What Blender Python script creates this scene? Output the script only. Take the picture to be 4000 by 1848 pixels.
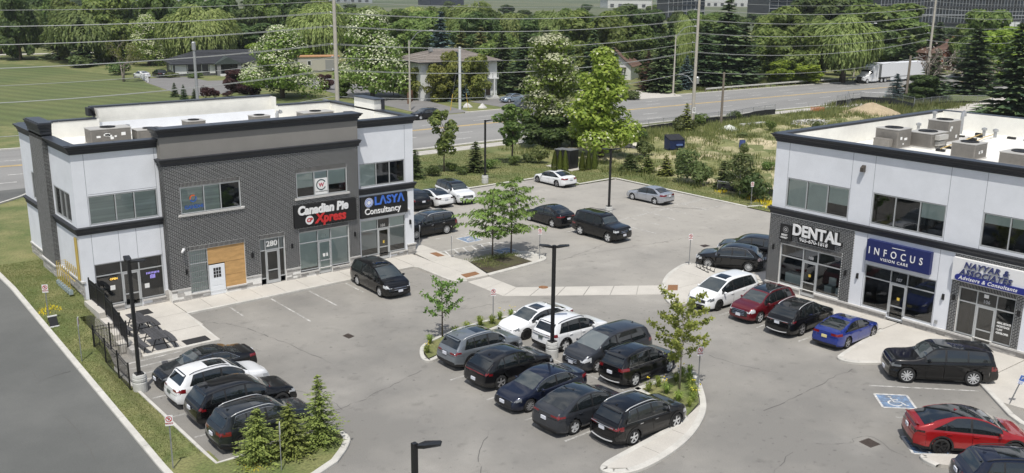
import bpy,math,random
import numpy as np
from mathutils import Vector,Matrix

random.seed(7)
RNG=np.random.default_rng(11)
for _o in list(bpy.data.objects):
    bpy.data.objects.remove(_o,do_unlink=True)
SC=bpy.context.scene
COL=SC.collection
CAMZ=19.0

# ------------------------------------------------------------------ camera, world, sun, exposure
def cam_axes(yaw,pitch,roll):
    cy,sy=math.cos(yaw),math.sin(yaw)
    f0=Vector((sy,cy,0));r0=Vector((cy,-sy,0));z=Vector((0,0,1))
    f=f0*math.cos(pitch)-z*math.sin(pitch)
    u=r0.cross(f)
    r=r0*math.cos(roll)+u*math.sin(roll)
    return r,r.cross(f),f
_r,_u,_f=cam_axes(0.690678,0.253675,0.0103105)
cam_data=bpy.data.cameras.new('camera')
cam_data.sensor_width=36.0
cam_data.sensor_fit='HORIZONTAL'
cam_data.lens=36.0*3727.7/4000.0
cam_data.clip_start=0.5
cam_data.clip_end=6000.0
camera=bpy.data.objects.new('camera',cam_data)
camera.matrix_world=Matrix(((_r.x,_u.x,-_f.x,0),(_r.y,_u.y,-_f.y,0),(_r.z,_u.z,-_f.z,CAMZ),(0,0,0,1)))
COL.objects.link(camera)
SC.camera=camera

SUN_EL,SUN_DIR=math.radians(64.0),Vector((-0.67,-0.742,0.0))   # towards the sun, on the ground
world=bpy.data.worlds.new("World");SC.world=world
world.use_nodes=True
wn=world.node_tree;wn.nodes.clear()
sky=wn.nodes.new('ShaderNodeTexSky');sky.sky_type='NISHITA';sky.sun_disc=False
sky.sun_elevation=SUN_EL
sky.sun_rotation=math.atan2(SUN_DIR.x,SUN_DIR.y)
sky.air_density=1.0;sky.dust_density=2.0;sky.ozone_density=1.0
bg=wn.nodes.new('ShaderNodeBackground');bg.inputs['Strength'].default_value=0.10
# thin summer cloud over the whole sky
tc=wn.nodes.new('ShaderNodeTexCoord');mp=wn.nodes.new('ShaderNodeMapping');mp.inputs['Scale'].default_value=(1,1,2.2)
cn=wn.nodes.new('ShaderNodeTexNoise');cn.inputs['Scale'].default_value=2.6;cn.inputs['Detail'].default_value=7.0;cn.inputs['Roughness'].default_value=0.55
cr=wn.nodes.new('ShaderNodeValToRGB');cr.color_ramp.elements[0].position=0.46;cr.color_ramp.elements[1].position=0.68
cm=wn.nodes.new('ShaderNodeMixRGB');cm.inputs['Color2'].default_value=(7.5,7.6,7.8,1)
wo=wn.nodes.new('ShaderNodeOutputWorld')
wn.links.new(tc.outputs['Generated'],mp.inputs['Vector']);wn.links.new(mp.outputs['Vector'],cn.inputs['Vector'])
wn.links.new(cn.outputs['Fac'],cr.inputs['Fac']);wn.links.new(cr.outputs['Color'],cm.inputs['Fac'])
wn.links.new(sky.outputs['Color'],cm.inputs['Color1']);wn.links.new(cm.outputs['Color'],bg.inputs['Color'])
wn.links.new(bg.outputs['Background'],wo.inputs['Surface'])

sun_data=bpy.data.lights.new('sun','SUN');sun_data.energy=3.7;sun_data.angle=math.radians(0.6)
sun_data.color=(1.0,0.965,0.90)
sun=bpy.data.objects.new('sun',sun_data);COL.objects.link(sun)
_sd=Vector((SUN_DIR.x*math.cos(SUN_EL),SUN_DIR.y*math.cos(SUN_EL),math.sin(SUN_EL)))
sun.rotation_euler=_sd.to_track_quat('Z','Y').to_euler()
sun.location=(0,0,60)
SC.view_settings.view_transform='Standard';SC.view_settings.look='None'
SC.view_settings.exposure=0.10;SC.view_settings.gamma=1.0
SC.view_settings.use_curve_mapping=False
SC.cycles.max_bounces=6;SC.cycles.transparent_max_bounces=12
SC.cycles.caustics_reflective=False;SC.cycles.caustics_refractive=False

# ------------------------------------------------------------------ materials
MATS={}
def srgb(h):
    h=h.lstrip('#');o=[]
    for i in(0,2,4):
        c=int(h[i:i+2],16)/255.0
        o.append(c/12.92 if c<=0.04045 else((c+0.055)/1.055)**2.4)
    return tuple(o)

def mat(name,col,rough=0.6,metal=0.0,coat=0.0,spec=0.5,var=0.0,vscale=6.0,bump=0.0,bscale=40.0,island=0.0,objrand=0.0,
        emit=0.0,col2=None,trans=0.0,alpha=1.0,coords='Object',detail=4.0,stretch=None,fine=0.0,fscale=200.0):
    if name in MATS:return MATS[name]
    m=bpy.data.materials.new(name);MATS[name]=m;m.use_nodes=True
    nt=m.node_tree;N,Lk=nt.nodes,nt.links;N.clear()
    out=N.new('ShaderNodeOutputMaterial');p=N.new('ShaderNodeBsdfPrincipled')
    p.inputs['Base Color'].default_value=(*col,1);p.inputs['Roughness'].default_value=rough;p.inputs['Metallic'].default_value=metal
    p.inputs['Coat Weight'].default_value=coat;p.inputs['Coat Roughness'].default_value=0.03;p.inputs['Specular IOR Level'].default_value=spec
    cur=None
    def rgb(c):
        n=N.new('ShaderNodeRGB');n.outputs[0].default_value=(*c,1);return n.outputs[0]
    tco=N.new('ShaderNodeTexCoord')if coords=='Object' else N.new('ShaderNodeNewGeometry')
    vec=tco.outputs['Object']if coords=='Object' else tco.outputs['Position']
    if stretch:
        mpn=N.new('ShaderNodeMapping');mpn.inputs['Scale'].default_value=stretch;Lk.new(vec,mpn.inputs['Vector']);vec=mpn.outputs['Vector']
    def mul(sock,fac_sock,amt):
        # sock * (1 - amt + 2*amt*fac)
        mr=N.new('ShaderNodeMapRange');mr.inputs['To Min'].default_value=1-amt;mr.inputs['To Max'].default_value=1+amt
        Lk.new(fac_sock,mr.inputs['Value'])
        hs=N.new('ShaderNodeHueSaturation');Lk.new(mr.outputs['Result'],hs.inputs['Value']);Lk.new(sock,hs.inputs['Color']);return hs.outputs['Color']
    if var or col2 or fine or bump or island or objrand:
        cur=rgb(col)
        if var or col2:
            t=N.new('ShaderNodeTexNoise');t.inputs['Scale'].default_value=vscale;t.inputs['Detail'].default_value=detail;t.inputs['Roughness'].default_value=0.6
            Lk.new(vec,t.inputs['Vector'])
            if col2:
                rp=N.new('ShaderNodeValToRGB');rp.color_ramp.elements[0].position=0.38;rp.color_ramp.elements[1].position=0.64
                rp.color_ramp.elements[0].color=(*col,1);rp.color_ramp.elements[1].color=(*col2,1)
                Lk.new(t.outputs['Fac'],rp.inputs['Fac']);cur=rp.outputs['Color']
            if var:
                mr0=N.new('ShaderNodeMapRange');mr0.inputs['From Min'].default_value=0.3;mr0.inputs['From Max'].default_value=0.7
                Lk.new(t.outputs['Fac'],mr0.inputs['Value']);cur=mul(cur,mr0.outputs['Result'],var)
        if fine:
            t2=N.new('ShaderNodeTexNoise');t2.inputs['Scale'].default_value=fscale;t2.inputs['Detail'].default_value=2.0;Lk.new(vec,t2.inputs['Vector'])
            mr1=N.new('ShaderNodeMapRange');mr1.inputs['From Min'].default_value=0.3;mr1.inputs['From Max'].default_value=0.7
            Lk.new(t2.outputs['Fac'],mr1.inputs['Value']);cur=mul(cur,mr1.outputs['Result'],fine)
        if island:
            g=N.new('ShaderNodeNewGeometry');cur=mul(cur,g.outputs['Random Per Island'],island)
        if objrand:
            oi=N.new('ShaderNodeObjectInfo');cur=mul(cur,oi.outputs['Random'],objrand)
        Lk.new(cur,p.inputs['Base Color'])
    if bump:
        t3=N.new('ShaderNodeTexNoise');t3.inputs['Scale'].default_value=bscale;t3.inputs['Detail'].default_value=3.0;Lk.new(vec,t3.inputs['Vector'])
        b=N.new('ShaderNodeBump');b.inputs['Strength'].default_value=bump;b.inputs['Distance'].default_value=0.02
        Lk.new(t3.outputs['Fac'],b.inputs['Height']);Lk.new(b.outputs['Normal'],p.inputs['Normal'])
    if emit:
        p.inputs['Emission Color'].default_value=(*col,1);p.inputs['Emission Strength'].default_value=emit
    sh=p.outputs['BSDF']
    if trans:
        tr=N.new('ShaderNodeBsdfTranslucent');tr.inputs['Color'].default_value=(*[min(1,c*1.25)for c in col],1)
        if cur is not None:Lk.new(cur,tr.inputs['Color'])
        mx=N.new('ShaderNodeMixShader');mx.inputs['Fac'].default_value=trans;Lk.new(sh,mx.inputs[1]);Lk.new(tr.outputs['BSDF'],mx.inputs[2]);sh=mx.outputs['Shader']
    if alpha<1:
        ta=N.new('ShaderNodeBsdfTransparent');mx2=N.new('ShaderNodeMixShader');mx2.inputs['Fac'].default_value=alpha
        Lk.new(ta.outputs['BSDF'],mx2.inputs[1]);Lk.new(sh,mx2.inputs[2]);sh=mx2.outputs['Shader']
    Lk.new(sh,out.inputs['Surface'])
    return m

def worn(m,scale,lo,hi):
    """wear a painted sheet through to what lies below"""
    nt=m.node_tree;mx=[n for n in nt.nodes if n.type=='MIX_SHADER'][0]
    ge=nt.nodes.new('ShaderNodeNewGeometry');t=nt.nodes.new('ShaderNodeTexNoise');t.inputs['Scale'].default_value=scale;t.inputs['Detail'].default_value=8;t.inputs['Roughness'].default_value=.7
    nt.links.new(ge.outputs['Position'],t.inputs['Vector']);mr=nt.nodes.new('ShaderNodeMapRange');mr.inputs['From Min'].default_value=.38;mr.inputs['From Max'].default_value=.62;mr.inputs['To Min'].default_value=lo;mr.inputs['To Max'].default_value=hi
    nt.links.new(t.outputs['Fac'],mr.inputs['Value']);nt.links.new(mr.outputs['Result'],mx.inputs['Fac'])
def glass_mat(name,tint,ior=1.5,refl=1.0):
    if name in MATS:return MATS[name]
    m=bpy.data.materials.new(name);MATS[name]=m;m.use_nodes=True
    nt=m.node_tree;N,Lk=nt.nodes,nt.links;N.clear()
    out=N.new('ShaderNodeOutputMaterial');fr=N.new('ShaderNodeFresnel');fr.inputs['IOR'].default_value=ior
    tr=N.new('ShaderNodeBsdfTransparent');tr.inputs['Color'].default_value=(*tint,1)
    gl=N.new('ShaderNodeBsdfGlossy');gl.inputs['Roughness'].default_value=0.02;gl.inputs['Color'].default_value=(refl,refl,refl,1)
    ad=N.new('ShaderNodeMath');ad.operation='ADD';ad.inputs[1].default_value=0.05;ad.use_clamp=True;Lk.new(fr.outputs['Fac'],ad.inputs[0])
    mx=N.new('ShaderNodeMixShader');Lk.new(ad.outputs[0],mx.inputs['Fac']);Lk.new(tr.outputs['BSDF'],mx.inputs[1]);Lk.new(gl.outputs['BSDF'],mx.inputs[2])
    Lk.new(mx.outputs['Shader'],out.inputs['Surface'])
    return m

def leaf_mat(name,a,b,trans=0.45,rough=0.55):
    """two leaf tones, one picked per leaf and per tree"""
    if name in MATS:return MATS[name]
    m=bpy.data.materials.new(name);MATS[name]=m;m.use_nodes=True
    nt=m.node_tree;N,Lk=nt.nodes,nt.links;N.clear()
    out=N.new('ShaderNodeOutputMaterial');p=N.new('ShaderNodeBsdfPrincipled');p.inputs['Roughness'].default_value=rough
    p.inputs['Specular IOR Level'].default_value=0.3
    g=N.new('ShaderNodeNewGeometry');oi=N.new('ShaderNodeObjectInfo')
    r=N.new('ShaderNodeValToRGB');r.color_ramp.elements[0].color=(*a,1);r.color_ramp.elements[1].color=(*b,1)
    Lk.new(g.outputs['Random Per Island'],r.inputs['Fac'])
    hs=N.new('ShaderNodeHueSaturation');Lk.new(r.outputs['Color'],hs.inputs['Color'])
    mr=N.new('ShaderNodeMapRange');mr.inputs['To Min'].default_value=0.78;mr.inputs['To Max'].default_value=1.22;Lk.new(oi.outputs['Random'],mr.inputs['Value'])
    Lk.new(mr.outputs['Result'],hs.inputs['Value'])
    mr2=N.new('ShaderNodeMapRange');mr2.inputs['To Min'].default_value=0.485;mr2.inputs['To Max'].default_value=0.515
    mm=N.new('ShaderNodeMath');mm.operation='FRACT';ml=N.new('ShaderNodeMath');ml.operation='MULTIPLY';ml.inputs[1].default_value=7.3
    Lk.new(oi.outputs['Random'],ml.inputs[0]);Lk.new(ml.outputs[0],mm.inputs[0]);Lk.new(mm.outputs[0],mr2.inputs['Value']);Lk.new(mr2.outputs['Result'],hs.inputs['Hue'])
    Lk.new(hs.outputs['Color'],p.inputs['Base Color'])
    t=N.new('ShaderNodeBsdfTranslucent');Lk.new(hs.outputs['Color'],t.inputs['Color'])
    mx=N.new('ShaderNodeMixShader');mx.inputs['Fac'].default_value=trans
    Lk.new(p.outputs['BSDF'],mx.inputs[1]);Lk.new(t.outputs['BSDF'],mx.inputs[2]);Lk.new(mx.outputs['Shader'],out.inputs['Surface'])
    return m

M_WHITE=mat('white_stucco',(0.74,0.76,0.80),0.85,var=0.05,vscale=0.9,bump=0.10,bscale=60,fine=0.03,fscale=30)
M_GREYSTUC=mat('grey_stucco',(0.235,0.225,0.21),0.85,var=0.05,vscale=0.8,bump=0.15,bscale=60)
M_DARKTRIM=mat('charcoal_trim',(0.028,0.030,0.036),0.55,var=0.08,vscale=3)
M_COPING=mat('charcoal_coping',(0.055,0.062,0.078),0.38,metal=0.3,var=0.06,vscale=2)
M_BRICK=mat('charcoal_brick',(0.050,0.049,0.048),0.75,island=0.35,objrand=0.25,bump=0.3,bscale=60)
M_MORTAR=mat('pale_mortar',(0.74,0.73,0.70),0.9,var=0.1,vscale=5)
M_STONE=mat('grey_ledgestone',(0.40,0.385,0.365),0.85,island=0.12,objrand=0.14,var=0.16,vscale=7,bump=0.5,bscale=18)
M_CAPSTONE=mat('pale_sill_stone',(0.52,0.51,0.49),0.85,var=0.10,vscale=6,bump=0.25,bscale=20)
M_ALU=mat('pale_aluminium',(0.52,0.54,0.55),0.35,metal=0.35)
M_JOINT=mat('wall_joint',(0.25,0.26,0.29),0.8)
M_GLASS=glass_mat('window_glass',(0.94,0.99,0.97))
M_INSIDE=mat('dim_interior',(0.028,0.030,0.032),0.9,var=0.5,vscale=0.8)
M_BLIND=mat('pale_green_blind',(0.84,0.92,0.87),0.8,var=0.05,vscale=2.0)
M_ZEBRA=mat('striped_blind',(0.80,0.85,0.80),0.8,var=0.18,vscale=3.0,stretch=(0.02,0.02,2.5))
M_FROST=mat('frosted_film',(0.46,0.48,0.49),0.6)
M_ROOF=mat('white_roof_membrane',(0.76,0.75,0.70),0.7,var=0.09,vscale=0.5,fine=0.02,fscale=3)
M_CONC=mat('pale_concrete',(0.50,0.475,0.43),0.85,var=0.08,vscale=0.6,coords='World',fine=0.06,fscale=20,bump=0.1,bscale=60)
M_KERB=mat('kerb_concrete',(0.52,0.505,0.465),0.85,var=0.12,vscale=1.5,coords='World',fine=0.06,fscale=20)
M_PIER=mat('pier_concrete',(0.50,0.50,0.48),0.85,var=0.10,vscale=4,bump=0.1)
M_BLACK=mat('black_metal',(0.012,0.012,0.013),0.42)
M_BLACKPLASTIC=mat('black_plastic',(0.018,0.018,0.020),0.6)
M_GALV=mat('galvanised_steel',(0.42,0.43,0.44),0.45,metal=0.6,var=0.1,vscale=5)
M_HVAC=mat('taupe_unit_metal',(0.215,0.20,0.18),0.55,var=0.10,vscale=3)
M_HVACTOP=mat('pale_unit_top',(0.42,0.41,0.385),0.5)
M_PAPER=mat('white_sticker',(0.78,0.78,0.76),0.7)
M_SIGNWHITE=mat('white_sign_face',(0.78,0.78,0.78),0.5)
M_SIGNRED=mat('sign_red',(0.50,0.02,0.02),0.5)
M_SIGNBLACK=mat('sign_black',(0.010,0.010,0.011),0.5)
M_PAINTLINE=mat('worn_white_paint',(0.62,0.61,0.58),0.8,coords='World',var=0.12,vscale=3.0,alpha=0.8);worn(M_PAINTLINE,1.6,.15,.9)
M_PAINTFRESH=mat('white_road_paint',(0.70,0.69,0.66),0.8,coords='World',var=0.1,vscale=4.0,alpha=.9);worn(M_PAINTFRESH,2.5,.45,1.0)
M_YELLOW=mat('yellow_road_paint',(0.70,0.47,0.13),0.8,coords='World',var=0.15,vscale=1.0)
M_BLUEPAINT=mat('faded_blue_paint',(0.20,0.30,0.46),0.8,coords='World',var=0.2,vscale=2.5,alpha=.8);worn(M_BLUEPAINT,2.2,.25,.9)
M_RUST=mat('rusty_iron_plate',(0.24,0.12,0.055),0.75,coords='World',var=0.2,vscale=8,bump=0.3,bscale=60)
M_GRATE=mat('dark_iron_grate',(0.065,0.05,0.042),0.7,var=0.2)
M_BARK=mat('grey_bark',(0.12,0.095,0.075),0.9,var=0.25,vscale=6,bump=0.4,bscale=20)
M_BIRCH=mat('white_bark',(0.50,0.48,0.45),0.85,var=0.25,vscale=8)
M_DEADWOOD=mat('bleached_dead_wood',(0.26,0.225,0.195),0.9,var=0.2,vscale=4)
M_POLE=mat('pale_concrete_pole',(0.44,0.41,0.36),0.8,var=0.08,vscale=2)
M_WOODPOLE=mat('weathered_wood_pole',(0.20,0.17,0.14),0.9,var=0.15,vscale=3)
M_WIRE=mat('power_cable',(0.30,0.31,0.31),0.6)

# ------------------------------------------------------------------ mesh helpers
class MB:
    def __init__(s):s.v=[];s.f=[];s.m=[]
    def add(s,vs,fs,mi=0):
        o=len(s.v);s.v.extend([tuple(p)for p in vs]);s.f.extend([tuple(i+o for i in f)for f in fs]);s.m.extend([mi]*len(fs));return s
    def quad(s,a,b,c,d,mi=0):return s.add([a,b,c,d],[(0,1,2,3)],mi)
    def box(s,x0,y0,z0,x1,y1,z1,mi=0,T=None):
        vs=[(x0,y0,z0),(x1,y0,z0),(x1,y1,z0),(x0,y1,z0),(x0,y0,z1),(x1,y0,z1),(x1,y1,z1),(x0,y1,z1)]
        if T is not None:vs=[tuple(T@Vector(p))for p in vs]
        return s.add(vs,[(3,2,1,0),(4,5,6,7),(0,1,5,4),(1,2,6,5),(2,3,7,6),(3,0,4,7)],mi)
    def prism(s,poly,z0,z1,mi=0,bottom=False):
        n=len(poly)
        area=sum(poly[i][0]*poly[(i+1)%n][1]-poly[(i+1)%n][0]*poly[i][1]for i in range(n))
        if area<0:poly=poly[::-1]
        vs=[(x,y,z0)for x,y in poly]+[(x,y,z1)for x,y in poly]
        fs=[tuple(range(n,2*n))]+[(i,(i+1)%n,n+(i+1)%n,n+i)for i in range(n)]
        if bottom:fs.append(tuple(range(n-1,-1,-1)))
        return s.add(vs,fs,mi)
    def tube(s,pts,rad,n=8,mi=0,caps=True):
        pts=[Vector(p)for p in pts]
        if not hasattr(rad,'__len__'):rad=[rad]*len(pts)
        vs=[];fs=[];ref=None
        for i,p in enumerate(pts):
            d=(pts[min(i+1,len(pts)-1)]-pts[max(i-1,0)]).normalized()
            if ref is None:ref=Vector((1,0,0))if abs(d.z)>0.7 else Vector((0,0,1))
            a=d.cross(ref)
            if a.length<1e-4:ref=Vector((0,1,0));a=d.cross(ref)
            a.normalize();b=d.cross(a)
            for k in range(n):
                t=2*math.pi*k/n
                vs.append(p+(a*math.cos(t)+b*math.sin(t))*rad[i])
        for i in range(len(pts)-1):
            for k in range(n):
                k2=(k+1)%n
                fs.append((i*n+k,(i+1)*n+k,(i+1)*n+k2,i*n+k2))
        if caps:
            fs.append(tuple(range(n)));fs.append(tuple(range(len(pts)*n-1,(len(pts)-1)*n-1,-1)))
        return s.add(vs,fs,mi)
    def lathe(s,prof,n=16,c=(0,0,0),axis='z',mi=0,cap0=True,cap1=True):
        vs=[];fs=[]
        for r,h in prof:
            for k in range(n):
                t=2*math.pi*k/n;x,y=r*math.cos(t),r*math.sin(t)
                vs.append((c[0]+x,c[1]+y,c[2]+h)if axis=='z' else(c[0]+y,c[1]+h,c[2]+x))
        for i in range(len(prof)-1):
            for k in range(n):
                k2=(k+1)%n;fs.append((i*n+k,i*n+k2,(i+1)*n+k2,(i+1)*n+k))
        if cap0:fs.append(tuple(range(n-1,-1,-1)))
        if cap1:fs.append(tuple(range((len(prof)-1)*n,len(prof)*n)))
        return s.add(vs,fs,mi)
    def mesh(s,name,mats,smooth=False):
        me=bpy.data.meshes.new(name);me.from_pydata(s.v,[],s.f)
        for m in(mats if isinstance(mats,(list,tuple))else[mats]):me.materials.append(m)
        if any(s.m):me.polygons.foreach_set('material_index',s.m)
        if smooth:me.polygons.foreach_set('use_smooth',[True]*len(s.f))
        me.update();return me

WORLD={}
def link(name,me,parent=None,loc=None,local=False):
    """parent with world coordinates kept (local=True: coordinates are the parent's own)"""
    o=bpy.data.objects.new(name,me);COL.objects.link(o)
    if loc is not None:o.location=loc
    if parent is not None:
        o.parent=parent
        if not local:o.matrix_parent_inverse=Matrix.Translation(-WORLD.get(parent.name,Vector((0,0,0))))
    WORLD[o.name]=Vector(loc)if loc is not None and not local else(WORLD.get(parent.name,Vector((0,0,0)))if parent is not None and local else Vector((0,0,0)))
    return o
def tag(o,label=None,cat=None,group=None,kind=None):
    if label:o['label']=label
    if cat:o['category']=cat
    if group:o['group']=group
    if kind:o['kind']=kind
    return o
def empty(name,loc=(0,0,0),rz=0.0,label=None,cat=None,group=None,kind=None):
    o=bpy.data.objects.new(name,None);o.empty_display_size=0.3;COL.objects.link(o)
    o.location=loc;o.rotation_euler=(0,0,rz);WORLD[o.name]=Vector(loc)
    return tag(o,label,cat,group,kind)
def part(name,mb,mats,parent,smooth=False,local=False,label=None,kind=None):
    o=link(name,mb.mesh(name,mats,smooth),parent,local=local)
    return tag(o,label,kind=kind)
def solo(name,mb,mats,label=None,cat=None,group=None,kind=None,smooth=False):
    return tag(link(name,mb.mesh(name,mats,smooth)),label,cat,group,kind)

def sstep(a,b,x):
    t=min(1.0,max(0.0,(x-a)/(b-a)));return t*t*(3-2*t)

def text_meshes(body,size,extrude=0.02,shear=0.0,offset=0.0,spacing=1.0,align='LEFT',split=False,sx=1.0):
    """lettering as meshes lying in the XY plane; split=True gives one mesh per letter"""
    cu=bpy.data.curves.new('lettering','FONT');cu.body=body;cu.size=size;cu.extrude=extrude;cu.shear=shear;cu.offset=offset
    cu.space_character=spacing;cu.align_x=align;cu.align_y='CENTER';cu.resolution_u=3
    if split:
        for i in range(len(body)):cu.materials.append(None)
        for i,bf in enumerate(cu.body_format):bf.material_index=i
    ob=bpy.data.objects.new('lettering',cu);COL.objects.link(ob)
    bpy.context.view_layer.update()
    dg=bpy.context.evaluated_depsgraph_get()
    me=ob.evaluated_get(dg).to_mesh()
    V=[(v.co.x*sx,v.co.y,v.co.z)for v in me.vertices]
    groups={}
    for p in me.polygons:groups.setdefault(p.material_index if split else 0,[]).append(tuple(p.vertices))
    ob.evaluated_get(dg).to_mesh_clear()
    bpy.data.objects.remove(ob,do_unlink=True);bpy.data.curves.remove(cu)
    res=[]
    for k in sorted(groups):
        used=sorted({i for f in groups[k]for i in f});ix={a:b for b,a in enumerate(used)}
        mb=MB();mb.add([V[i]for i in used],[tuple(ix[i]for i in f)for f in groups[k]]);res.append(mb)
    return res
# ------------------------------------------------------------------ ground, roads, pavements
def rise(y):
    if y<=36:return 0.0
    if y<=60:return 0.065*(y-36)
    if y<=72:return 1.56
    if y<=92:return 1.56-0.96*sstep(72,92,y)
    if y<=118:return 0.6
    return 0.6*(1-sstep(118,150,y))
def road_centre(x):return 108.8-0.00036*max(0.0,x-70)**2 if x<260 else 108.8-0.00036*190**2-0.137*(x-260)
def road_z(x):return 0.6*(1-sstep(14,48,x))
def terrain(x,y):
    b=1-sstep(14.5,48,x)
    if x<14.5:b=1.0
    g=rise(y)*b
    if 11.0<x<16.5 and y<57:
        xe=12.9+sstep(47,51,y)*1.75
        g*=1-sstep(xe-0.6,xe+0.45,x)
    if x>13.0 and y<96:g=max(g,0.08)
    if y<30:g=min(g,0.08)if x>11 else 0.0
    d=y-road_centre(x)
    if-12.9<d<12.1:g-=0.35
    if x<11.1 and y<92:g-=0.25
    if 71.5<x<150 and 40<y<92:
        g+=0.22*math.sin(x*0.31)*math.sin(y*0.27+1)*sstep(72,78,x)
    return g
def in_lot(x,y):
    if 14.95<x<39.4 and 53.7<y<68.3 and not(y<56.7 and x<14.9):return True
    return(13.42<x<90 and-60<y<53.8)and not(x>70.3 and y>36)or(37.5<x<64.7 and 53.7<y<73.3)or(64.6<x<70.3 and 53.7<y<68.3)

xs=sorted(set([-2500,-1200,-600,-300,-150,-80,-40,-20]+list(np.arange(-10,11,2.0))+list(np.arange(11,17,0.35))+[13.42,14.95,37.5,39.4,64.7,70.3,90]+
     list(np.arange(17,40,1.5))+list(np.arange(40,150,2.5))+list(np.arange(150,320,8))+[340,400,500,700,1000,1600,2600,4000]))
ys=sorted(set([-300,-60,-20,0,10,20]+list(np.arange(26,74,1.0))+[53.8,68.3,73.3]+list(np.arange(74,92,1.5))+list(np.arange(92,124,1.0))+
     list(np.arange(124,160,4))+list(np.arange(160,320,12))+[340,400,500,700,1000,1600,2600,4000]))
gv=[];gf=[];gi={}
def gvid(i,j):
    if(i,j)not in gi:gi[(i,j)]=len(gv);gv.append((xs[i],ys[j],terrain(xs[i],ys[j])))
    return gi[(i,j)]
for i in range(len(xs)-1):
    for j in range(len(ys)-1):
        if in_lot((xs[i]+xs[i+1])/2,(ys[j]+ys[j+1])/2):continue
        gf.append((gvid(i,j),gvid(i+1,j),gvid(i+1,j+1),gvid(i,j+1)))
M_GRASS=mat('rough_grass',(0.105,0.135,0.040),0.95,coords='World',col2=(0.205,0.198,0.082),vscale=0.35,detail=9,fine=0.30,fscale=9,bump=0.5,bscale=14)
M_LAWN=mat('mown_lawn',(0.090,0.118,0.036),0.95,coords='World',col2=(0.125,0.140,0.048),vscale=0.06,detail=8,fine=0.16,fscale=2.5)
M_FIELD=mat('far_field',(0.060,0.085,0.035),0.95,coords='World',col2=(0.14,0.145,0.08),vscale=0.006,detail=6)
M_ASPHALT=mat('worn_asphalt',(0.195,0.187,0.173),0.9,coords='World',col2=(0.245,0.236,0.218),vscale=0.16,detail=10,fine=0.10,fscale=25,bump=0.25,bscale=90,spec=0.25)
M_ASPHALT2=mat('far_lightened_asphalt',(0.215,0.206,0.190),0.9,coords='World',col2=(0.275,0.265,0.245),vscale=0.16,detail=10,fine=0.10,fscale=25,bump=0.25,bscale=90,spec=0.25)
M_LANE=mat('grey_lane_asphalt',(0.112,0.115,0.110),0.9,coords='World',col2=(0.140,0.142,0.135),vscale=0.2,detail=10,fine=0.08,fscale=25,bump=0.2,bscale=90,spec=0.25)
M_ROAD=mat('road_asphalt',(0.225,0.222,0.214),0.9,coords='World',col2=(0.270,0.266,0.256),vscale=0.12,detail=9,fine=0.07,fscale=12,stretch=(0.25,1.6,1),spec=0.25)
M_DRIVE=mat('driveway_asphalt',(0.20,0.195,0.19),0.9,coords='World',var=0.08,vscale=0.4,spec=0.25)
M_DIRT=mat('sandy_dirt',(0.52,0.44,0.29),0.95,coords='World',col2=(0.20,0.205,0.08),vscale=0.16,detail=9,fine=0.25,fscale=3,bump=0.4,bscale=6)
_r=[n for n in M_DIRT.node_tree.nodes if n.type=='VALTORGB'][0];_r.color_ramp.elements[0].position=.34;_r.color_ramp.elements[1].position=.56
M_MULCH=mat('dark_mulch',(0.055,0.040,0.028),0.95,coords='World',col2=(0.085,0.085,0.035),vscale=0.8,detail=8,fine=0.3,fscale=14,bump=0.6,bscale=18)
M_CRACK=mat('dark_crack_sealant',(0.095,0.092,0.086),0.8)
for _m in(M_ASPHALT,M_ASPHALT2):   # distance brightening put into the colour, paler towards the upper lot
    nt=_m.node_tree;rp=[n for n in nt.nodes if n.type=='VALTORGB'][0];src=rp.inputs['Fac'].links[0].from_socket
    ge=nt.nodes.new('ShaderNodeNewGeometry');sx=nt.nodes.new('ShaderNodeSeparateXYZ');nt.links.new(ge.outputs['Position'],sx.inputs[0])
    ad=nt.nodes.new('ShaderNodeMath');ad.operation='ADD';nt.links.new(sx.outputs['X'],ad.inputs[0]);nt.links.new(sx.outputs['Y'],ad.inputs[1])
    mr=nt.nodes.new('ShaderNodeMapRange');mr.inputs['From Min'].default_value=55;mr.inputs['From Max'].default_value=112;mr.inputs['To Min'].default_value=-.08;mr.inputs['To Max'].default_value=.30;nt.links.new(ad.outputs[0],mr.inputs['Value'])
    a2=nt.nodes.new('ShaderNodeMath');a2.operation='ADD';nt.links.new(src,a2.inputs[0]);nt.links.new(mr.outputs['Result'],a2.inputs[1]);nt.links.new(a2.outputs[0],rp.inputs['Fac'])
    # oil spots and scuffs
    pb=[n for n in nt.nodes if n.type=='BSDF_PRINCIPLED'][0];bc=pb.inputs['Base Color'].links[0].from_socket
    for sc_,lo_,hi_,amt,det in((1.1,.60,.74,.80,5),(.33,.56,.70,1.13,9),(3.2,.66,.74,.72,2)):
        t=nt.nodes.new('ShaderNodeTexNoise');t.inputs['Scale'].default_value=sc_;t.inputs['Detail'].default_value=det;nt.links.new(ge.outputs['Position'],t.inputs['Vector'])
        m2=nt.nodes.new('ShaderNodeMapRange');m2.inputs['From Min'].default_value=lo_;m2.inputs['From Max'].default_value=hi_;m2.inputs['To Min'].default_value=1;m2.inputs['To Max'].default_value=amt;nt.links.new(t.outputs['Fac'],m2.inputs['Value'])
        hs=nt.nodes.new('ShaderNodeHueSaturation');nt.links.new(m2.outputs['Result'],hs.inputs['Value']);nt.links.new(bc,hs.inputs['Color']);bc=hs.outputs['Color']
    nt.links.new(bc,pb.inputs['Base Color'])
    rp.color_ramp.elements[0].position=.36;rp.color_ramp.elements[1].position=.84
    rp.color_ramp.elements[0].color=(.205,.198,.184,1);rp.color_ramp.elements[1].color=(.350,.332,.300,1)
nt=M_LAWN.node_tree;pb=[n for n in nt.nodes if n.type=='BSDF_PRINCIPLED'][0];bc=pb.inputs['Base Color'].links[0].from_socket
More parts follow.
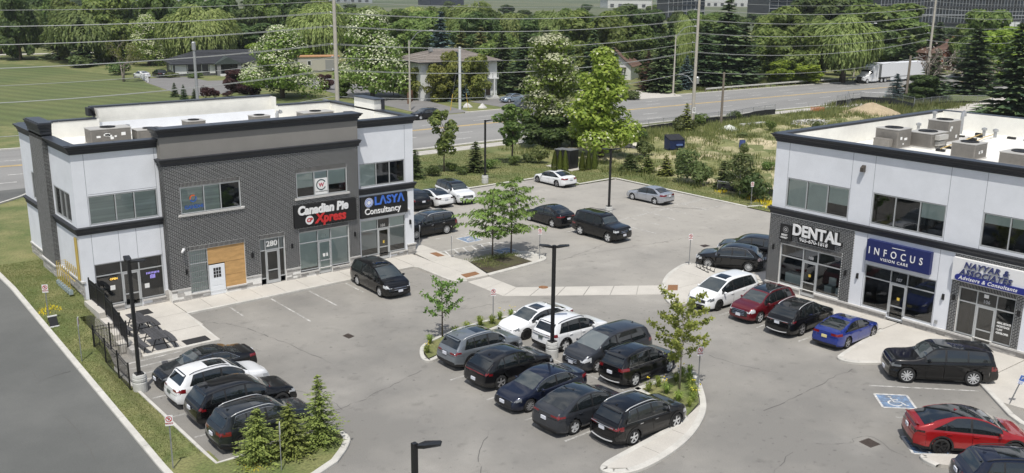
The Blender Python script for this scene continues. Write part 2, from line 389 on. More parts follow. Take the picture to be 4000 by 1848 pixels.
ge=nt.nodes.new('ShaderNodeNewGeometry');mpp=nt.nodes.new('ShaderNodeMapping');mpp.inputs['Rotation'].default_value=(0,0,-.35);wv=nt.nodes.new('ShaderNodeTexWave');wv.inputs['Scale'].default_value=.085;wv.inputs['Distortion'].default_value=1.5;wv.inputs['Detail'].default_value=3
nt.links.new(ge.outputs['Position'],mpp.inputs['Vector']);nt.links.new(mpp.outputs['Vector'],wv.inputs['Vector']);m2=nt.nodes.new('ShaderNodeMapRange');m2.inputs['To Min'].default_value=.87;m2.inputs['To Max'].default_value=1.12;nt.links.new(wv.outputs['Fac'],m2.inputs['Value'])
hs=nt.nodes.new('ShaderNodeHueSaturation');nt.links.new(m2.outputs['Result'],hs.inputs['Value']);nt.links.new(bc,hs.inputs['Color']);nt.links.new(hs.outputs['Color'],pb.inputs['Base Color'])
me=bpy.data.meshes.new('ground');me.from_pydata(gv,[],gf);me.materials.append(M_GRASS);me.materials.append(M_FIELD)
fy=[max(gv[k][1]for k in f)>420 or max(gv[k][0]for k in f)>420 or min(gv[k][0]for k in f)<-100 for f in gf]
me.polygons.foreach_set('material_index',[1 if a else 0 for a in fy]);me.polygons.foreach_set('use_smooth',[True]*len(gf));me.update()
tag(link('ground',me),kind='structure')

def sheet(name,poly,z,m,kind='structure',parent=None):
    mb=MB();mb.add([(x,y,z)for x,y in poly],[tuple(range(len(poly)))]if sum(poly[i][0]*poly[(i+1)%len(poly)][1]-poly[(i+1)%len(poly)][0]*poly[i][1]for i in range(len(poly)))>0 else[tuple(range(len(poly)-1,-1,-1))])
    o=solo(name,mb,m,kind=kind)if parent is None else part(name,mb,m,parent)
    return o
# parking lot: one sheet of three butted rectangles
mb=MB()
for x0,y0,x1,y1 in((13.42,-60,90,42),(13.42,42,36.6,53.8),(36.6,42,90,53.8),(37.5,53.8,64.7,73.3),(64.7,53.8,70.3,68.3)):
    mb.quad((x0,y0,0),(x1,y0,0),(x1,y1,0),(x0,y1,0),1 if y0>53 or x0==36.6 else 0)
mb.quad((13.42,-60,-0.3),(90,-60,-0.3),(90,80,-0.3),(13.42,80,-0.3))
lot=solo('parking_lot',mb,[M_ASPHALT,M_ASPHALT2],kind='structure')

# private lane on the left, climbing to the main road
mb=MB();prev=None
for y in list(np.arange(-30,30,10.0))+list(np.arange(30,96.5,1.5)):
    z=rise(y)+0.015;xr=11.38 if y<80 else 11.38+9.5*sstep(80,95.5,y)**1.6
    row=((-6.0,y,z),(2.5,y,z+0.06),(xr,y,z))
    if prev:
        mb.quad(prev[0],prev[1],row[1],row[0]);mb.quad(prev[1],prev[2],row[2],row[1])
    prev=row
solo('lane',mb,M_LANE,kind='structure')

def kerb_run(mb,pts,w=0.18,h=0.14,side=1,zf=None,depth=0.3):
    """kerb along a polyline, its outer (road side) face on the line"""
    P=[Vector((p[0],p[1],0))for p in pts];n=len(P);L=[]
    for i in range(n):
        d=(P[min(i+1,n-1)]-P[max(i-1,0)]).normalized();nn=Vector((-d.y,d.x,0))*side
        L.append((P[i],P[i]+nn*0.03,P[i]+nn*w))
    zz=[(zf(p.x,p.y)if zf else 0.0)for p in P]
    for i in range(n-1):
        a,b=L[i],L[i+1];za,zb=zz[i],zz[i+1]
        q=lambda p,z:(p.x,p.y,z)
        rows=[(q(a[0],za-depth),q(b[0],zb-depth)),(q(a[0],za+h-0.03),q(b[0],zb+h-0.03)),(q(a[1],za+h),q(b[1],zb+h)),(q(a[2],za+h),q(b[2],zb+h)),(q(a[2],za-depth),q(b[2],zb-depth))]
        for k in range(4):
            r0,r1=rows[k],rows[k+1]
            if side>0:mb.quad(r0[0],r0[1],r1[1],r1[0])
            else:mb.quad(r0[1],r0[0],r1[0],r1[1])
    return mb
def smooth_pts(pts,it=2):
    for _ in range(it):
        o=[pts[0]]
        for a,b in zip(pts[:-1],pts[1:]):
            o+=[(a[0]*.75+b[0]*.25,a[1]*.75+b[1]*.25),(a[0]*.25+b[0]*.75,a[1]*.25+b[1]*.75)]
        o.append(pts[-1]);pts=o
    return pts
def dense(pts,step=3.0):
    o=[]
    for a,b in zip(pts[:-1],pts[1:]):
        n=max(1,int(math.hypot(b[0]-a[0],b[1]-a[1])/step))
        o+=[(a[0]+(b[0]-a[0])*k/n,a[1]+(b[1]-a[1])*k/n)for k in range(n)]
    return o+[pts[-1]]
# kerb stones: separate castings about 3 m long along each run
def kerb_line(name,pts,side,zf=None,w=0.18,h=0.14):
    root=empty(name,(pts[0][0],pts[0][1],0),kind='structure')
    pts=dense(pts,1.0);k=0
    while k<len(pts)-1:
        seg=pts[k:k+4]
        a,b=seg[0],seg[1];seg=[(a[0]+(b[0]-a[0])*0.012,a[1]+(b[1]-a[1])*0.012)]+seg[1:]
        part('kerb_stone',kerb_run(MB(),seg,w,h,side,zf),M_KERB,root);k+=3
kerb_line('lane_kerb',[(11.38,20),(11.38,80)]+[(11.38+9.5*sstep(80,95.5,y)**1.6,y)for y in np.arange(81.5,95,1.5)],-1,lambda x,y:rise(y),0.27,0.13)
kerb_line('lot_kerb',[(13.40,52.0),(13.40,35.0),(14.3,35.0)],-1,None,0.17,0.14)
bulb_out=[(14.3,35.0),(17.4,35.05)]+smooth_pts([(17.6,35.05),(18.8,34.95),(18.9,33.7),(18.3,32.9),(17.3,32.05)],2)+[(15.8,31.4),(13.6,30.5),(11.65,29.0)]
kerb_line('lot_kerb',bulb_out,-1,None,0.30,0.14)
kerb_line('lot_kerb',[(37.75,73.3),(64.6,73.35)],1,None,0.2,0.13)
kerb_line('lot_kerb',smooth_pts([(64.7,73.2),(65.7,70.4),(65.2,68.35)],1)+[(70.2,68.45),(70.35,68.2),(70.3,51.6),(71.6,51.1),(71.7,37)],1,None,0.2,0.13)
# verge at the bottom left inside the kerbs
sheet('verge',[(11.6,24),(13.6,30.6),(15.8,31.6),(17.2,32.2),(18.1,33.0),(18.6,33.8),(18.45,34.6),(17.4,34.9),(13.5,34.9),(13.5,36.2),(11.6,36.2)],0.118,M_GRASS)

# ---- main road
mb=MB();kn=MB();kf=MB();wk=MB();prev=None
rx=list(np.arange(-120,420,6.0))
for x in rx:
    c,z=road_centre(x),road_z(x)
    row=[(x,c-13.0,z),(x,c-6,z+0.08),(x,c,z+0.14),(x,c+6,z+0.08),(x,c+12.2,z)]
    if prev:
        for k in range(4):mb.quad(prev[k],row[k],row[k+1],prev[k+1])
    prev=row
road=solo('road',mb,M_ROAD,kind='structure')
def road_strip(name,d0,d1,x0,x1,m,dz=0.012,kind='structure',cup=0.0,skirt=False,step=6.0):
    mb=MB();prev=None;xsx=list(np.arange(x0,x1,step))+[x1]
    for x in xsx:
        c,z=road_centre(x),road_z(x)
        crown=lambda d:0.14*max(0.0,1-abs(d)/12.6)
        row=[(x,c+d0,z+crown(d0)+dz),(x,c+d1,z+crown(d1)+dz)]
        if prev:
            mb.quad(prev[0],row[0],row[1],prev[1])
            if skirt:
                lo=lambda p:(p[0],p[1],p[2]-0.5)
                mb.quad(lo(prev[0]),lo(row[0]),row[0],prev[0]);mb.quad(prev[1],row[1],lo(row[1]),lo(prev[1]))
        prev=row
    return mb
sw=empty('kerb_strip',(60,96,0),kind='structure')
part('near_kerb',road_strip('',-13.45,-12.95,22,420,M_KERB,0.15,skirt=True),M_KERB,sw)
for a,b in((-120,82),(90,101),(108,124),(138,420)):
    part('far_kerb',road_strip('',12.15,12.6,a,b,M_KERB,0.15,skirt=True),M_KERB,sw)
fw=empty('footpath',(60,93,0),kind='structure')
for k in range(46):
    x0=24+k*3.0
    part('slab',road_strip('',-16.9,-14.6,x0+0.015,x0+2.985,M_CONC,0.13,skirt=True,step=3.0),M_CONC,fw)
mk=MB()
for d in(-0.32,0.14):
    solo('centre_line',road_strip('',d,d+0.19,-100,400,M_YELLOW,0.012),M_YELLOW,kind='structure')
dash=empty('lane_marking',(70,100,0),kind='structure')
for d,ph in((-9.1,72.0),(-5.1,75.3),(3.7,76.2),(7.0,79.4)):
    for k in range(-6,20):
        x0=ph+k*9.1
        if-20<x0<230:part('dash',road_strip('',d-0.10,d+0.10,x0,x0+3.2,M_PAINTFRESH,0.012,step=3.2),M_PAINTFRESH,dash)
solo('edge_line',road_strip('',-12.2,-12.08,30,400,M_PAINTLINE,0.012),M_PAINTLINE,kind='structure')

# ---- concrete pavements, built of slabs with open joints
def slabs(name,rects,z,m=None,gap=0.012):
    root=empty(name,(rects[0][0],rects[0][1],0),kind='structure')
    for(x0,y0,x1,y1,nx,ny)in rects:
        for i in range(nx):
            for j in range(ny):
                a,b=x0+(x1-x0)*i/nx,x0+(x1-x0)*(i+1)/nx;c,d=y0+(y1-y0)*j/ny,y0+(y1-y0)*(j+1)/ny
                q=MB();q.prism([(a+gap,c+gap),(b-gap,c+gap),(b-gap,d-gap),(a+gap,d-gap)],-0.05,z+random.uniform(-0.002,0.002))
                part('slab',q,m or M_CONC,root)
    return root
def polyslab(name,polys,z,m=None,root=None):
    root=root or empty(name,(polys[0][0][0],polys[0][0][1],0),kind='structure')
    for p in polys:
        q=MB();q.prism(p,-0.05,z);part('slab',q,m or M_CONC,root)
    return root
pav=slabs('pavement',[(19.45,53.83,35.7,56.75,10,1)],0.13)
polyslab('',[[(35.72,53.83),(37.3,53.83),(37.3,56.9),(35.72,56.9)],
              [(35.75,49.45),(37.45,49.05),(37.3,53.81),(35.72,53.81)],
              [(37.47,49.05),(38.5,49.05),(38.95,50.8),(37.4,51.4)],
              [(37.38,51.42),(38.96,50.82),(39.42,52.6),(39.15,54.1),(37.32,54.1)],
              [(37.32,54.12),(39.15,54.12),(39.3,56.8),(37.6,56.8)],
              [(37.6,56.82),(39.3,56.82),(39.4,60.4),(37.6,60.4)],
              [(37.6,60.42),(39.4,60.42),(39.4,64.8),(37.6,64.8)]],0.131,root=pav)
kerb_line('pavement_kerb',[(19.42,53.8),(35.6,53.86),(35.72,53.5),(35.72,49.9),(35.95,49.3),(36.6,48.95)],1,None,0.16,0.135)
slabs('patio',[(15.0,51.3,19.42,56.75,2,2),(15.0,48.5,19.22,51.28,2,1)],0.128)
kerb_line('patio_kerb',[(15.0,48.46),(19.2,48.46),(19.46,53.78)],1,None,0.16,0.133)
# planted corner island by the left building
kerb_line('planter_kerb',[(39.45,52.62),(43.4,52.62)],-1,None,0.2,0.14)
kerb_line('planter_kerb',smooth_pts([(38.5,49.02),(41,49.2),(43.5,49.42),(44.45,49.7),(44.75,50.5),(44.55,52.2),(43.6,52.6)],2),1,None,0.32,0.14)
sheet('planter_soil',[(38.75,49.3),(43.02,49.62),(43.02,52.45),(39.5,52.45),(39.1,51.0)],0.115,M_MULCH)
polyslab('pavement',[[(43.04,49.7),(44.05,49.85),(44.43,50.5),(44.3,52.15),(43.5,52.42),(43.04,52.42)]],0.137)
# crossing band, flush concrete
cross=empty('crossing',(38,47,0),kind='structure')
def lerp2(a,b,t):return(a[0]+(b[0]-a[0])*t,a[1]+(b[1]-a[1])*t)
A0,A1=(36.62,48.93),(38.48,48.98);B0,B1=(36.58,45.1),(38.42,46.0);C0,C1=(44.97,39.06),(46.42,40.40)
for(p0,p1,q0,q1,n)in((A0,A1,B0,B1,2),(B0,B1,C0,C1,6)):
    for k in range(n):
        t0,t1=k/n+0.003,(k+1)/n-0.003
        q=MB();a,b,c,d=lerp2(p0,q0,t0),lerp2(p1,q1,t0),lerp2(p1,q1,t1),lerp2(p0,q0,t1)
        q.prism([a,b,c,d],-0.05,0.012);part('slab',q,M_CONC,cross)
# pavement round the right building
rp=polyslab('pavement',[
    [(44.25,36.95),(49.7,36.65),(49.7,39.0),(45.1,39.15),(44.2,38.0),(43.8,37.3)],
    [(49.72,36.65),(52.2,36.5),(52.3,38.4),(52.1,40.1),(51.8,42.2),(51.4,42.75),(49.72,42.2)],
    [(45.12,39.17),(49.7,39.02),(49.7,42.15),(49.1,42.0),(47.9,41.4),(46.5,40.5)],
    [(52.32,36.4),(58,36.25),(58,37.5),(52.42,38.3)]],0.13)
kerb_line('pavement_kerb',smooth_pts([(44.3,36.75),(43.72,36.95),(43.75,37.6),(45.0,39.15),(46.4,40.5),(47.9,41.5),(49.1,42.1),(51.3,42.85),(51.95,42.5),(52.25,40.1),(52.6,38.45)],2),-1,None,0.28,0.136)
kerb_line('pavement_kerb',[(44.3,36.75),(49.8,36.5),(49.85,26.75)],1,None,0.16,0.134)
slabs('pavement',[(49.95,26.6,51.62,36.45,1,5)],0.13)
polyslab('pavement',[
    [(44.1,25.85),(49.9,26.55),(51.6,26.55),(51.6,23.2),(46.6,23.0),(45.15,24.05),(44.2,24.75),(43.95,25.5)],
    [(46.6,22.95),(51.6,23.15),(51.6,19.3),(46.85,19.45),(46.0,20.3)],
    [(46.85,19.4),(51.6,19.25),(51.6,15.5),(45.2,15.5),(45.0,17.55)],
    [(45.2,15.45),(51.6,15.45),(51.6,8),(43.2,8),(43.4,15.45)]],0.13)
kerb_line('pavement_kerb',[(49.8,26.7)]+smooth_pts([(49.6,26.65),(44.3,25.98),(43.72,25.6),(43.95,24.7),(45.15,23.85),(46.3,22.5)],2)+[(47.2,21.0),(46.6,19.45),(44.05,16.95)]+smooth_pts([(43.9,16.8),(43.2,15.8),(43.1,12)],1),1,None,0.26,0.136)
# planted island between the two rows of cars
isl_l=smooth_pts([(27.6,39.0),(26.5,38.6),(26.25,39.1),(26.75,40.1),(27.5,41.0),(29,41.45),(31,41.95),(34.4,41.85),(34.9,41.3),(34.5,40.9),(30.5,40.1),(27.6,39.0)],2)
kerb_line('island_kerb',isl_l,-1,None,0.22,0.14)
sheet('island_grass',[(27.5,39.25),(26.65,39.05),(27.0,40.05),(27.7,40.8),(29.1,41.2),(31.05,41.7),(34.3,41.62),(34.6,41.3),(30.4,40.3)],0.125,M_GRASS)
isl_r=smooth_pts([(32.3,29.62),(36.2,29.62),(36.45,29.2),(35.9,28.5),(35.2,27.7),(33.84,26.3),(32.6,25.4),(30.5,24.4),(28.2,23.85),(26.4,23.75),(25.5,24.15),(25.2,24.8),(25.7,25.15),(26.9,25.3)],2)+[(31.5,25.82),(31.75,26.2),(32.3,29.62)]
kerb_line('island_kerb',isl_r,-1,None,0.30,0.14)
sheet('island_grass',[(32.0,25.95),(33.55,26.55),(35.0,27.95),(36.05,29.2),(35.9,29.4),(32.5,29.4),(31.95,26.2)],0.125,M_GRASS)
polyslab('pavement',[[(25.5,24.75),(26.4,24.05),(28.2,24.13),(28.1,25.2),(26.95,25.05),(25.8,24.95)],
                      [(28.22,24.15),(30.4,24.68),(30.3,25.4),(28.12,25.22)],
                      [(30.42,24.7),(32.5,25.65),(33.4,26.35),(31.95,25.9),(31.5,25.55),(30.32,25.42)]],0.137)
kerb_line('island_kerb',smooth_pts([(36.4,16.4),(36.5,17.1),(36.9,17.4),(37.8,16.6)],2)+[(41,13.2)],-1,None,0.25,0.14)
polyslab('pavement',[[(36.65,16.3),(36.7,17.0),(36.95,17.2),(40.9,13.1),(39.9,12.4)]],0.137)

# ---- paint on the lot
def line(mb,a,b,w=0.1,z=0.006):
    d=Vector((b[0]-a[0],b[1]-a[1],0)).normalized();n=Vector((-d.y,d.x,0))*(w/2)
    mb.quad((a[0]-n.x,a[1]-n.y,z),(b[0]-n.x,b[1]-n.y,z),(b[0]+n.x,b[1]+n.y,z),(a[0]+n.x,a[1]+n.y,z))
stall=empty('stall_marking',(24,50,0),kind='structure')
def stall_line(a,b,w=0.11):
    q=MB();line(q,a,b,w);part('stall_line',q,M_PAINTLINE,stall)
for x,y1 in((22.0,51.4),(24.7,48.3),(27.35,49.9),(30.03,51.2),(33.0,50.9)):stall_line((x,53.6),(x-0.05,y1))
for y in(43.15,40.55,37.95):stall_line((13.6,y),(18.6,y-0.1))
for y in(48.2,47.4,46.4,45.6):stall_line((13.7,y),(17.0,y+0.1),0.14)
for y in(27.7,30.35,33.2,36.2):stall_line((26.0,y),(31.2,y+0.05))
for y in(32.1,34.85,37.6):stall_line((32.8,y),(37.6,y+0.05))
stall_line((31.95,29.9),(31.95,39.6),0.1)
for y in(34.2,31.45,28.6):stall_line((44.6,y),(49.6,y))
for a,b in(((57.45,55.2),(69.8,56.3)),((61.8,56.5),(61.5,52.5)),((66.9,57.5),(66.6,53)),((51.0,54.9),(57.4,55.2)),((58.7,56.75),(59.0,52)),((56.5,55.2),(56.6,50.2)),((54.0,57.5),(54.0,50.5)),((64.2,58.5),(64.0,52.5)),((39.9,59.6),(45.0,59.3)),
             ((50.2,73.1),(50.2,68.3)),((53.0,73.1),(53.0,68.3)),((55.7,73.1),(55.7,70)),((58.5,73.1),(58.5,69.6)),((61.2,73.1),(61.2,69.5)),((65.6,62.0),(70.1,62.0)),((65.8,59.0),(70.1,59.0)),((65.8,56.4),(70.1,56.4)),((65.8,53.6),(70.1,53.6))):stall_line(a,b)
hatch=empty('hatched_bay_marking',(42,55,0),kind='structure')
for a,b in(((39.3,56.2),(44.2,56.1)),((44.2,56.1),(45.0,55.3)),((39.3,54.8),(44.3,54.45))):
    q=MB();line(q,a,b,0.12);part('stripe',q,M_PAINTFRESH,hatch)
for k in range(6):
    x=39.45+k*0.83;q=MB();line(q,(x,54.85),(x+0.45,56.1),0.13,0.010);part('stripe',q,M_PAINTFRESH,hatch)
def access_symbol(o,ux,uy,w,h):
    """blue panel with white border and wheelchair figure painted on the asphalt"""
    root=empty('accessible_bay_marking',(o[0],o[1],0),kind='structure');P=lambda a,b:(o[0]+ux[0]*a*w+uy[0]*b*h,o[1]+ux[1]*a*w+uy[1]*b*h)
    q=MB();q.add([(*P(a,b),0.006)for a,b in((0,0),(1,0),(1,1),(0,1))],[(0,1,2,3)]);part('blue_panel',q,M_BLUEPAINT,root)
    q=MB()
    for a,b in(((0,0),(1,0)),((1,0),(1,1)),((1,1),(0,1)),((0,1),(0,0))):line(q,P(*a),P(*b),0.11,0.010)
    part('border',q,M_PAINTFRESH,root)
    q=MB();ring=[(0.46+0.20*math.cos(t),0.34+0.20*math.sin(t))for t in np.linspace(2.0,5.9,12)]
    for a,b in zip(ring[:-1],ring[1:]):line(q,P(*a),P(*b),0.085,0.011)
    for a,b in(((0.42,0.74),(0.46,0.44)),((0.46,0.44),(0.66,0.44)),((0.66,0.44),(0.76,0.2)),((0.45,0.60),(0.62,0.60)),((0.76,0.2),(0.84,0.22))):line(q,P(*a),P(*b),0.085,0.012)
    c=P(0.42,0.82);q.add([(c[0]+0.08*math.cos(t),c[1]+0.08*math.sin(t),0.012)for t in np.linspace(0,2*math.pi,9)[:-1]],[tuple(range(8))])
    part('wheelchair_figure',q,M_PAINTFRESH,root)
access_symbol((42.75,57.03),(1,0.02),(0.02,1),1.45,1.6)
access_symbol((42.8,52.68),(1,0.02),(0.02,1),1.5,1.45)
access_symbol((40.22,20.95),(0.70,-0.70),(0.71,0.71),1.55,1.55)
access_symbol((36.9,17.65),(0.70,-0.70),(0.71,0.71),1.6,1.6)
for a,b in(((42.07,22.76),(45.8,18.95)),((39.67,20.0),(43.3,16.3))):stall_line(a,b)
# iron plates and drains
def plate(name,pts,m,label,cat,z=0.14,group=None,bars=False):
    q=MB();q.prism(pts,z-0.02,z)
    o=solo(name,q,m,label,cat,group)
    if bars:
        bq=MB();(a,b,c,d)=pts
        for k in range(1,6):line(bq,lerp2(a,b,k/6),lerp2(d,c,k/6),0.025,z+0.012)
        for k in range(1,4):line(bq,lerp2(a,d,k/4),lerp2(b,c,k/4),0.025,z+0.015)
        part('bar',bq,M_GRATE,o,kind='stuff')
plate('tactile_plate',[(38.35,54.85),(38.9,54.75),(38.97,55.9),(38.45,56.0)],M_RUST,'rusty ribbed plate in the pavement beside the hatched bay','plate',0.143)
plate('tactile_plate',[(36.87,49.42),(38.13,49.55),(38.23,50.2),(37.0,50.2)],M_RUST,'rusty ribbed plate where the pavement meets the crossing band','plate',0.143)
plate('tactile_plate',[(45.55,39.2),(46.1,38.8),(47.0,39.56),(46.48,39.95)],M_RUST,'rusty ribbed plate on the pavement corner before the bicycle rack','plate',0.143)
q=MB();q.lathe([(0.32,0),(0.32,0.02)],16,(39.85,44.92,0));solo('manhole_cover',q,M_RUST,'round rusty manhole cover beside the crossing band','manhole cover')
plate('drain_grate',[(36.07,19.7),(35.96,19.07),(36.58,18.97),(36.72,19.62)],M_GRATE,'iron drain grate in the asphalt left of the red car','drain',0.012,bars=True)
plate('drain_grate',[(24.92,45.04),(24.98,44.43),(25.42,44.57),(25.36,45.18)],M_GRATE,'iron drain grate in the open asphalt before the left building','drain',0.012,bars=True)
plate('drain_grate',[(31.82,32.36),(31.39,32.26),(31.33,32.84),(31.74,32.96)],M_GRATE,'iron drain grate between the two rows beside the navy sedan','drain',0.012,bars=True)
plate('drain_grate',[(56.48,45.6),(56.29,45.02),(57.01,44.99),(57.05,45.5)],M_GRATE,'iron drain grate beyond the parked black crossover by the right building','drain',0.012,bars=True)
# cracks in the asphalt
def crack(pts,w,zf=None):
    q=MB();pts=dense(smooth_pts(pts,1),0.35);rr=random.Random(len(pts)*7+int(pts[0][0]*10))
    pts=[(x+rr.uniform(-.09,.09),y+rr.uniform(-.09,.09))for x,y in pts]
    for a,b in zip(pts[:-1],pts[1:]):
        z=(zf(a[1])if zf else 0)+0.0045;z2=(zf(b[1])if zf else 0)+0.0045
        d=Vector((b[0]-a[0],b[1]-a[1],0)).normalized();ww=w*rr.uniform(0.1,0.85);n=Vector((-d.y,d.x,0))*ww/2
        q.quad((a[0]-n.x,a[1]-n.y,z),(b[0]-n.x,b[1]-n.y,z2),(b[0]+n.x,b[1]+n.y,z2),(a[0]+n.x,a[1]+n.y,z))
    solo('pavement_crack',q,M_CRACK,kind='structure')
lz=lambda y:rise(y)+0.024
def sc(y):return 1-rise(y)/19.0
for pts in([(9.4,51.5),(9.25,49.3),(9.6,47.6),(9.65,46.5)],[(8.7,47.6),(8.85,45.8),(9.0,44.9),(9.05,43.7),(9.05,42.9)],[(9.5,42.8),(9.65,42.2),(9.6,41.0),(9.55,39.5),(9.6,38.4),(9.5,37.3),(9.3,35)],[(9.0,46.2),(9.9,46.9),(11.1,47.0)]):
    crack(pts,0.045,lz)
for pts,w in(([(19.8,51.8),(20.8,50.8),(21.35,48.9),(21.85,46.4),(22.2,44.2),(22.45,41.7)],0.06),([(35.5,24.2),(38.1,24.2),(39.9,24.3),(41.5,24.5),(43.3,24.4)],0.07),([(34.4,20.7),(35.2,20.05),(35.7,19.85),(36.2,20.1),(36.85,19.85),(36.95,19.3),(36.58,18.7),(36.4,17.8)],0.035),
               ([(63.1,56.9),(64.3,56.5),(65.6,55.2),(66.7,53.3)],0.16),([(17.4,36.0),(20.4,36.8),(21.8,36.9),(25.6,38.2)],0.05),([(43.5,49.0),(47.9,49.2),(52.2,48.4),(58,47.7)],0.05),([(45.0,49.3),(46.7,49.25),(51.8,50.6)],0.05),
               ([(19.0,40.5),(20.2,38.0),(20.0,36.5)],0.04),([(29.5,46.5),(33.0,44.4),(36.4,44.2)],0.04),([(38.5,36),(39.5,33),(38.8,29),(39.8,26.5)],0.04),([(24.0,30.5),(22.2,29.0),(21.0,27.0)],0.05),([(33,21),(30.5,20.2),(28,18.6)],0.04)):
    crack(pts,w)
# driveways, far lawn, vacant lot
sheet('lawn',[(-260,122.5),(64,122.5),(62.5,168),(66,196),(68.5,205),(60,252),(40,285),(-260,330)],0.02,M_LAWN)
sheet('lawn',[(69,123),(83.5,123),(81,150),(72,166),(65,160),(64,140)],0.025,M_LAWN)
dr=empty('driveway',(80,150,0),kind='structure')
sheet('apron',[(83.5,121.5),(91.5,121.5),(97,150),(102,190),(92,192),(86.5,150)],0.03,M_DRIVE,parent=dr)
sheet('forecourt',[(63.5,169.5),(67,166.5),(76,171),(92,180),(98,189),(90,191),(78,193.5),(77.5,205),(68.5,205.5),(66.3,196)],0.036,M_DRIVE,parent=dr)
sheet('hip_house_drive',[(99.5,121.0),(108,121.0),(110,131),(107,134),(100,133)],0.03,M_DRIVE,parent=dr)
sheet('cottage_drive',[(123.5,119),(138,117.5),(144,128),(136,131),(127,128)],0.03,M_CONC,parent=dr)
sheet('far_drive',[(20,300),(90,290),(92,294),(20,306)],0.05,M_CONC,parent=dr)
sheet('gravel_drive',[(150,71),(200,80),(201,84.5),(150,76.5)],0.09,M_CONC,parent=dr)
sheet('lawn',[(150,77),(201,85),(205,90),(165,90)],0.1,M_LAWN)
mb=MB();n1,n2=44,30
for i in range(n1+1):
    for j in range(n2+1):
        x=71.8+(146-71.8)*i/n1;y=39+(89.6-39)*j/n2
        e=min(i,n1-i,j,n2-j)/3.0
        mb.v.append((x,y,terrain(x,y)+0.05*min(1,e)-0.03+0.10*min(1,e)*math.sin(i*1.7+j)*math.sin(j*1.3)))
for i in range(n1):
    for j in range(n2):
        a=i*(n2+1)+j;mb.f.append((a,a+n2+1,a+n2+2,a+1));mb.m.append(0)
solo('vacant_lot',mb,M_DIRT,kind='structure',smooth=True)
# ------------------------------------------------------------------ the two commercial buildings
class Frame:
    def __init__(s,kind,c):s.k=kind;s.c=c
    def P(s,u,v,n=0.0):
        return(u,s.c-n,v)if s.k=='x' else(s.c-n,-u,v)
    def M(s,u,v,n):
        o=s.P(u,v,n)
        if s.k=='x':return Matrix(((1,0,0,o[0]),(0,0,-1,o[1]),(0,1,0,o[2]),(0,0,0,1)))
        return Matrix(((0,0,-1,o[0]),(-1,0,0,o[1]),(0,1,0,o[2]),(0,0,0,1)))
def fbox(mb,fr,u0,u1,v0,v1,n0,n1,mi=0,back=False):
    vs=[fr.P(u,v,n)for n in(n0,n1)for v in(v0,v1)for u in(u0,u1)]
    fs=[(4,5,7,6),(0,4,6,2),(5,1,3,7),(6,7,3,2),(0,1,5,4)]
    if back:fs.append((1,0,2,3))
    return mb.add(vs,fs,mi)
def facade(mb,fr,u0,u1,v0,v1,n,holes=(),depth=0.18,mi=0):
    us=sorted({u0,u1,*[h[0]for h in holes],*[h[1]for h in holes]});vs=sorted({v0,v1,*[h[2]for h in holes],*[h[3]for h in holes]})
    us=[u for u in us if u0<=u<=u1];vs=[v for v in vs if v0<=v<=v1]
    for a,b in zip(us[:-1],us[1:]):
        for c,d in zip(vs[:-1],vs[1:]):
            if any(h[0]-1e-6<=a and b<=h[1]+1e-6 and h[2]-1e-6<=c and d<=h[3]+1e-6 for h in holes):continue
            mb.quad(fr.P(a,c,n),fr.P(b,c,n),fr.P(b,d,n),fr.P(a,d,n),mi)
    for a,b,c,d in holes:
        for(p,q)in(((a,c),(a,d)),((a,d),(b,d)),((b,d),(b,c)),((b,c),(a,c))):
            mb.quad(fr.P(*p,n),fr.P(*q,n),fr.P(*q,n-depth),fr.P(*p,n-depth),mi)
def sweep(mb,path,prof,mi=0,closed=False):
    """profile [(out, z)] swept along a plan polyline; out is to the right of travel"""
    P=[Vector((p[0],p[1]))for p in path];n=len(P);rows=[]
    for i in range(n):
        ds=[]
        if i>0 or closed:ds.append((P[i]-P[i-1]).normalized())
        if i<n-1 or closed:ds.append((P[(i+1)%n]-P[i]).normalized())
        ns=[Vector((d.y,-d.x))for d in ds]
        m=ns[0]if len(ns)==1 else(ns[0]+ns[1])/(1+ns[0].dot(ns[1]))
        rows.append([(P[i].x+m.x*o,P[i].y+m.y*o,z)for o,z in prof])
    for i in range(n if closed else n-1):
        a,b=rows[i],rows[(i+1)%n]
        for k in range(len(prof)-1):mb.quad(a[k],b[k],b[k+1],a[k+1],mi)
    if not closed:
        mb.add(rows[0],[tuple(range(len(prof)))],mi);mb.add(rows[-1],[tuple(range(len(prof)-1,-1,-1))],mi)
    return mb
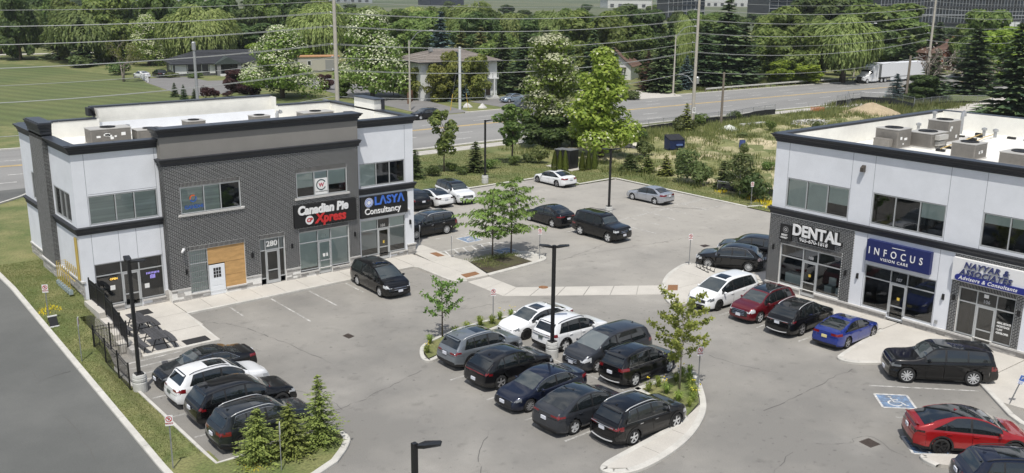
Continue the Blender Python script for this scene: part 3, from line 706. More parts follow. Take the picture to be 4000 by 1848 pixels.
def make_window(parent,fr,us,v0,v1,n,kinds,transom=None,door=None,vdoor=0.06,kinds_top=None,name='window',depth=0.9,handle_side=1):
    f=MB();w=0.055
    def bar(a,b,c,d,t=0.0):fbox(f,fr,a,b,c,d,n-0.06,n+0.035+t)
    for i,u in enumerate(us):
        lo=vdoor-0.03 if door is not None and i in(door,door+1)else v0
        bar(u-w/2,u+w/2,lo,v1)
    for i in range(len(us)-1):
        a,b=us[i]+w/2,us[i+1]-w/2
        lo=vdoor-0.03 if door==i else v0
        bar(a,b,v1-w,v1,-0.003);
        if door!=i:bar(a,b,lo,lo+w,-0.003)
        if transom:bar(a,b,transom-w/2,transom+w/2,-0.003)
    root=part(name,f,M_ALU,parent)
    if door is not None:
        a,b=us[door]+w/2+0.01,us[door+1]-w/2-0.01;d=MB();top=(transom or v1)-w/2-0.01
        for(x0,x1,y0,y1)in((a,a+0.09,vdoor,top),(b-0.09,b,vdoor,top),(a+0.09,b-0.09,top-0.1,top),(a+0.09,b-0.09,vdoor,vdoor+0.2),(a+0.09,b-0.09,vdoor+0.85,vdoor+0.91)):fbox(d,fr,x0,x1,y0,y1,n-0.05,n+0.02)
        part('door',d,M_ALU,root)
        hx=b-0.05 if handle_side>0 else a+0.05;h=MB()
        h.tube([fr.P(hx,vdoor+0.86,n+0.02),fr.P(hx,vdoor+0.86,n+0.09),fr.P(hx,vdoor+1.2,n+0.09),fr.P(hx,vdoor+1.2,n+0.02)],0.018,6);part('door_handle',h,M_GALV,root)
    bl={}
    for i in range(len(us)-1):
        a,b=us[i],us[i+1];spans=[]
        if transom:spans=[(v0 if door!=i else vdoor,transom,kinds[i]),(transom,v1,(kinds_top or kinds)[i])]
        else:spans=[(v0,v1,kinds[i])]
        for c,d,k in spans:
            g=MB();g.quad(fr.P(a,c,n-0.02),fr.P(b,c,n-0.02),fr.P(b,d,n-0.02),fr.P(a,d,n-0.02));part('pane',g,M_GLASS,root)
            kk,_,fr_=k.partition(':');fr_=float(fr_ or 1.0)
            if kk in('blind','zebra','frost'):
                g=MB();fbox(g,fr,a+0.05,b-0.05,d-(d-c)*fr_,d-0.04,n-0.07,n-0.06,back=True)
                part('blind',g,{'blind':M_BLIND,'zebra':M_ZEBRA,'frost':M_FROST}[kk],root)
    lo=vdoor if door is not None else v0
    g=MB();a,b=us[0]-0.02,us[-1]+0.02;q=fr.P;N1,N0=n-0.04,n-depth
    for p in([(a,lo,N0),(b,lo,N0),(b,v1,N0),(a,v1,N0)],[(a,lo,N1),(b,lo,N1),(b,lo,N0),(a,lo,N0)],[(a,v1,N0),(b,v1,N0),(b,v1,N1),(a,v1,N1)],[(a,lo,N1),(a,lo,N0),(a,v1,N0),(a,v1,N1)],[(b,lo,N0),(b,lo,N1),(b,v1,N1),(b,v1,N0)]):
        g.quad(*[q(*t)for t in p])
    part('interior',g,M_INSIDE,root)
    return root
CAMP=Vector((0,0,CAMZ))
def bricks(fr,regions,holes,soldiers,n,parent,keep=300):
    """running bond: the nearest full bricks are parts, the rest one stuff mesh"""
    items=[]
    L,Hh,J=0.237,0.059,0.021
    for(u0,u1,v0,v1)in regions:
        row=0;v=v0
        while v+Hh<=v1+0.02:
            vt=min(v+Hh,v1);off=0.0 if row%2 else(L+J)/2
            u=u0-off
            while u<u1:
                a,b=max(u,u0),min(u+L,u1)
                segs=[(a,b)]
                for h in holes:
                    if h[2]<vt-0.005 and h[3]>v+0.005:
                        ns=[]
                        for s0,s1 in segs:
                            if h[1]<=s0 or h[0]>=s1:ns.append((s0,s1))
                            else:
                                if s0<h[0]-0.02:ns.append((s0,h[0]-0.006))
                                if s1>h[1]+0.02:ns.append((h[1]+0.006,s1))
                        segs=ns
                for s0,s1 in segs:
                    if s1-s0>0.03:items.append((s0,s1,v,vt))
                u+=L+J
            v+=Hh+J;row+=1
    for(u0,u1,v0,v1)in soldiers:
        k=int((u1-u0)/0.0805)
        for i in range(k):
            a=u0+(u1-u0)*i/k;items.append((a,a+(u1-u0)/k-0.018,v0,v1))
    items.sort(key=lambda t:(Vector(fr.P((t[0]+t[1])/2,(t[2]+t[3])/2,n))-CAMP).length)
    full=[t for t in items if t[1]-t[0]>0.236 and t[3]-t[2]>0.058][:keep];fs=set(full)
    shared=MB();fbox(shared,Frame(fr.k,0.0),0,L,0,Hh,-0.01,0.009);bme=shared.mesh('brick',M_BRICK)
    for t in full:
        o=link('brick',bme,parent)
        p=Vector(fr.P(t[0],t[2],n))
        o.location=p
    rest=MB()
    for t in items:
        if t in fs:continue
        fbox(rest,fr,t[0],t[1],t[2],t[3],n-0.01,n+0.009+random.uniform(-.002,.002))
    part('brickwork',rest,M_BRICK,parent,kind='stuff')
def ledge(fr,u0,u1,v0,v1,n,parent,rr=random.Random(5)):
    v=v0
    while v<v1-0.03:
        h=min(rr.choice((0.10,0.13,0.16)),v1-v);h=v1-v if v1-v-h<0.06 else h;u=u0
        while u<u1-0.01:
            l=rr.uniform(0.3,0.75);l=u1-u if u1-u-l<0.2 else l
            q=MB();fbox(q,fr,u+0.006,u+l-0.006,v+0.005,v+h-0.005,n-0.08,n+rr.uniform(-0.012,0.025));part('stone',q,M_STONE,parent)
            u+=l
        v+=h
def sill(fr,u0,u1,v,n,parent,out=0.09,h=0.09,name='sill'):
    q=MB();fbox(q,fr,u0,u1,v-h,v,n-0.12,n+out,back=True);part(name,q,M_CAPSTONE,parent)
def joint(mb,fr,u,v0,v1,n):fbox(mb,fr,u-0.012,u+0.012,v0,v1,n-0.001,n+0.003)
def wall_pack(fr,u,v,n,label,tall=0.34,col=None):
    o=fr.P(u,v,n);t=empty('wall_light',o,0,label,'wall light','lights on the shop fronts')
    q=MB();f2=Frame(fr.k,fr.c);fbox(q,f2,u-0.07,u+0.07,v-tall/2,v+tall/2,n-0.01,n+0.03);part('back_plate',q,M_BLACK,t)
    q=MB();q.lathe([(0.055,-tall/2+0.03),(0.06,0),(0.055,tall/2-0.03)],10,fr.P(u,v,n+0.085));part('lamp_body',q,M_BLACK,t)
    return t
def letters(body,size,fr,u,v,n,m,parent,extrude=0.03,shear=0.0,offset=0.0,spacing=1.0,split=True,name='letter',rot=0.0,sx=1.0):
    for mbt in text_meshes(body,size,extrude,shear,offset,spacing,split=split,sx=sx):
        T=fr.M(u,v,n)@Matrix.Rotation(rot,4,'Z');mbt.v=[tuple(T@Vector(p))for p in mbt.v]
        part(name,mbt,m,parent)
CORN=[(0.0,-0.50),(0.05,-0.50),(0.05,-0.36),(0.11,-0.33),(0.12,-0.24),(0.22,-0.16),(0.24,-0.08),(0.30,-0.06),(0.31,0.0),(-0.34,0.02),(-0.34,-0.10),(-0.30,-0.10)]
BAND=[(0.0,-0.42),(0.06,-0.42),(0.07,-0.26),(0.15,-0.16),(0.17,-0.05),(0.22,-0.03),(0.22,0.0),(0.0,0.03)]
def cornice(paths,prof,ztop,parent,name,m=M_DARKTRIM):
    for p in paths:
        q=MB();sweep(q,p,[(o,z+ztop)for o,z in prof]);part(name,q,m,parent)
def coping(path,ztop,parent,w0=-0.33,w1=0.30,step=3.05):
    """metal cap in lengths with a standing joint between"""
    for a,b in zip(path[:-1],path[1:]):
        L_=math.hypot(b[0]-a[0],b[1]-a[1]);n=max(1,round(L_/step));d=((b[0]-a[0])/L_,(b[1]-a[1])/L_)
        for k in range(n):
            s0,s1=L_*k/n+0.015,L_*(k+1)/n-0.015
            q=MB();sweep(q,[(a[0]+d[0]*s0,a[1]+d[1]*s0),(a[0]+d[0]*s1,a[1]+d[1]*s1)],[(w1,ztop-0.05),(w1+0.012,ztop+0.03),(w0,ztop+0.045),(w0,ztop-0.06)])
            part('coping',q,M_COPING,parent)

# ================================================= left building
LB=empty('shop_building',(26,56.1,0),0,'two storey plaza building with charcoal brick centre, white stucco ends and a boarded shop front','building')
FB,FW=Frame('x',56.10),Frame('x',56.66);FE=Frame('y',14.54)
XL,XR_=14.54,37.54
# white front pieces
mb=MB()
facade(mb,FW,XL,19.45,0.1,9.9,0,[(15.25,19.21,0.55,3.18),(15.28,19.2,5.55,7.25),(16.76,17.8,0.1,0.55)])
facade(mb,FW,32.70,XR_,0.1,9.9,0,[(33.1,36.8,0.55,3.18),(33.12,36.8,5.57,7.22),(34.52,35.46,0.1,0.55)])
facade(mb,FE,-68.2,-56.66,0.9,9.9,0,[(-60.9,-57.6,5.58,7.35),(-66.1,-64.4,5.6,7.4)])
mb.quad((XR_,56.66,0.1),(XR_,68.2,0.1),(XR_,68.2,9.9),(XR_,56.66,9.9))
mb.quad((XR_,68.2,0.1),(XL,68.2,0.1),(XL,68.2,9.9),(XR_,68.2,9.9))
part('stucco_wall',mb,M_WHITE,LB)
q=MB()
for u in(15.24,19.22):joint(q,FW,u,0.9,9.7,0)
for u in(16.76,17.78):joint(q,FW,u,3.2,5.0,0)
for u in(33.0,36.84):joint(q,FW,u,3.2,9.65,0)
for v in(7.35,):fbox(q,FW,15.3,19.2,v-0.01,v+0.01,-0.001,0.003)
part('wall_joint',q,M_JOINT,LB,kind='stuff')
# brick centre: mortar sheet with openings, bricks proud of it
BH=[(20.38,24.2,5.55,7.24),(28.05,31.8,5.57,7.25),(20.62,24.25,0.36,3.23),(25.28,27.03,0.05,3.23),(28.08,31.83,0.5,3.24),(21.82,22.86,0.02,0.4),(29.48,30.45,0.06,0.55)]
mb=MB();facade(mb,FB,19.42,32.70,0.1,8.62,0,BH,0.2)
mb.quad((19.42,56.68,0.1),(19.42,56.10,0.1),(19.42,56.10,8.62),(19.42,56.68,8.62));mb.quad((32.70,56.10,0.1),(32.70,56.68,0.1),(32.70,56.68,8.62),(32.70,56.10,8.62))
part('mortar_wall',mb,M_MORTAR,LB)
SOLD=[(20.38,24.2,7.26,7.5),(28.05,31.8,7.27,7.51),(20.62,24.25,3.25,3.49),(25.28,27.03,3.25,3.49),(28.08,31.83,3.26,3.5)]
BHB=[(a-0.0,b,c,d)for a,b,c,d in BH+SOLD]+[(27.74,32.33,3.64,5.1),(20.2,24.4,5.42,5.55),(27.9,32.0,5.44,5.57)]
bricks(FB,[(19.42,32.70,0.88,8.60)],BHB,SOLD,0.0,LB)
rest=MB()
for k in range(96):
    v=0.9+k*0.08
    for(y0,y1)in(((56.105,56.3),(56.31,56.55),(56.56,56.66))if k%2 else((56.105,56.42),(56.43,56.66))):
        rest.box(19.412,y0,v,19.43,y1,v+0.062);rest.box(32.69,y0,v,32.708,y1,v+0.062)
part('side_brickwork',rest,M_BRICK,LB,kind='stuff')
for a,b in((19.42,20.6),(24.27,25.26),(27.05,28.06),(31.85,32.70)):ledge(FB,a,b,0.13,0.85,0.0,LB);sill(FB,a-0.01,b+0.01,0.93,0.0,LB,0.06,0.08,'stone_cap')
for a,b in((20.62,21.8),(22.9,24.25),(28.08,29.46),(30.47,31.83)):ledge(FB,a,b,0.13,0.42,0.0,LB);sill(FB,a,b,0.50,0.0,LB,0.08,0.08)
ledge(FW,XL,15.24,0.13,0.85,0.0,LB);ledge(FW,19.2,19.41,0.13,0.85,0.02,LB);ledge(FW,36.95,37.62,0.13,0.85,0.06,LB);sill(FW,36.9,37.68,0.93,0.0,LB,0.12,0.08,'stone_cap');sill(FW,XL-0.02,15.25,0.93,0,LB,0.06,0.08,'stone_cap')
for a,b in((15.25,16.74),(17.82,19.21),(33.1,34.5),(35.48,36.93)):ledge(FW,a,b,0.13,0.46,0.0,LB);sill(FW,a,b,0.55,0.0,LB)
for a,b,v in((20.25,24.35,5.55),(27.92,31.93,5.57)):sill(FB,a,b,v,0.0,LB,0.1,0.12)
# end wall: stone base, brick pier, windows
ledge(FE,-68.2,-64.15,1.2,2.25,0.02,LB);ledge(FE,-61.15,-56.64,1.0,2.2,0.02,LB);ledge(FE,-64.12,-61.18,1.2,2.2,0.34,LB)
sill(FE,-68.2,-64.12,2.32,0.0,LB,0.08,0.1,'stone_cap');sill(FE,-61.18,-56.6,2.28,0.0,LB,0.08,0.1,'stone_cap');sill(FE,-64.16,-61.14,2.28,0.3,LB,0.1,0.1,'stone_cap')
q=MB();fbox(q,FE,-64.1,-61.2,1.0,10.3,-0.05,0.30);part('pier_mortar',q,M_MORTAR,LB)
rest=MB()
for k in range(100):
    v=2.3+k*0.08
    if v>10.2:break
    u=-64.1+(0.0 if k%2 else-0.12)
    while u<-61.2:
        a,b=max(u,-64.1),min(u+0.247,-61.2)
        if b-a>0.03:fbox(rest,FE,a,b,v,v+0.059,0.29,0.304)
        u+=0.258
    for(n0,n1)in(((0.0,0.18),(0.19,0.305))if k%2 else((0.0,0.06),(0.07,0.305))):
        rest.box(14.54-n1,61.19,v,14.54-n0,61.21,v+0.062)
part('pier_brickwork',rest,M_BRICK,LB,kind='stuff')
cornice([[(14.84,64.12),(14.22,64.12),(14.22,61.18),(14.84,61.18)]],[(o*0.6,z*1.3)for o,z in CORN[:9]]+[(-0.3,0.02)],11.0,LB,'pier_capital')
q=MB();q.box(14.14,61.05,11.0,14.95,64.25,11.06);part('pier_cap',q,M_COPING,LB)
q=MB();q.box(14.24,61.2,10.0,14.85,64.1,11.0);part('pier_block',q,M_DARKTRIM,LB)
# right end pier block standing above the parapet
q=MB();q.box(37.2,61.2,9.0,37.8,64.1,10.95);part('pier_block',q,M_ROOF,LB)
q=MB();q.box(37.1,61.08,10.95,38.05,64.22,11.02);part('pier_cap',q,M_COPING,LB)
q=MB();q.box(37.81,61.1,9.9,38.05,64.2,10.94);part('pier_capital',q,M_DARKTRIM,LB)
# cornices, mid bands, copings
FRONT_L=[(XL,68.2),(XL,64.16),];FRONT_L2=[(XL,61.14),(XL,56.66),(19.44,56.66)]
cornice([FRONT_L,FRONT_L2,[(32.71,56.66),(XR_,56.66),(XR_,68.2)]],CORN,10.22,LB,'cornice')
cornice([[(19.40,57.3),(19.40,56.10),(32.73,56.10),(32.73,57.3)]],CORN,10.84,LB,'cornice')
cornice([[(19.40,56.68),(19.40,56.10),(32.73,56.10),(32.73,56.68)]],BAND,9.03,LB,'mid_cornice')
cornice([[(XL,68.2),(XL,64.12)],[(XL,61.18),(XL,56.66),(19.41,56.66)],[(32.71,56.66),(XR_,56.66),(XR_,68.2)]],BAND,5.46,LB,'storey_band')
mb=MB();facade(mb,FB,19.40,32.73,9.02,10.45,0.0);mb.quad((19.40,57.3,9.02),(19.40,56.1,9.02),(19.40,56.1,10.45),(19.40,57.3,10.45));mb.quad((32.73,56.1,9.02),(32.73,57.3,9.02),(32.73,57.3,10.45),(32.73,56.1,10.45))
mb.quad((32.73,57.3,9.02),(19.4,57.3,9.02),(19.4,57.3,10.45),(32.73,57.3,10.45))
part('grey_parapet',mb,M_GREYSTUC,LB)
coping(FRONT_L,10.22,LB);coping(FRONT_L2,10.22,LB);coping([(32.75,56.66),(XR_,56.66),(XR_,61.0)],10.22,LB);coping([(XR_,64.3),(XR_,68.2)],10.22,LB)
coping([(19.38,56.10),(32.75,56.10)],10.84,LB,-0.6)
# roof, inner faces of the parapet, stepped back parapet
RZ=9.08
mb=MB();mb.quad((XL+.3,57,RZ),(XR_-.3,57,RZ),(XR_-.3,68.0,RZ),(XL+.3,68.0,RZ));mb.quad((19.6,68.0,RZ),(32.5,68.0,RZ),(32.5,69.2,RZ),(19.6,69.2,RZ))
part('roof',mb,M_ROOF,LB)
mb=MB();top=10.2
def inner(a,b,z1,z0=RZ-0.02):mb.quad((b[0],b[1],z0),(a[0],a[1],z0),(a[0],a[1],z1),(b[0],b[1],z1))
inner((XL+.3,56.96),(XL+.3,68.0),top);inner((19.6,57.35),(XL+.3,57.0),top)
inner((XL+.3,67.9),(19.56,67.9),top);inner((19.56,67.9),(19.56,68.9),10.85);inner((19.56,68.9),(32.6,68.9),10.85);inner((32.6,68.9),(32.6,67.9),10.85);inner((32.6,67.9),(XR_-.3,67.9),top);inner((XR_-.3,68.0),(XR_-.3,56.96),top);inner((XR_-.3,57.0),(32.6,57.35),top)
mb.quad((19.5,68.95,9),(19.5,69.25,9),(19.5,69.25,10.85),(19.5,68.95,10.85));mb.quad((32.7,69.25,9),(19.5,69.25,9),(19.5,69.25,10.85),(32.7,69.25,10.85))
part('parapet_lining',mb,M_ROOF,LB)
coping([(XR_,68.2),(32.7,68.2)],10.22,LB);coping([(19.4,68.2),(XL,68.2)],10.22,LB);coping([(32.75,69.2),(19.35,69.2)],10.88,LB)
cornice([[(19.5,68.2),(19.5,69.2),(19.2,69.2)][:2]],[(-o,z)for o,z in CORN[:9]],10.86,LB,'cornice_return')
q=MB();q.prism([(19.1,68.6),(19.5,68.6),(19.5,69.3),(19.1,69.3)],10.3,10.86,bottom=True);part('cornice_return',q,M_DARKTRIM,LB)
# windows and shop fronts
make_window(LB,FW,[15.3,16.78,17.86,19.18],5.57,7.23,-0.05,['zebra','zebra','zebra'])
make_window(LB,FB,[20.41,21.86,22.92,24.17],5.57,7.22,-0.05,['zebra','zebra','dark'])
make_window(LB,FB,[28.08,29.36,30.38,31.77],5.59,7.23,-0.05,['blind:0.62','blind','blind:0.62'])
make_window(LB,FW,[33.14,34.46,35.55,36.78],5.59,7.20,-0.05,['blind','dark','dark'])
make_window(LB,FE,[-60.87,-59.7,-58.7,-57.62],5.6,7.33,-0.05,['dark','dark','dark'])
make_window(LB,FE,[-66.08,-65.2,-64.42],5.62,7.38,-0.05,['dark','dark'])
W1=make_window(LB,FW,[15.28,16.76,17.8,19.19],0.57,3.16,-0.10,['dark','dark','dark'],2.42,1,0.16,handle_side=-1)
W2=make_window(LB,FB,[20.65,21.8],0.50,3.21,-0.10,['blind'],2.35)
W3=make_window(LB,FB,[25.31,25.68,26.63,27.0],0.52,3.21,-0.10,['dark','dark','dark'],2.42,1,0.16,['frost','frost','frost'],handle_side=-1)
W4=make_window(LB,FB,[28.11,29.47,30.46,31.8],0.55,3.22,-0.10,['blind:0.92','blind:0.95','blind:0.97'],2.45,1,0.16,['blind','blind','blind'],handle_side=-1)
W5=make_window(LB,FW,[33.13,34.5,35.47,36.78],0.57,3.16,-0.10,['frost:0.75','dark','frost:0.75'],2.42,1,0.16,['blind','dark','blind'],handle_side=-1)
letters('280',0.52,FB,25.76,2.82,-0.09,M_PAPER,W3,0.004,offset=0.012,name='number')
letters('103',0.30,FB,29.68,2.72,-0.09,mat('etched_number',(0.30,0.36,0.34),0.6),W4,0.003,name='number')
letters('101',0.30,FW,34.72,2.62,-0.09,M_PAPER,W5,0.003,name='number')
# plywood over the middle opening, white steel door
M_PLY=mat('plywood',(0.50,0.30,0.12),0.8,var=0.16,vscale=1.6,stretch=(1,1,4),fine=0.08,fscale=25)
for a,b,c,d in((21.83,24.24,2.16,3.22),(22.9,24.24,1.28,2.14),(22.9,24.24,0.5,1.26)):
    q=MB();fbox(q,FB,a,b,c,d,-0.12,-0.07+random.uniform(0,.015));part('plywood_sheet',q,M_PLY,LB)
q=MB();fbox(q,FB,21.85,22.86,0.14,2.08,-0.12,-0.02);dw=part('white_door',q,mat('white_door_paint',(0.74,0.77,0.80),0.45),LB)
q=MB()
for i in range(3):
    for j in range(3):fbox(q,FB,22.12+i*0.17,22.26+i*0.17,1.25+j*0.22,1.44+j*0.22,-0.03,-0.014)
part('door_light',q,M_SIGNBLACK,dw)
q=MB()
for a,c in((22.0,0.3),(22.42,0.3),(22.0,0.75),(22.42,0.75)):fbox(q,FB,a,a+0.32,c,c+0.36,-0.03,-0.010)
part('door_panel',q,mat('white_door_paint',(0.74,0.77,0.80),0.45),dw)
q=MB()
for u in np.arange(20.72,21.8,0.13):fbox(q,FB,u,u+0.02,0.55,3.18,-0.075,-0.055)
for v in np.arange(0.75,3.1,0.36):fbox(q,FB,20.68,21.78,v,v+0.02,-0.078,-0.054)
part('security_grille',q,M_GALV,W2)
# window graphics
M_BLUEG=mat('blue_graphic',(0.05,0.13,0.42),0.5);M_ORANGE=mat('orange_graphic',(0.65,0.13,0.04),0.5)
letters('GANDHI',0.30,FB,20.62,5.95,-0.03,M_BLUEG,LB,0.004,offset=0.01,split=False,name='window_lettering')
def ring(fr,u,v,n,r,w,m,parent,t0=0,t1=2*math.pi,name='emblem'):
    q=MB();ts=np.linspace(t0,t1,25)
    for a,b in zip(ts[:-1],ts[1:]):
        q.quad(fr.P(u+r*math.cos(a),v+r*math.sin(a),n),fr.P(u+(r+w)*math.cos(a),v+(r+w)*math.sin(a),n),fr.P(u+(r+w)*math.cos(b),v+(r+w)*math.sin(b),n),fr.P(u+r*math.cos(b),v+r*math.sin(b),n))
    part(name,q,m,parent)
ring(FB,21.18,6.47,-0.028,0.15,0.07,M_BLUEG,LB,3.3,6.9);ring(FB,21.16,6.5,-0.026,0.13,0.08,M_ORANGE,LB,0.8,3.6)
q=MB();fbox(q,FB,29.42,30.34,5.65,6.72,-0.06,-0.045);part('window_poster',q,M_PAPER,LB)
ring(FB,29.88,6.28,-0.038,0.30,0.07,mat('dark_teal_graphic',(0.01,0.05,0.06),0.5),LB,0.5,5.8)
letters('W',0.36,FB,29.70,6.26,-0.036,mat('crimson_graphic',(0.45,0.02,0.06),0.5),LB,0.003,offset=0.01,split=False,name='emblem')
letters('NW IMMIGRATION',0.105,FB,29.45,5.83,-0.038,M_SIGNBLACK,LB,0.003,split=False,name='window_lettering')
q=MB();fbox(q,FW,16.0,16.5,2.02,2.22,-0.11,-0.095);open_sign=part('open_sign',q,M_SIGNBLACK,W1)
letters('OPEN',0.17,FW,16.06,2.12,-0.09,mat('amber_sign_glow',(1.0,0.62,0.12),0.5,emit=0.7),W1,0.004,offset=0.006,split=False,name='open_lettering')
q=MB();rr=random.Random(3)
for k in range(9):fbox(q,FW,18.2+k*0.09,18.25+k*0.09,2.05+rr.uniform(-.02,.02),2.16,-0.11,-0.09)
for k in range(4):fbox(q,FW,18.42+k*0.08,18.47+k*0.08,1.75,1.98+rr.uniform(-.02,.02),-0.11,-0.09)
part('neon_sign',q,mat('violet_neon',(0.45,0.38,1.0),0.5,emit=0.08),W1)
for a,c in((16.05,1.45),(18.05,1.2)):
    q=MB();fbox(q,FW,a,a+.28,c,c+.28,-0.11,-0.095);part('paper_notice',q,M_PAPER,W1)
for a,c in((29.82,30.0),(30.08,30.2)):
    q=MB();fbox(q,FB,a,c,1.3,1.52,-0.10,-0.085);part('paper_notice',q,M_PAPER,W4)
q=MB();fbox(q,FW,34.93,35.05,1.3,1.5,-0.10,-0.085);part('door_sticker',q,mat('yellow_sticker',(0.7,0.5,0.08),0.6),W5)
# shop signs
def sign_board(u0,u1,v0,v1,fr,m,label,n=0.0,d=0.16):
    t=empty('shop_sign',fr.P((u0+u1)/2,v0,n),0,label,'shop sign')
    q=MB();fbox(q,fr,u0,u1,v0,v1,n-0.02,n+d,back=True);part('board',q,m,t);return t
s=sign_board(27.73,32.35,3.62,5.12,FB,M_SIGNBLACK,'long black sign reading Canadian Pie Xpress in white and red letters',0.02)
letters('Canadian Pie',0.80,FB,27.95,4.72,0.21,M_SIGNWHITE,s,0.03,shear=0.12,offset=0.034,sx=0.90)
letters('Xpress',0.86,FB,29.25,4.06,0.21,mat('red_letter_face',(0.55,0.03,0.03),0.4),s,0.03,shear=0.12,offset=0.032,sx=0.92)
q=MB();q.add([FB.P(28.78+0.30*math.cos(t),4.06+0.30*math.sin(t),0.22)for t in np.linspace(0,2*math.pi,25)[:-1]],[tuple(range(24))]);part('white_disc',q,M_SIGNWHITE,s)
letters('CP',0.34,FB,28.56,4.06,0.235,M_SIGNRED,s,0.005,shear=0.2,offset=0.015,split=False,name='emblem')
s=sign_board(33.06,36.9,3.39,4.9,FW,M_SIGNBLACK,'black sign reading LASYA in blue above Consultancy in white',0.02)
letters('L\u039bSY\u039b',0.80,FW,34.12,4.50,0.21,mat('blue_letter_face',(0.06,0.17,0.62),0.4),s,0.03,offset=0.022,spacing=1.06,sx=1.02)
letters('Consultancy',0.62,FW,33.32,3.82,0.21,M_SIGNWHITE,s,0.025,offset=0.008,sx=0.96)
q=MB();q.add([FW.P(33.68+0.34*math.cos(t),4.48+0.34*math.sin(t),0.215)for t in np.linspace(0,2*math.pi,25)[:-1]],[tuple(range(24))]);part('emblem_disc',q,M_SIGNWHITE,s)
for r,t0,t1 in((0.26,0,6.28),(0.15,0.6,3.8),(0.15,3.7,6.9)):ring(FW,33.68,4.48,0.225,r,0.045,mat('blue_letter_face',(0.06,0.17,0.62),0.4),s,t0,t1)
# lights, camera, gas meters on the left building
for u,v,fr,lab in((20.42,1.95,FB,'black wall light left of the barred window'),(24.75,2.3,FB,'black wall light between the plywood and the door numbered 280'),(27.55,2.45,FB,'black wall light right of the door numbered 280'),(32.3,2.5,FB,'black wall light at the right edge of the brick under the pie shop sign'),(37.2,2.55,FW,'black wall light on the white pier at the right end of the left building')):
    wall_pack(fr,u,v,0.0,lab)
t=empty('security_camera',FB.P(20.3,3.4,0),0,'white security camera on the brick above the barred window','camera')
q=MB();fbox(q,FB,20.25,20.4,3.32,3.48,0,0.08);part('bracket',q,M_SIGNWHITE,t)
q=MB();q.tube([FB.P(20.3,3.4,0.1),FB.P(20.1,3.33,0.35)],0.07,8);part('camera_body',q,M_SIGNWHITE,t)
t=empty('security_camera',FW.P(37.05,3.55,0),0,'small white camera on the pier beside the blue lettered sign','camera')
q=MB();fbox(q,FW,36.98,37.12,3.5,3.6,0,0.16);part('camera_body',q,M_SIGNWHITE,t)
t=empty('gas_meter_bank',(14.3,58.2,1.4),0,'row of grey gas meters with yellow pipes at the left end wall','gas meters')
M_YPIPE=mat('yellow_gas_pipe',(0.48,0.36,0.10),0.5)
for k in range(7):
    y=57.2+k*0.42;q=MB()
    q.tube([(13.95,y,1.75),(13.95,y,2.95),(14.45,y,2.95),(14.47,y-0.0,2.4)],0.028,6);part('yellow_pipe',q,M_YPIPE,t)
    q=MB();q.box(13.84,y-0.09,1.5,14.06,y+0.09,1.74);q.lathe([(0.075,0),(0.075,0.08)],10,(13.96,y,1.74));part('meter',q,mat('meter_grey',(0.30,0.36,0.38),0.5),t)
for k in range(2):
    q=MB();q.tube([(14.47,57.0+k*0.22,2.3),(14.47,57.0+k*0.22,4.85)],0.05,6);part('riser_pipe',q,M_YPIPE,t)
q=MB();q.tube([(14.2,57.0,2.3),(14.2,60.1,2.4)],0.03,6);part('header_pipe',q,M_YPIPE,t)

# ================================================= roof equipment
def condenser(x,y,z,w,d,h,label,group,rz=0.0,base=None,stickers=0):
    t=empty('air_conditioner',(x,y,z),rz,label,'air conditioner',group)
    q=MB();q.box(-w/2,-d/2,0.08,w/2,d/2,h);
    part('casing',q,M_HVAC,t,local=True)
    q=MB();q.box(-w/2-0.03,-d/2-0.03,h,w/2+0.03,d/2+0.03,h+0.05);part('top_plate',q,M_HVACTOP,t,local=True)
    r=min(w,d)*0.36;q=MB();q.lathe([(r,0.0),(r,0.02)],16,(0,0,h+0.045));part('fan_opening',q,M_BLACK,t,local=True)
    q=MB();q.lathe([(r,0),(r+0.02,0.05),(r-0.02,0.05)],16,(0,0,h+0.05),cap0=False,cap1=False)
    for k in range(6):q.tube([(0,0,h+0.085),(r*math.cos(k*1.047),r*math.sin(k*1.047),h+0.085)],0.01,4)
    part('fan_guard',q,M_BLACKPLASTIC,t,local=True)
    q=MB();k=0
    for i in range(14):
        zz=0.2+i*(h-0.3)/14;q.box(-w/2+0.06,-d/2-0.012,zz,w/2-0.06,-d/2-0.002,zz+0.02);q.box(-w/2-0.012,-d/2+0.06,zz,-w/2-0.002,d/2-0.06,zz+0.02)
    part('louvre',q,M_HVAC,t,local=True,kind='stuff')
    q=MB();q.box(-w/2-0.05,-d/2-0.05,0,w/2+0.05,d/2+0.05,0.08);part('base',q,M_CAPSTONE,t,local=True)
    rr=random.Random(int(x*10))
    if stickers:
        q=MB()
        for k in range(stickers):
            a=-w/2+0.15+rr.random()*(w-0.7);b=0.25+rr.random()*(h-0.6);q.box(a,-d/2-0.02,b,a+rr.uniform(.12,.4),-d/2-0.014,b+rr.uniform(.1,.25))
        part('sticker',q,M_PAPER,t,local=True,kind='stuff')
    return t
GA='roof top units on the left building';GB='roof top units on the right building'
condenser(18.9,64.0,RZ,2.5,1.3,0.98,'big taupe roof unit covered in white stickers at the left end of the roof',GA,stickers=9)
condenser(21.4,63.6,RZ,1.9,1.1,0.75,'low flat roof unit beside the stickered roof unit',GA)
condenser(24.2,63.0,RZ,1.25,1.0,1.15,'small square roof unit behind the grey parapet, nearer the stickered unit',GA)
condenser(29.0,63.2,RZ,1.2,1.0,1.1,'small square roof unit behind the middle of the grey parapet',GA)
condenser(34.6,65.5,RZ,2.5,1.2,0.75,'long low roof unit at the right end of the left roof',GA)
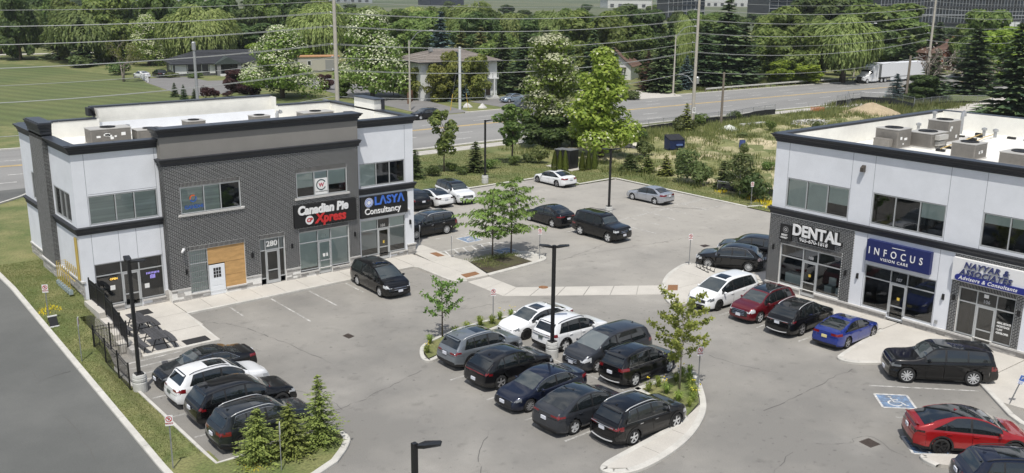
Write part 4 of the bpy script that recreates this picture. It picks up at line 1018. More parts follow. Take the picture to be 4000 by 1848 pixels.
def vent(x,y,z,h,label,goose=False):
    t=empty('roof_vent',(x,y,z),0,label,'roof vent');q=MB()
    if goose:q.tube([(0,0,0),(0,0,h*0.8),(0.08,0,h*0.97),(0.2,0,h),(0.3,0,h*0.95),(0.33,0,h*0.82)],0.13,10)
    else:q.lathe([(0.11,0),(0.11,h-0.15)],10)
    part('pipe',q,M_GALV,t,smooth=False,local=True)
    if not goose:
        q=MB();q.lathe([(0.19,h-0.15),(0.19,h),(0.02,h+0.06)],10);part('cowl',q,M_GALV,t,local=True)
    q=MB();q.lathe([(0.25,0),(0.14,0.12)],10);part('flashing',q,M_ROOF,t,local=True)
vent(20.9,66.4,RZ,0.75,'short galvanised vent pipe behind the stickered roof unit');vent(32.0,66.6,RZ,0.85,'bent galvanised vent before the raised back parapet',True)
vent(15.9,61.6,RZ,0.5,'little dark pipe at the left parapet corner of the roof')

# ================================================= right building
RB=empty('shop_building',(51.6,28,0),0,'plaza building on the right with white upper walls over brick and white shop fronts','building')
FR=Frame('y',51.60);FRB=Frame('y',51.58)
mb=MB()
UP=[(-34.93,-30.53,5.7,7.58),(-29.0,-24.56,5.72,7.6),(-22.5,-18.1,5.72,7.6),(-16.5,-12.1,5.72,7.6)]
facade(mb,FR,-35.95,-6.0,5.1,9.9,0,UP)
facade(mb,FR,-29.9,-23.7,0.3,5.1,0,[(-29.03,-24.6,0.56,3.23),(-27.35,-26.33,0.3,0.56)]);facade(mb,FR,-19.8,-6.0,0.3,5.1,0,[(-18.9,-14.5,0.56,3.23)])
mb.quad((51.6,35.95,0),(72.6,35.95,0),(72.6,35.95,9.9),(51.6,35.95,9.9));mb.quad((72.6,35.95,0),(72.6,6,0),(72.6,6,9.9),(72.6,35.95,9.9))
part('stucco_wall',mb,M_WHITE,RB)
q=MB()
for u in(-34.95,-30.5,-29.04,-24.51,-22.52,-18.05):joint(q,FR,u,5.5,9.78,0)
for u in(-29.06,-24.57):joint(q,FR,u,0.5,5.1,0)
part('wall_joint',q,M_JOINT,RB,kind='stuff')
RH=[(-35.02,-30.6,0.55,3.25),(-33.34,-32.27,0.05,0.56)];RH2=[(-23.25,-20.18,0.53,3.25),(-22.22,-21.18,0.05,0.56)]
mb=MB();facade(mb,FRB,-35.97,-29.9,0.1,5.1,0,RH);m3=MB();facade(m3,FRB,-23.7,-19.8,0.1,5.1,0,RH2);part('mortar_wall',m3,M_MORTAR,RB)
mb.quad((51.58,35.97,0.1),(72.6,35.97,0.1),(72.6,35.97,5.1),(51.58,35.97,5.1));part('mortar_wall',mb,M_MORTAR,RB)
RS=[(-35.02,-30.6,3.27,3.52)];RS2=[(-23.25,-20.18,3.27,3.52)]
bricks(FRB,[(-35.97,-29.9,0.50,5.08),(-23.7,-19.8,0.50,5.08)],RH+RS+RH2+RS2+[(-23.65,-19.3,3.62,4.86)],RS+RS2,0.0,RB)
for a,b in((-35.97,-33.36),(-32.25,-29.9)):ledge(FRB,a,b,0.13,0.40,0.03,RB)
for a,b in((-29.9,-27.37),(-26.31,-23.7)):ledge(FR,a,b,0.13,0.46,0.03,RB)
for a,b in((-23.7,-22.24),(-21.16,-19.8)):ledge(FRB,a,b,0.13,0.40,0.03,RB)
ledge(FR,-19.8,-14.0,0.13,0.46,0.03,RB)
for a,b in((-35.99,-33.36),(-32.25,-29.88),(-29.86,-27.37),(-26.31,-23.72),(-23.7,-22.24),(-21.16,-19.78),(-19.76,-14.0)):sill(FR,a,b,0.53,0.0,RB,0.12,0.10,'stone_cap')
cornice([[(72.6,35.95),(51.6,35.95),(51.6,6.0)]],[(o,z)for o,z in CORN],10.28,RB,'cornice');cornice([[(60,35.95),(51.6,35.95),(51.6,6.0)]],BAND,5.52,RB,'storey_band')
coping([(72.6,35.95),(51.6,35.95)],10.28,RB);coping([(51.6,35.95),(51.6,6.0)],10.28,RB);coping([(72.6,6.0),(72.6,35.95)],10.28,RB,-0.3,0.33)
RZ2=8.95
mb=MB();mb.quad((51.9,6,RZ2),(72.3,6,RZ2),(72.3,35.6,RZ2),(51.9,35.6,RZ2));part('roof',mb,M_ROOF,RB)
mb=MB();inner((51.92,35.65),(51.92,6),10.28,RZ2-.02)
mb.quad((72.28,6,RZ2),(72.28,35.65,RZ2),(72.28,35.65,10.28),(72.28,6,10.28));mb.quad((51.9,35.62,RZ2),(72.3,35.62,RZ2),(72.3,35.62,10.28),(51.9,35.62,10.28))
part('parapet_lining',mb,M_ROOF,RB)
make_window(RB,FR,[-34.9,-33.48,-32.01,-30.56],5.72,7.56,-0.05,['blind','blind','blind:0.6'])
make_window(RB,FR,[-28.97,-27.56,-26.06,-24.59],5.74,7.58,-0.05,['dark','dark','blind:0.5'],depth=2.0)
make_window(RB,FR,[-22.47,-21.04,-19.55,-18.13],5.74,7.58,-0.05,['blind:0.3','blind:0.3','blind'],depth=2.0)
D1=make_window(RB,FRB,[-34.99,-33.34,-32.27,-30.63],0.57,3.23,-0.10,['dark','dark','dark'],2.44,1,0.16,depth=1.6)
D2=make_window(RB,FR,[-29.0,-27.36,-26.32,-24.63],0.58,3.21,-0.10,['dark','dark','dark'],2.44,1,0.16,depth=1.6)
D3=make_window(RB,FRB,[-23.22,-22.25,-21.17,-20.21],0.55,3.23,-0.10,['dark','dark','dark'],2.44,1,0.16,depth=1.6)
make_window(RB,FR,[-18.87,-17.4,-16.3,-14.53],0.58,3.21,-0.10,['dark','dark','dark'],2.44,1,0.16)
for u,txt,fr,w in((-32.98,'108',FRB,D1),(-27.04,'107',FR,D2),(-21.92,'106',FRB,D3)):letters(txt,0.26,fr,u,2.68,-0.09,mat('grey_number',(0.42,0.43,0.44),0.6),w,0.003,offset=0.006,split=False,name='number')
q=MB();fbox(q,FRB,-34.8,-33.55,0.62,1.25,-0.9,-0.45);part('counter',q,mat('pale_counter',(0.55,0.62,0.62),0.6),D1)
q=MB();
for u in(-31.9,-31.1):fbox(q,FRB,u,u+0.5,0.6,1.05,-1.0,-0.5);fbox(q,FRB,u,u+0.5,1.05,1.5,-1.05,-0.95)
part('waiting_chair',q,mat('pale_chair',(0.5,0.55,0.54),0.6),D1)
for u,fr,w in((-32.85,FRB,D1),(-26.85,FR,D2)):
    q=MB();fbox(q,fr,u,u+0.16,1.45,1.62,-0.10,-0.085);part('door_sticker',q,mat('yellow_sticker',(0.7,0.5,0.08),0.6),w)
for i,s_ in enumerate(('\u2022REAL ESTATE','\u2022MORTGAGE','\u2022 LAW','\u2022DEVELOPER')):letters(s_,0.15,FRB,-21.05,1.72-i*0.19,-0.085,M_PAPER,D3,0.003,offset=0.008,split=False,name='window_lettering',sx=0.8)
q=MB();fbox(q,FRB,-21.9,-21.65,2.9,3.1,-0.10,-0.09);part('paper_notice',q,M_PAPER,D3)
# its signs
s=empty('shop_sign',FRB.P(-33,3.7,0),0,'white DENTAL sign with phone number and a black emblem panel on brick','shop sign')
q=MB();fbox(q,FRB,-35.08,-34.22,3.55,4.55,0.0,0.14);part('emblem_panel',q,M_SIGNBLACK,s)
M_DIM=mat('dim_grey_print',(0.22,0.22,0.22),0.6)
ring(FRB,-34.65,4.22,0.145,0.16,0.05,M_DIM,s);ring(FRB,-34.65,4.22,0.145,0.06,0.03,M_SIGNWHITE,s)
letters('BERRY',0.16,FRB,-34.95,3.86,0.145,M_PAPER,s,0.003,offset=0.006,split=False,name='panel_lettering');letters('FAMILY',0.16,FRB,-34.99,3.68,0.145,M_PAPER,s,0.003,offset=0.006,split=False,name='panel_lettering')
letters('DENTAL',0.98,FRB,-34.14,4.30,0.06,M_SIGNBLACK,s,0.05,offset=0.075,name='letter_case',sx=0.93,split=False)
letters('DENTAL',0.98,FRB,-34.16,4.32,0.14,M_SIGNWHITE,s,0.03,offset=0.03,sx=0.93)
q=MB();fbox(q,FRB,-33.75,-31.15,3.62,3.93,0.0,0.08);part('number_strip',q,M_SIGNBLACK,s)
letters('905-670-1818',0.34,FRB,-33.62,3.78,0.10,M_SIGNWHITE,s,0.012,offset=0.004,sx=1.06)
M_NAVY=mat('navy_sign_face',(0.012,0.020,0.11),0.45)
s=sign_board(-28.9,-24.95,3.52,4.83,FR,M_NAVY,'navy sign reading INFOCUS VISION CARE in spaced white letters',0.0,0.28)
letters('INFOCUS',0.60,FR,-28.76,4.18,0.295,M_SIGNWHITE,s,0.012,offset=0.004,spacing=1.95,sx=0.80)
letters('VISION CARE',0.24,FR,-27.95,3.78,0.295,M_SIGNWHITE,s,0.006,offset=0.004,spacing=1.25)
q=MB();fbox(q,FR,-27.3,-26.5,4.60,4.635,0.28,0.29);part('white_rule',q,M_SIGNWHITE,s)
s=sign_board(-23.69,-19.2,3.6,4.88,FRB,M_SIGNWHITE,'white sign reading NAYYAR & ASSOCIATES with a blue Advisors & Consultants bar',0.0,0.22)
M_NAVYL=mat('navy_letter',(0.03,0.04,0.16),0.4)
for txt,u,v in(('NAYYAR &',-23.05,4.58),('ASSOCIATES',-23.25,4.16)):
    letters(txt,0.46,FRB,u+0.02,v-0.02,0.24,mat('grey_letter_return',(0.30,0.31,0.34),0.5),s,0.03,shear=0.22,offset=0.022,spacing=1.1,split=False,name='letter_case')
    letters(txt,0.46,FRB,u,v,0.29,M_NAVYL,s,0.012,shear=0.22,offset=0.006,spacing=1.1)
q=MB();
pts=[(-23.3+0.17*math.cos(t),3.83+0.17*math.sin(t))for t in np.linspace(math.pi/2,3*math.pi/2,9)]+[(-19.75+0.17*math.cos(t),3.83+0.17*math.sin(t))for t in np.linspace(-math.pi/2,math.pi/2,9)]
nn=len(pts);q.add([FRB.P(u,v,0.30)for u,v in pts]+[FRB.P(u,v,0.2)for u,v in pts],[tuple(range(nn))]+[(i,nn+i,nn+(i+1)%nn,(i+1)%nn)for i in range(nn)]);part('blue_bar',q,mat('blue_bar_face',(0.02,0.03,0.22),0.4),s)
letters('Advisors & Consultants',0.29,FRB,-23.25,3.83,0.305,M_SIGNWHITE,s,0.006,shear=0.25,offset=0.006,spacing=1.12,split=False,name='bar_lettering')
for u,v,fr,lab in((-35.55,2.9,FRB,'black wall light left of the dental shop window'),(-30.25,2.35,FRB,'black wall light right of the dental shop window'),(-29.45,2.35,FR,'black wall light left of the vision care shop front'),(-24.1,2.4,FR,'black wall light right of the vision care shop front'),(-23.5,2.55,FRB,'black wall light left of the advisors shop front'),(-19.98,2.55,FRB,'black wall light right of the advisors shop front')):wall_pack(fr,u,v,0.0,lab)
t=empty('flood_light',FR.P(-29.75,8.9,0),0,'bronze flood light high on the white wall of the right building','flood light')
q=MB();fbox(q,FR,-29.86,-29.64,8.72,9.12,0,0.07);part('housing',q,mat('bronze_housing',(0.07,0.06,0.05),0.5),t)
q=MB();q.add([FR.P(u,v,n)for u in(-29.86,-29.64)for v,n in((9.1,0.07),(8.98,0.26),(8.74,0.26),(8.72,0.07))],[(0,1,2,3),(7,6,5,4),(0,4,5,1),(1,5,6,2),(2,6,7,3)]);part('hood',q,mat('bronze_housing',(0.07,0.06,0.05),0.5),t)
q=MB();fbox(q,FR,-24.4,-24.25,0.75,0.95,0,0.08);solo('outlet_box',q,M_GALV,'small grey electrical box low on the white wall beside the vision care window','electrical box')
# its roof equipment
condenser(60.3,32.9,RZ2,1.7,1.6,1.28,'tall taupe roof unit nearest the front corner of the right building',GB,stickers=3)
q=MB();q.prism([(58.9,32.4),(59.4,32.4),(59.4,33.5),(58.9,33.5)],0.2,0.7,0,True);q.v=[(x,y,z+RZ2)for x,y,z in q.v];solo('intake_hood',q,M_HVAC,'sloped metal intake hood on the tall front roof unit','hood')
condenser(62.6,31.7,RZ2,2.1,1.7,0.98,'wide roof unit with side hoods in the middle of the cluster on the right roof',GB)
q=MB();q.box(61.9,30.5,RZ2+0.6,63.1,30.83,RZ2+0.92);q.box(62.0,30.6,RZ2+0.2,63.0,30.83,RZ2+0.5);solo('intake_hood',q,M_HVACTOP,'pair of stacked metal hoods on the side of the wide roof unit','hood')
condenser(66.0,32.3,RZ2,1.7,1.5,1.45,'tallest roof unit at the back of the cluster on the right roof',GB,stickers=3)
condenser(60.2,27.7,RZ2,1.6,1.5,0.98,'lone square roof unit behind the front parapet of the right building',GB,stickers=2)
condenser(60.6,24.6,RZ2,2.2,1.8,0.75,'low wide roof unit cut by the right edge of the picture',GB,stickers=2)
vent(69.8,35.0,RZ2,1.5,'tall twin cowl flue near the back parapet of the right roof');vent(69.6,32.8,RZ2,1.7,'pale gooseneck vent standing alone on the right roof',True);vent(67.6,35.0,RZ2,0.8,'short grey pipe behind the wide roof unit')
vent(69.8,31.2,RZ2,0.7,'first of two thin pipes right of the gooseneck vent');vent(69.8,30.4,RZ2,0.7,'second of two thin pipes right of the gooseneck vent');vent(56.4,34.6,RZ2,0.45,'low round vent beside the front parapet of the right roof',True)
gl=empty('gas_line',(66,31,RZ2),0,'yellow gas line carried on black blocks across the right roof','gas line')
q=MB();q.tube([(61.2,30.0,RZ2+0.2),(70.5,31.6,RZ2+0.2)],0.035,6);q.tube([(64.0,29.6,RZ2+0.2),(68.9,30.7,RZ2+0.2),(70.6,30.9,RZ2+0.2)],0.03,6);part('pipe',q,mat('roof_gas_pipe',(0.55,0.40,0.16),0.6),gl)
for x,y in((61.3,30.05),(62.9,30.3),(64.6,30.6),(66.3,30.9),(68.0,31.15),(69.7,31.45),(64.2,29.65),(66.2,30.1),(68.6,32.3),(70.9,32.0),(70.9,29.7),(70.8,28.5)):
    q=MB();q.box(x-0.12,y-0.28,RZ2,x+0.12,y+0.28,RZ2+0.16);part('support_block',q,M_BLACKPLASTIC,gl)
for x,y in((65.2,31.2),(66.4,31.45),(67.6,31.7),(68.8,31.9)):
    q=MB();q.box(x-0.5,y-0.3,RZ2+0.005,x+0.5,y+0.3,RZ2+0.05);solo('walkway_pad',q,M_CAPSTONE,'grey walkway pad in the row behind the roof units','paving pad','walkway pads on the right roof')
# ------------------------------------------------------------------ vehicles
def paint(name,col,metal=0.0,rough=0.28):return mat('paint_'+name,col,rough,metal=metal,coat=1.0,spec=0.12 if max(col)<.1 else .4)
P_BLACK=paint('black',(0.006,0.006,0.007));P_JET=paint('jet_black',(0.004,0.004,0.0045));P_WHITE=paint('white',(0.76,0.77,0.78))
P_NAVY=paint('navy',(0.010,0.014,0.032),0.3);P_GREY=paint('cool_grey',(0.17,0.19,0.21),0.35);P_GUN=paint('gunmetal',(0.040,0.044,0.052),0.4)
P_DKGREY=paint('dark_grey',(0.022,0.026,0.030),0.4);P_RED=paint('red',(0.30,0.008,0.010),0.2);P_MAROON=paint('maroon',(0.13,0.006,0.012),0.3)
P_BLUE=paint('blue',(0.012,0.035,0.25),0.35);P_SILVER=paint('silver',(0.46,0.48,0.52),0.55,0.3);P_SKY=paint('pale_blue',(0.30,0.37,0.45),0.5)
M_CARGLASS=mat('tinted_car_glass',(0.010,0.013,0.014),0.03,spec=0.9,coat=0.6)
M_WSCREEN=mat('windscreen_glass',(0.040,0.050,0.052),0.03,spec=0.9,coat=0.7)
M_TYRE=mat('tyre_rubber',(0.016,0.016,0.016),0.8)
M_RIMS=mat('silver_alloy',(0.62,0.63,0.64),0.3,metal=0.35);M_RIMB=mat('black_alloy',(0.018,0.018,0.020),0.35,metal=0.4);M_RIMG=mat('grey_alloy',(0.30,0.30,0.31),0.3,metal=0.4)
M_CHROME=mat('chrome_trim',(0.70,0.71,0.72),0.12,metal=1.0);M_TRIM=mat('black_car_trim',(0.014,0.014,0.015),0.55)
M_HEAD=mat('headlight_lens',(0.50,0.52,0.54),0.10,coat=1.0);M_HEADDK=mat('dark_headlight_lens',(0.14,0.15,0.16),0.10,coat=1.0)
M_TAIL=mat('tail_light_lens',(0.16,0.006,0.010),0.15,coat=1.0);M_TAILCLEAR=mat('clear_tail_lens',(0.50,0.40,0.40),0.15,coat=1.0)
M_PLATE=mat('licence_plate_white',(0.66,0.68,0.74),0.5);M_PLATEY=mat('licence_plate_yellow',(0.70,0.62,0.30),0.5);M_PLATED=mat('licence_plate_dark',(0.10,0.12,0.11),0.5)
WHEELS={}
def wheel_meshes(R,style,m):
    key=(round(R,3),style,m.name)
    if key in WHEELS:return WHEELS[key]
    w=0.115;t=MB();n=26
    t.lathe([(R*0.70,-w),(R*0.90,-w),(R*0.985,-w*0.72),(R,-w*0.3),(R,w*0.3),(R*0.985,w*0.72),(R*0.90,w),(R*0.70,w)],n,axis='y',cap0=False,cap1=False)
    tm=t.mesh('tyre',M_TYRE,True)
    r=MB();rr=R*0.72
    r.lathe([(rr,-w*0.9),(rr,w*0.86),(rr*0.93,w*0.90),(rr*0.90,w*0.55),(rr*0.55,w*0.25),(0.03,w*0.25)],n,axis='y',cap0=False,cap1=True)
    r.m=[1 if 3*n<=i else 0 for i in range(len(r.f))]
    k={'five':5,'ten':10,'seven':7,'multi':12,'twin':5,'hex':6}[style]
    for i in range(k):
        for off in((-0.14,0.14)if style=='twin' else(0.0,)):
            a=2*math.pi*i/k;wd={'five':0.062,'ten':0.024,'seven':0.042,'multi':0.020,'twin':0.026,'hex':0.10}[style]*R/0.34
            T=Matrix.Rotation(a,4,'Y')@Matrix.Rotation(off*0.55,4,'Y')
            vs=[(-wd*0.8,w*0.60,0.05),(wd*0.8,w*0.60,0.05),(wd,w*0.74,rr*0.93),(-wd,w*0.74,rr*0.93),(-wd*0.8,w*0.80,0.05),(wd*0.8,w*0.80,0.05),(wd,w*0.90,rr*0.93),(-wd,w*0.90,rr*0.93)]
            r.add([tuple(T@Vector(v))for v in vs],[(4,7,6,5),(0,4,5,1),(1,5,6,2),(3,7,4,0)],0)
    r.lathe([(0.065,w*0.5),(0.065,w*0.86),(0.03,w*0.9)],10,axis='y',cap0=False)
    rm=r.mesh('rim',[m,M_TRIM],False)
    WHEELS[key]=(tm,rm);return WHEELS[key]
def pl(pts,x):
    for(a,b),(c,d)in zip(pts[:-1],pts[1:]):
        if x<=c:return b+(d-b)*max(0.0,(x-a))/max(1e-6,c-a)
    return pts[-1][1]
def smooth_profile(pts):
    """densify a polyline with rounded corners"""
    for _ in range(2):
        o=[pts[0]]
        for a,b in zip(pts[:-1],pts[1:]):
            o+=[(a[0]*.78+b[0]*.22,a[1]*.78+b[1]*.22),(a[0]*.22+b[0]*.78,a[1]*.22+b[1]*.78)]
        o.append(pts[-1]);pts=o
    return pts
ROWT=[(0,.90),(.06,.955),(.18,.985),(.32,.998),(.46,1.0),(.58,.992),(.70,.985),(.82,.985),(.92,.968),(1.0,.925)]
BODY={
 # front overhang, length, width, height, wheelbase, wheel radius, clearance, roofline from the nose, belt front/rear, cowl, screen top, rear glass from/to, side glass from/to, pillars
 'sedan':dict(fo=.93,L=4.72,W=1.82,H=1.44,wb=2.72,R=.330,gc=.17,top=[(0,.66),(.12,.73),(.5,.84),(1.15,.95),(1.95,1.36),(2.5,1.44),(3.1,1.42),(3.5,1.34),(4.12,1.12),(4.55,1.09),(4.72,1.02)],belt=(.80,.99),cowl=1.22,ws=2.0,rg=(3.35,4.12),sg=(1.45,3.92),slant=1.6,bp=2.62,cp=3.50),
 'fastback':dict(fo=.86,L=4.72,W=1.85,H=1.44,wb=2.88,R=.345,gc=.16,top=[(0,.62),(.12,.70),(.5,.82),(1.05,.93),(1.95,1.37),(2.5,1.44),(3.0,1.43),(3.6,1.31),(4.3,1.12),(4.6,1.08),(4.72,1.00)],belt=(.78,.99),cowl=1.1,ws=2.0,rg=(3.15,4.22),sg=(1.4,4.0),slant=2.2,bp=2.6,cp=3.50),
 'ycross':dict(fo=.86,L=4.75,W=1.92,H=1.62,wb=2.89,R=.350,gc=.17,top=[(0,.68),(.12,.78),(.5,.93),(1.02,1.05),(1.95,1.53),(2.5,1.62),(3.1,1.61),(3.7,1.48),(4.35,1.23),(4.62,1.17),(4.75,1.06)],belt=(.88,1.10),cowl=1.08,ws=2.0,rg=(3.2,4.32),sg=(1.4,4.12),slant=1.9,bp=2.62,cp=3.55),
 'xcross':dict(fo=.93,L=5.04,W=2.00,H=1.68,wb=2.965,R=.375,gc=.18,top=[(0,.70),(.12,.80),(.5,.95),(1.1,1.06),(2.05,1.56),(2.7,1.68),(3.3,1.67),(3.95,1.53),(4.6,1.28),(4.92,1.20),(5.04,1.08)],belt=(.90,1.13),cowl=1.16,ws=2.05,rg=(3.4,4.62),sg=(1.5,4.25),slant=1.9,bp=2.72,cp=3.75),
 'suv':dict(fo=.92,L=4.62,W=1.86,H=1.68,wb=2.70,R=.360,gc=.20,top=[(0,.78),(.10,.90),(.45,1.00),(1.12,1.10),(1.85,1.56),(2.4,1.68),(3.3,1.67),(4.0,1.60),(4.12,1.56),(4.46,1.16),(4.56,1.08),(4.62,.98)],belt=(.93,1.10),cowl=1.15,ws=1.9,rg=(4.08,4.47),sg=(1.40,4.02),slant=.55,bp=2.48,cp=3.35),
 'coupesuv':dict(fo=.92,L=4.70,W=1.92,H=1.64,wb=2.81,R=.370,gc=.20,top=[(0,.74),(.10,.86),(.5,.98),(1.18,1.09),(1.95,1.53),(2.5,1.64),(3.2,1.62),(3.85,1.50),(4.02,1.46),(4.50,1.14),(4.64,1.06),(4.70,.94)],belt=(.92,1.12),cowl=1.22,ws=2.0,rg=(3.95,4.50),sg=(1.48,4.02),slant=1.1,bp=2.55,cp=3.45),
 'van':dict(fo=.98,L=5.18,W=2.00,H=1.75,wb=3.00,R=.350,gc=.17,top=[(0,.74),(.10,.86),(.4,.98),(1.0,1.13),(2.0,1.63),(2.6,1.75),(3.9,1.74),(4.55,1.68),(4.72,1.62),(5.04,1.16),(5.12,1.06),(5.18,.96)],belt=(.95,1.08),cowl=1.02,ws=2.05,rg=(4.66,5.05),sg=(1.35,4.62),slant=.6,bp=2.42,cp=3.48),
 'bigsuv':dict(fo=.92,L=5.02,W=1.99,H=1.77,wb=2.93,R=.385,gc=.21,kf=.18,kr=.12,top=[(0,.88),(.08,1.02),(.5,1.11),(1.3,1.18),(1.98,1.64),(2.5,1.77),(3.9,1.76),(4.52,1.70),(4.62,1.66),(4.86,1.20),(4.96,1.10),(5.02,.98)],belt=(1.03,1.16),cowl=1.32,ws=2.02,rg=(4.57,4.87),sg=(1.62,4.52),slant=.4,bp=2.62,cp=3.62),
 'rover':dict(fo=.86,L=5.20,W=2.04,H=1.87,wb=3.17,R=.415,gc=.23,kf=.15,kr=.10,top=[(0,.98),(.04,1.12),(.25,1.20),(1.45,1.25),(2.05,1.76),(2.3,1.85),(3.0,1.87),(4.3,1.84),(4.84,1.79),(4.92,1.74),(5.08,1.26),(5.16,1.14),(5.20,.98)],belt=(1.12,1.26),cowl=1.47,ws=2.06,rg=(4.86,5.09),sg=(1.74,4.80),slant=.45,bp=2.66,cp=3.72),
 'boxy':dict(fo=.86,L=4.86,W=2.00,H=1.95,wb=3.02,R=.400,gc=.27,kf=.10,kr=.06,top=[(0,1.05),(.05,1.16),(.3,1.22),(1.35,1.27),(1.75,1.78),(2.1,1.95),(3.6,1.95),(4.55,1.92),(4.62,1.88),(4.74,1.30),(4.82,1.18),(4.86,1.05)],belt=(1.13,1.26),cowl=1.38,ws=1.78,rg=(4.58,4.74),sg=(1.52,4.5),slant=.12,bp=2.45,cp=3.45),
 'pickup':dict(fo=.98,L=5.85,W=2.05,H=1.95,wb=3.60,R=.400,gc=.30,top=[(0,1.05),(.06,1.18),(.5,1.26),(1.5,1.30),(2.25,1.82),(2.7,1.95),(3.6,1.94),(3.9,1.86),(4.05,1.36),(5.7,1.34),(5.82,1.32),(5.85,1.20)],belt=(1.17,1.26),cowl=1.55,ws=2.28,rg=(3.88,4.06),sg=(1.82,3.82),slant=.2,bp=2.75,cp=3.80),
}
def build_car(spec):
    b=dict(BODY[spec['body']]);b.update(spec.get('over',{}))
    L,W,wb,fo,R=b['L'],b['W'],b['wb'],b['fo'],b['R']
    pm=spec['paint'];roofm=spec.get('roof_paint',pm);X=lambda d:fo+wb/2-d
    top=smooth_profile(b['top']);hmul=b['H']/max(z for _,z in top)
    top=[(d,z*(hmul if z>b['belt'][1]+.2 else 1))for d,z in top]
    sharp=sorted(set([0,.015,.04,.08,.14,.21,.29,.38,b['cowl'],b['ws'],b['rg'][0],b['rg'][1],b['sg'][0],b['bp']-.05,b['bp']+.05,b['cp']-.035,b['cp']+.035,L-.30,L-.22,L-.15,L-.09,L-.045,L-.015,L]))
    st=list(sharp);d=.45
    while d<L-.35:
        if all(abs(d-s_)>.035 for s_ in st):st.append(d)
        d+=.072
    st=sorted(st)
    belt=lambda d:min(b['belt'][0]+(b['belt'][1]-b['belt'][0])*min(1,max(0,d-.3)/(L-.8)),pl(top,d)-.045)
    def hw(d):
        f=max(0,(.95-d)/.95);r=max(0,(d-(L-.75))/.75)
        return W/2*(1-b.get('kf',.25)*f**2.3-b.get('kr',.15)*r**2.5)
    def noff(t,d):   # how far the end faces lean in, by height
        fr=(.03+.16*max(0,t-.45)**1.5+.10*max(0,.22-t))*math.exp(-(d/.30)**2)
        rr=(.05*max(0,t-.42)*2+.18*max(0,.25-t))*math.exp(-((L-d)/.30)**2)
        return-fr+rr
    GR=[0.0,.08,.5,.92,1.0]          # up the side glass
    nb=len(ROWT);rows=nb+len(GR)-1+4
    grid=[]
    for d in st:
        h=hw(d);zt=pl(top,d);zb_=b['gc']+.07*max(0,(.30-d)/.30)+.10*max(0,(d-(L-.45))/.45);be=belt(d);gh=zt-be;col=[]
        for t,m in ROWT:col.append((X(d)+noff(t,d),h*m,zb_+(be-zb_)*t))
        ye=h*ROWT[-1][1];yr=max(.55*h,ye-.27*gh-.03);zr=be+gh*(.93 if gh>.3 else .75)
        dx=noff(1.0,d)
        for g in GR[1:]:col.append((X(d)+dx,ye+(yr-ye)*g+.025*math.sin(math.pi*g)*min(1,gh/.5),be+(zr-be)*g))
        yi=yr-.075
        col.append((X(d)+dx,yi,zr+(zt-zr)*.42))
        for q_,zq in((.66,.80),(.33,.95),(0.0,1.0)):col.append((X(d)+dx,yi*q_,zr+(zt-zr)*zq))
        grid.append(col)
    nst=len(st);nr=len(grid[0])
    # wheel arches: pull nearby side points on to the arch circle
    Ra=R+.055;wc=[(wb/2,R),(-wb/2,R)]
    for i in range(nst):
        for j in range(nb):
            x,y,z=grid[i][j]
            for cx,cz in wc:
                dd=math.hypot(x-cx,z-cz)
                if abs(dd-Ra)<.042 and dd>1e-3:
                    k=Ra/dd;grid[i][j]=(cx+(x-cx)*k,y,cz+(z-cz)*k)
    regs={}
    def put(reg,vs):regs.setdefault(reg,[]).append(vs)
    cl=spec.get('cladding',False);zbelt=b['belt']
    hl=spec.get('hl',(.62,.78,.42));tl=spec.get('tl',(.86,1.02,.45,.42));gr=spec.get('gr',(.46,.68,.62));rt=spec.get('roof_glass',None);sr=spec.get('sunroof',None)
    for i in range(nst-1):
        for j in range(nr-1):
            q=[grid[i][j],grid[i+1][j],grid[i+1][j+1],grid[i][j+1]]
            cx=sum(p[0]for p in q)/4;cy=sum(p[1]for p in q)/4;cz=sum(p[2]for p in q)/4;dm=(st[i]+st[i+1])/2
            if j<nb-1 and any(math.hypot(cx-a,cz-c)<Ra for a,c in wc):continue
            gh=pl(top,dm)-belt(dm)
            for s_ in(1,-1):
                reg='body'
                if j<nb-1:                       # lower side
                    t=ROWT[j][0]
                    near=min(math.hypot(cx-a,cz-c)for a,c in wc)
                    if dm<hl[2]and hl[0]<cz<hl[1]and abs(cy)>W*.25:reg=('headlight',s_)
                    elif dm>L-tl[3]and tl[0]<cz<tl[1]and abs(cy)>W*.25:reg=('taillight',s_)
                    elif cl and j<2:reg='cladding'
                    elif j<1:reg='sill'
                    elif dm<.55:reg='front_bumper' if cz<hl[0]else 'body'
                    elif dm>L-.5:reg='rear_bumper' if cz<tl[0]-.05 else 'body'
                    elif b['cowl']+.28<dm<b['bp']:reg=('front_door',s_)
                    elif b['bp']<=dm<min(b['cp']+.12,L-.55)and spec['body']!='pickup' or(spec['body']=='pickup' and b['bp']<=dm<b['cp']):reg=('rear_door',s_)
                elif j<nb+3:                     # side glass band
                    g=j-(nb-1)
                    end=b['sg'][1]-b['slant']*max(0,cz-belt(dm))
                    if gh<.2 and dm<b['cowl']:reg='hood' if dm>.10 else 'body'
                    elif roofm is not pm and gh>.25:reg='roof'
                else:
                    if dm<b['cowl']:reg='hood' if dm>.10 else 'body'
                    elif j>=nr-4 and b['cowl']<=dm<=b['ws']:reg='windscreen'
                    elif j>=nr-4 and b['rg'][0]<=dm<=b['rg'][1]:reg='rear_window'
                    elif j>=nr-4 and rt and rt[0]<dm<rt[1]:reg='glass_roof'
                    elif j>=nr-3 and sr and sr[0]<dm<sr[1]:reg='sunroof'
                    elif gh>.3:reg='roof'
                    elif dm>b['rg'][1]:reg='boot_lid'
                v=[(p[0],p[1]*s_,p[2])for p in q]
                put(reg,v if s_>0 else v[::-1])
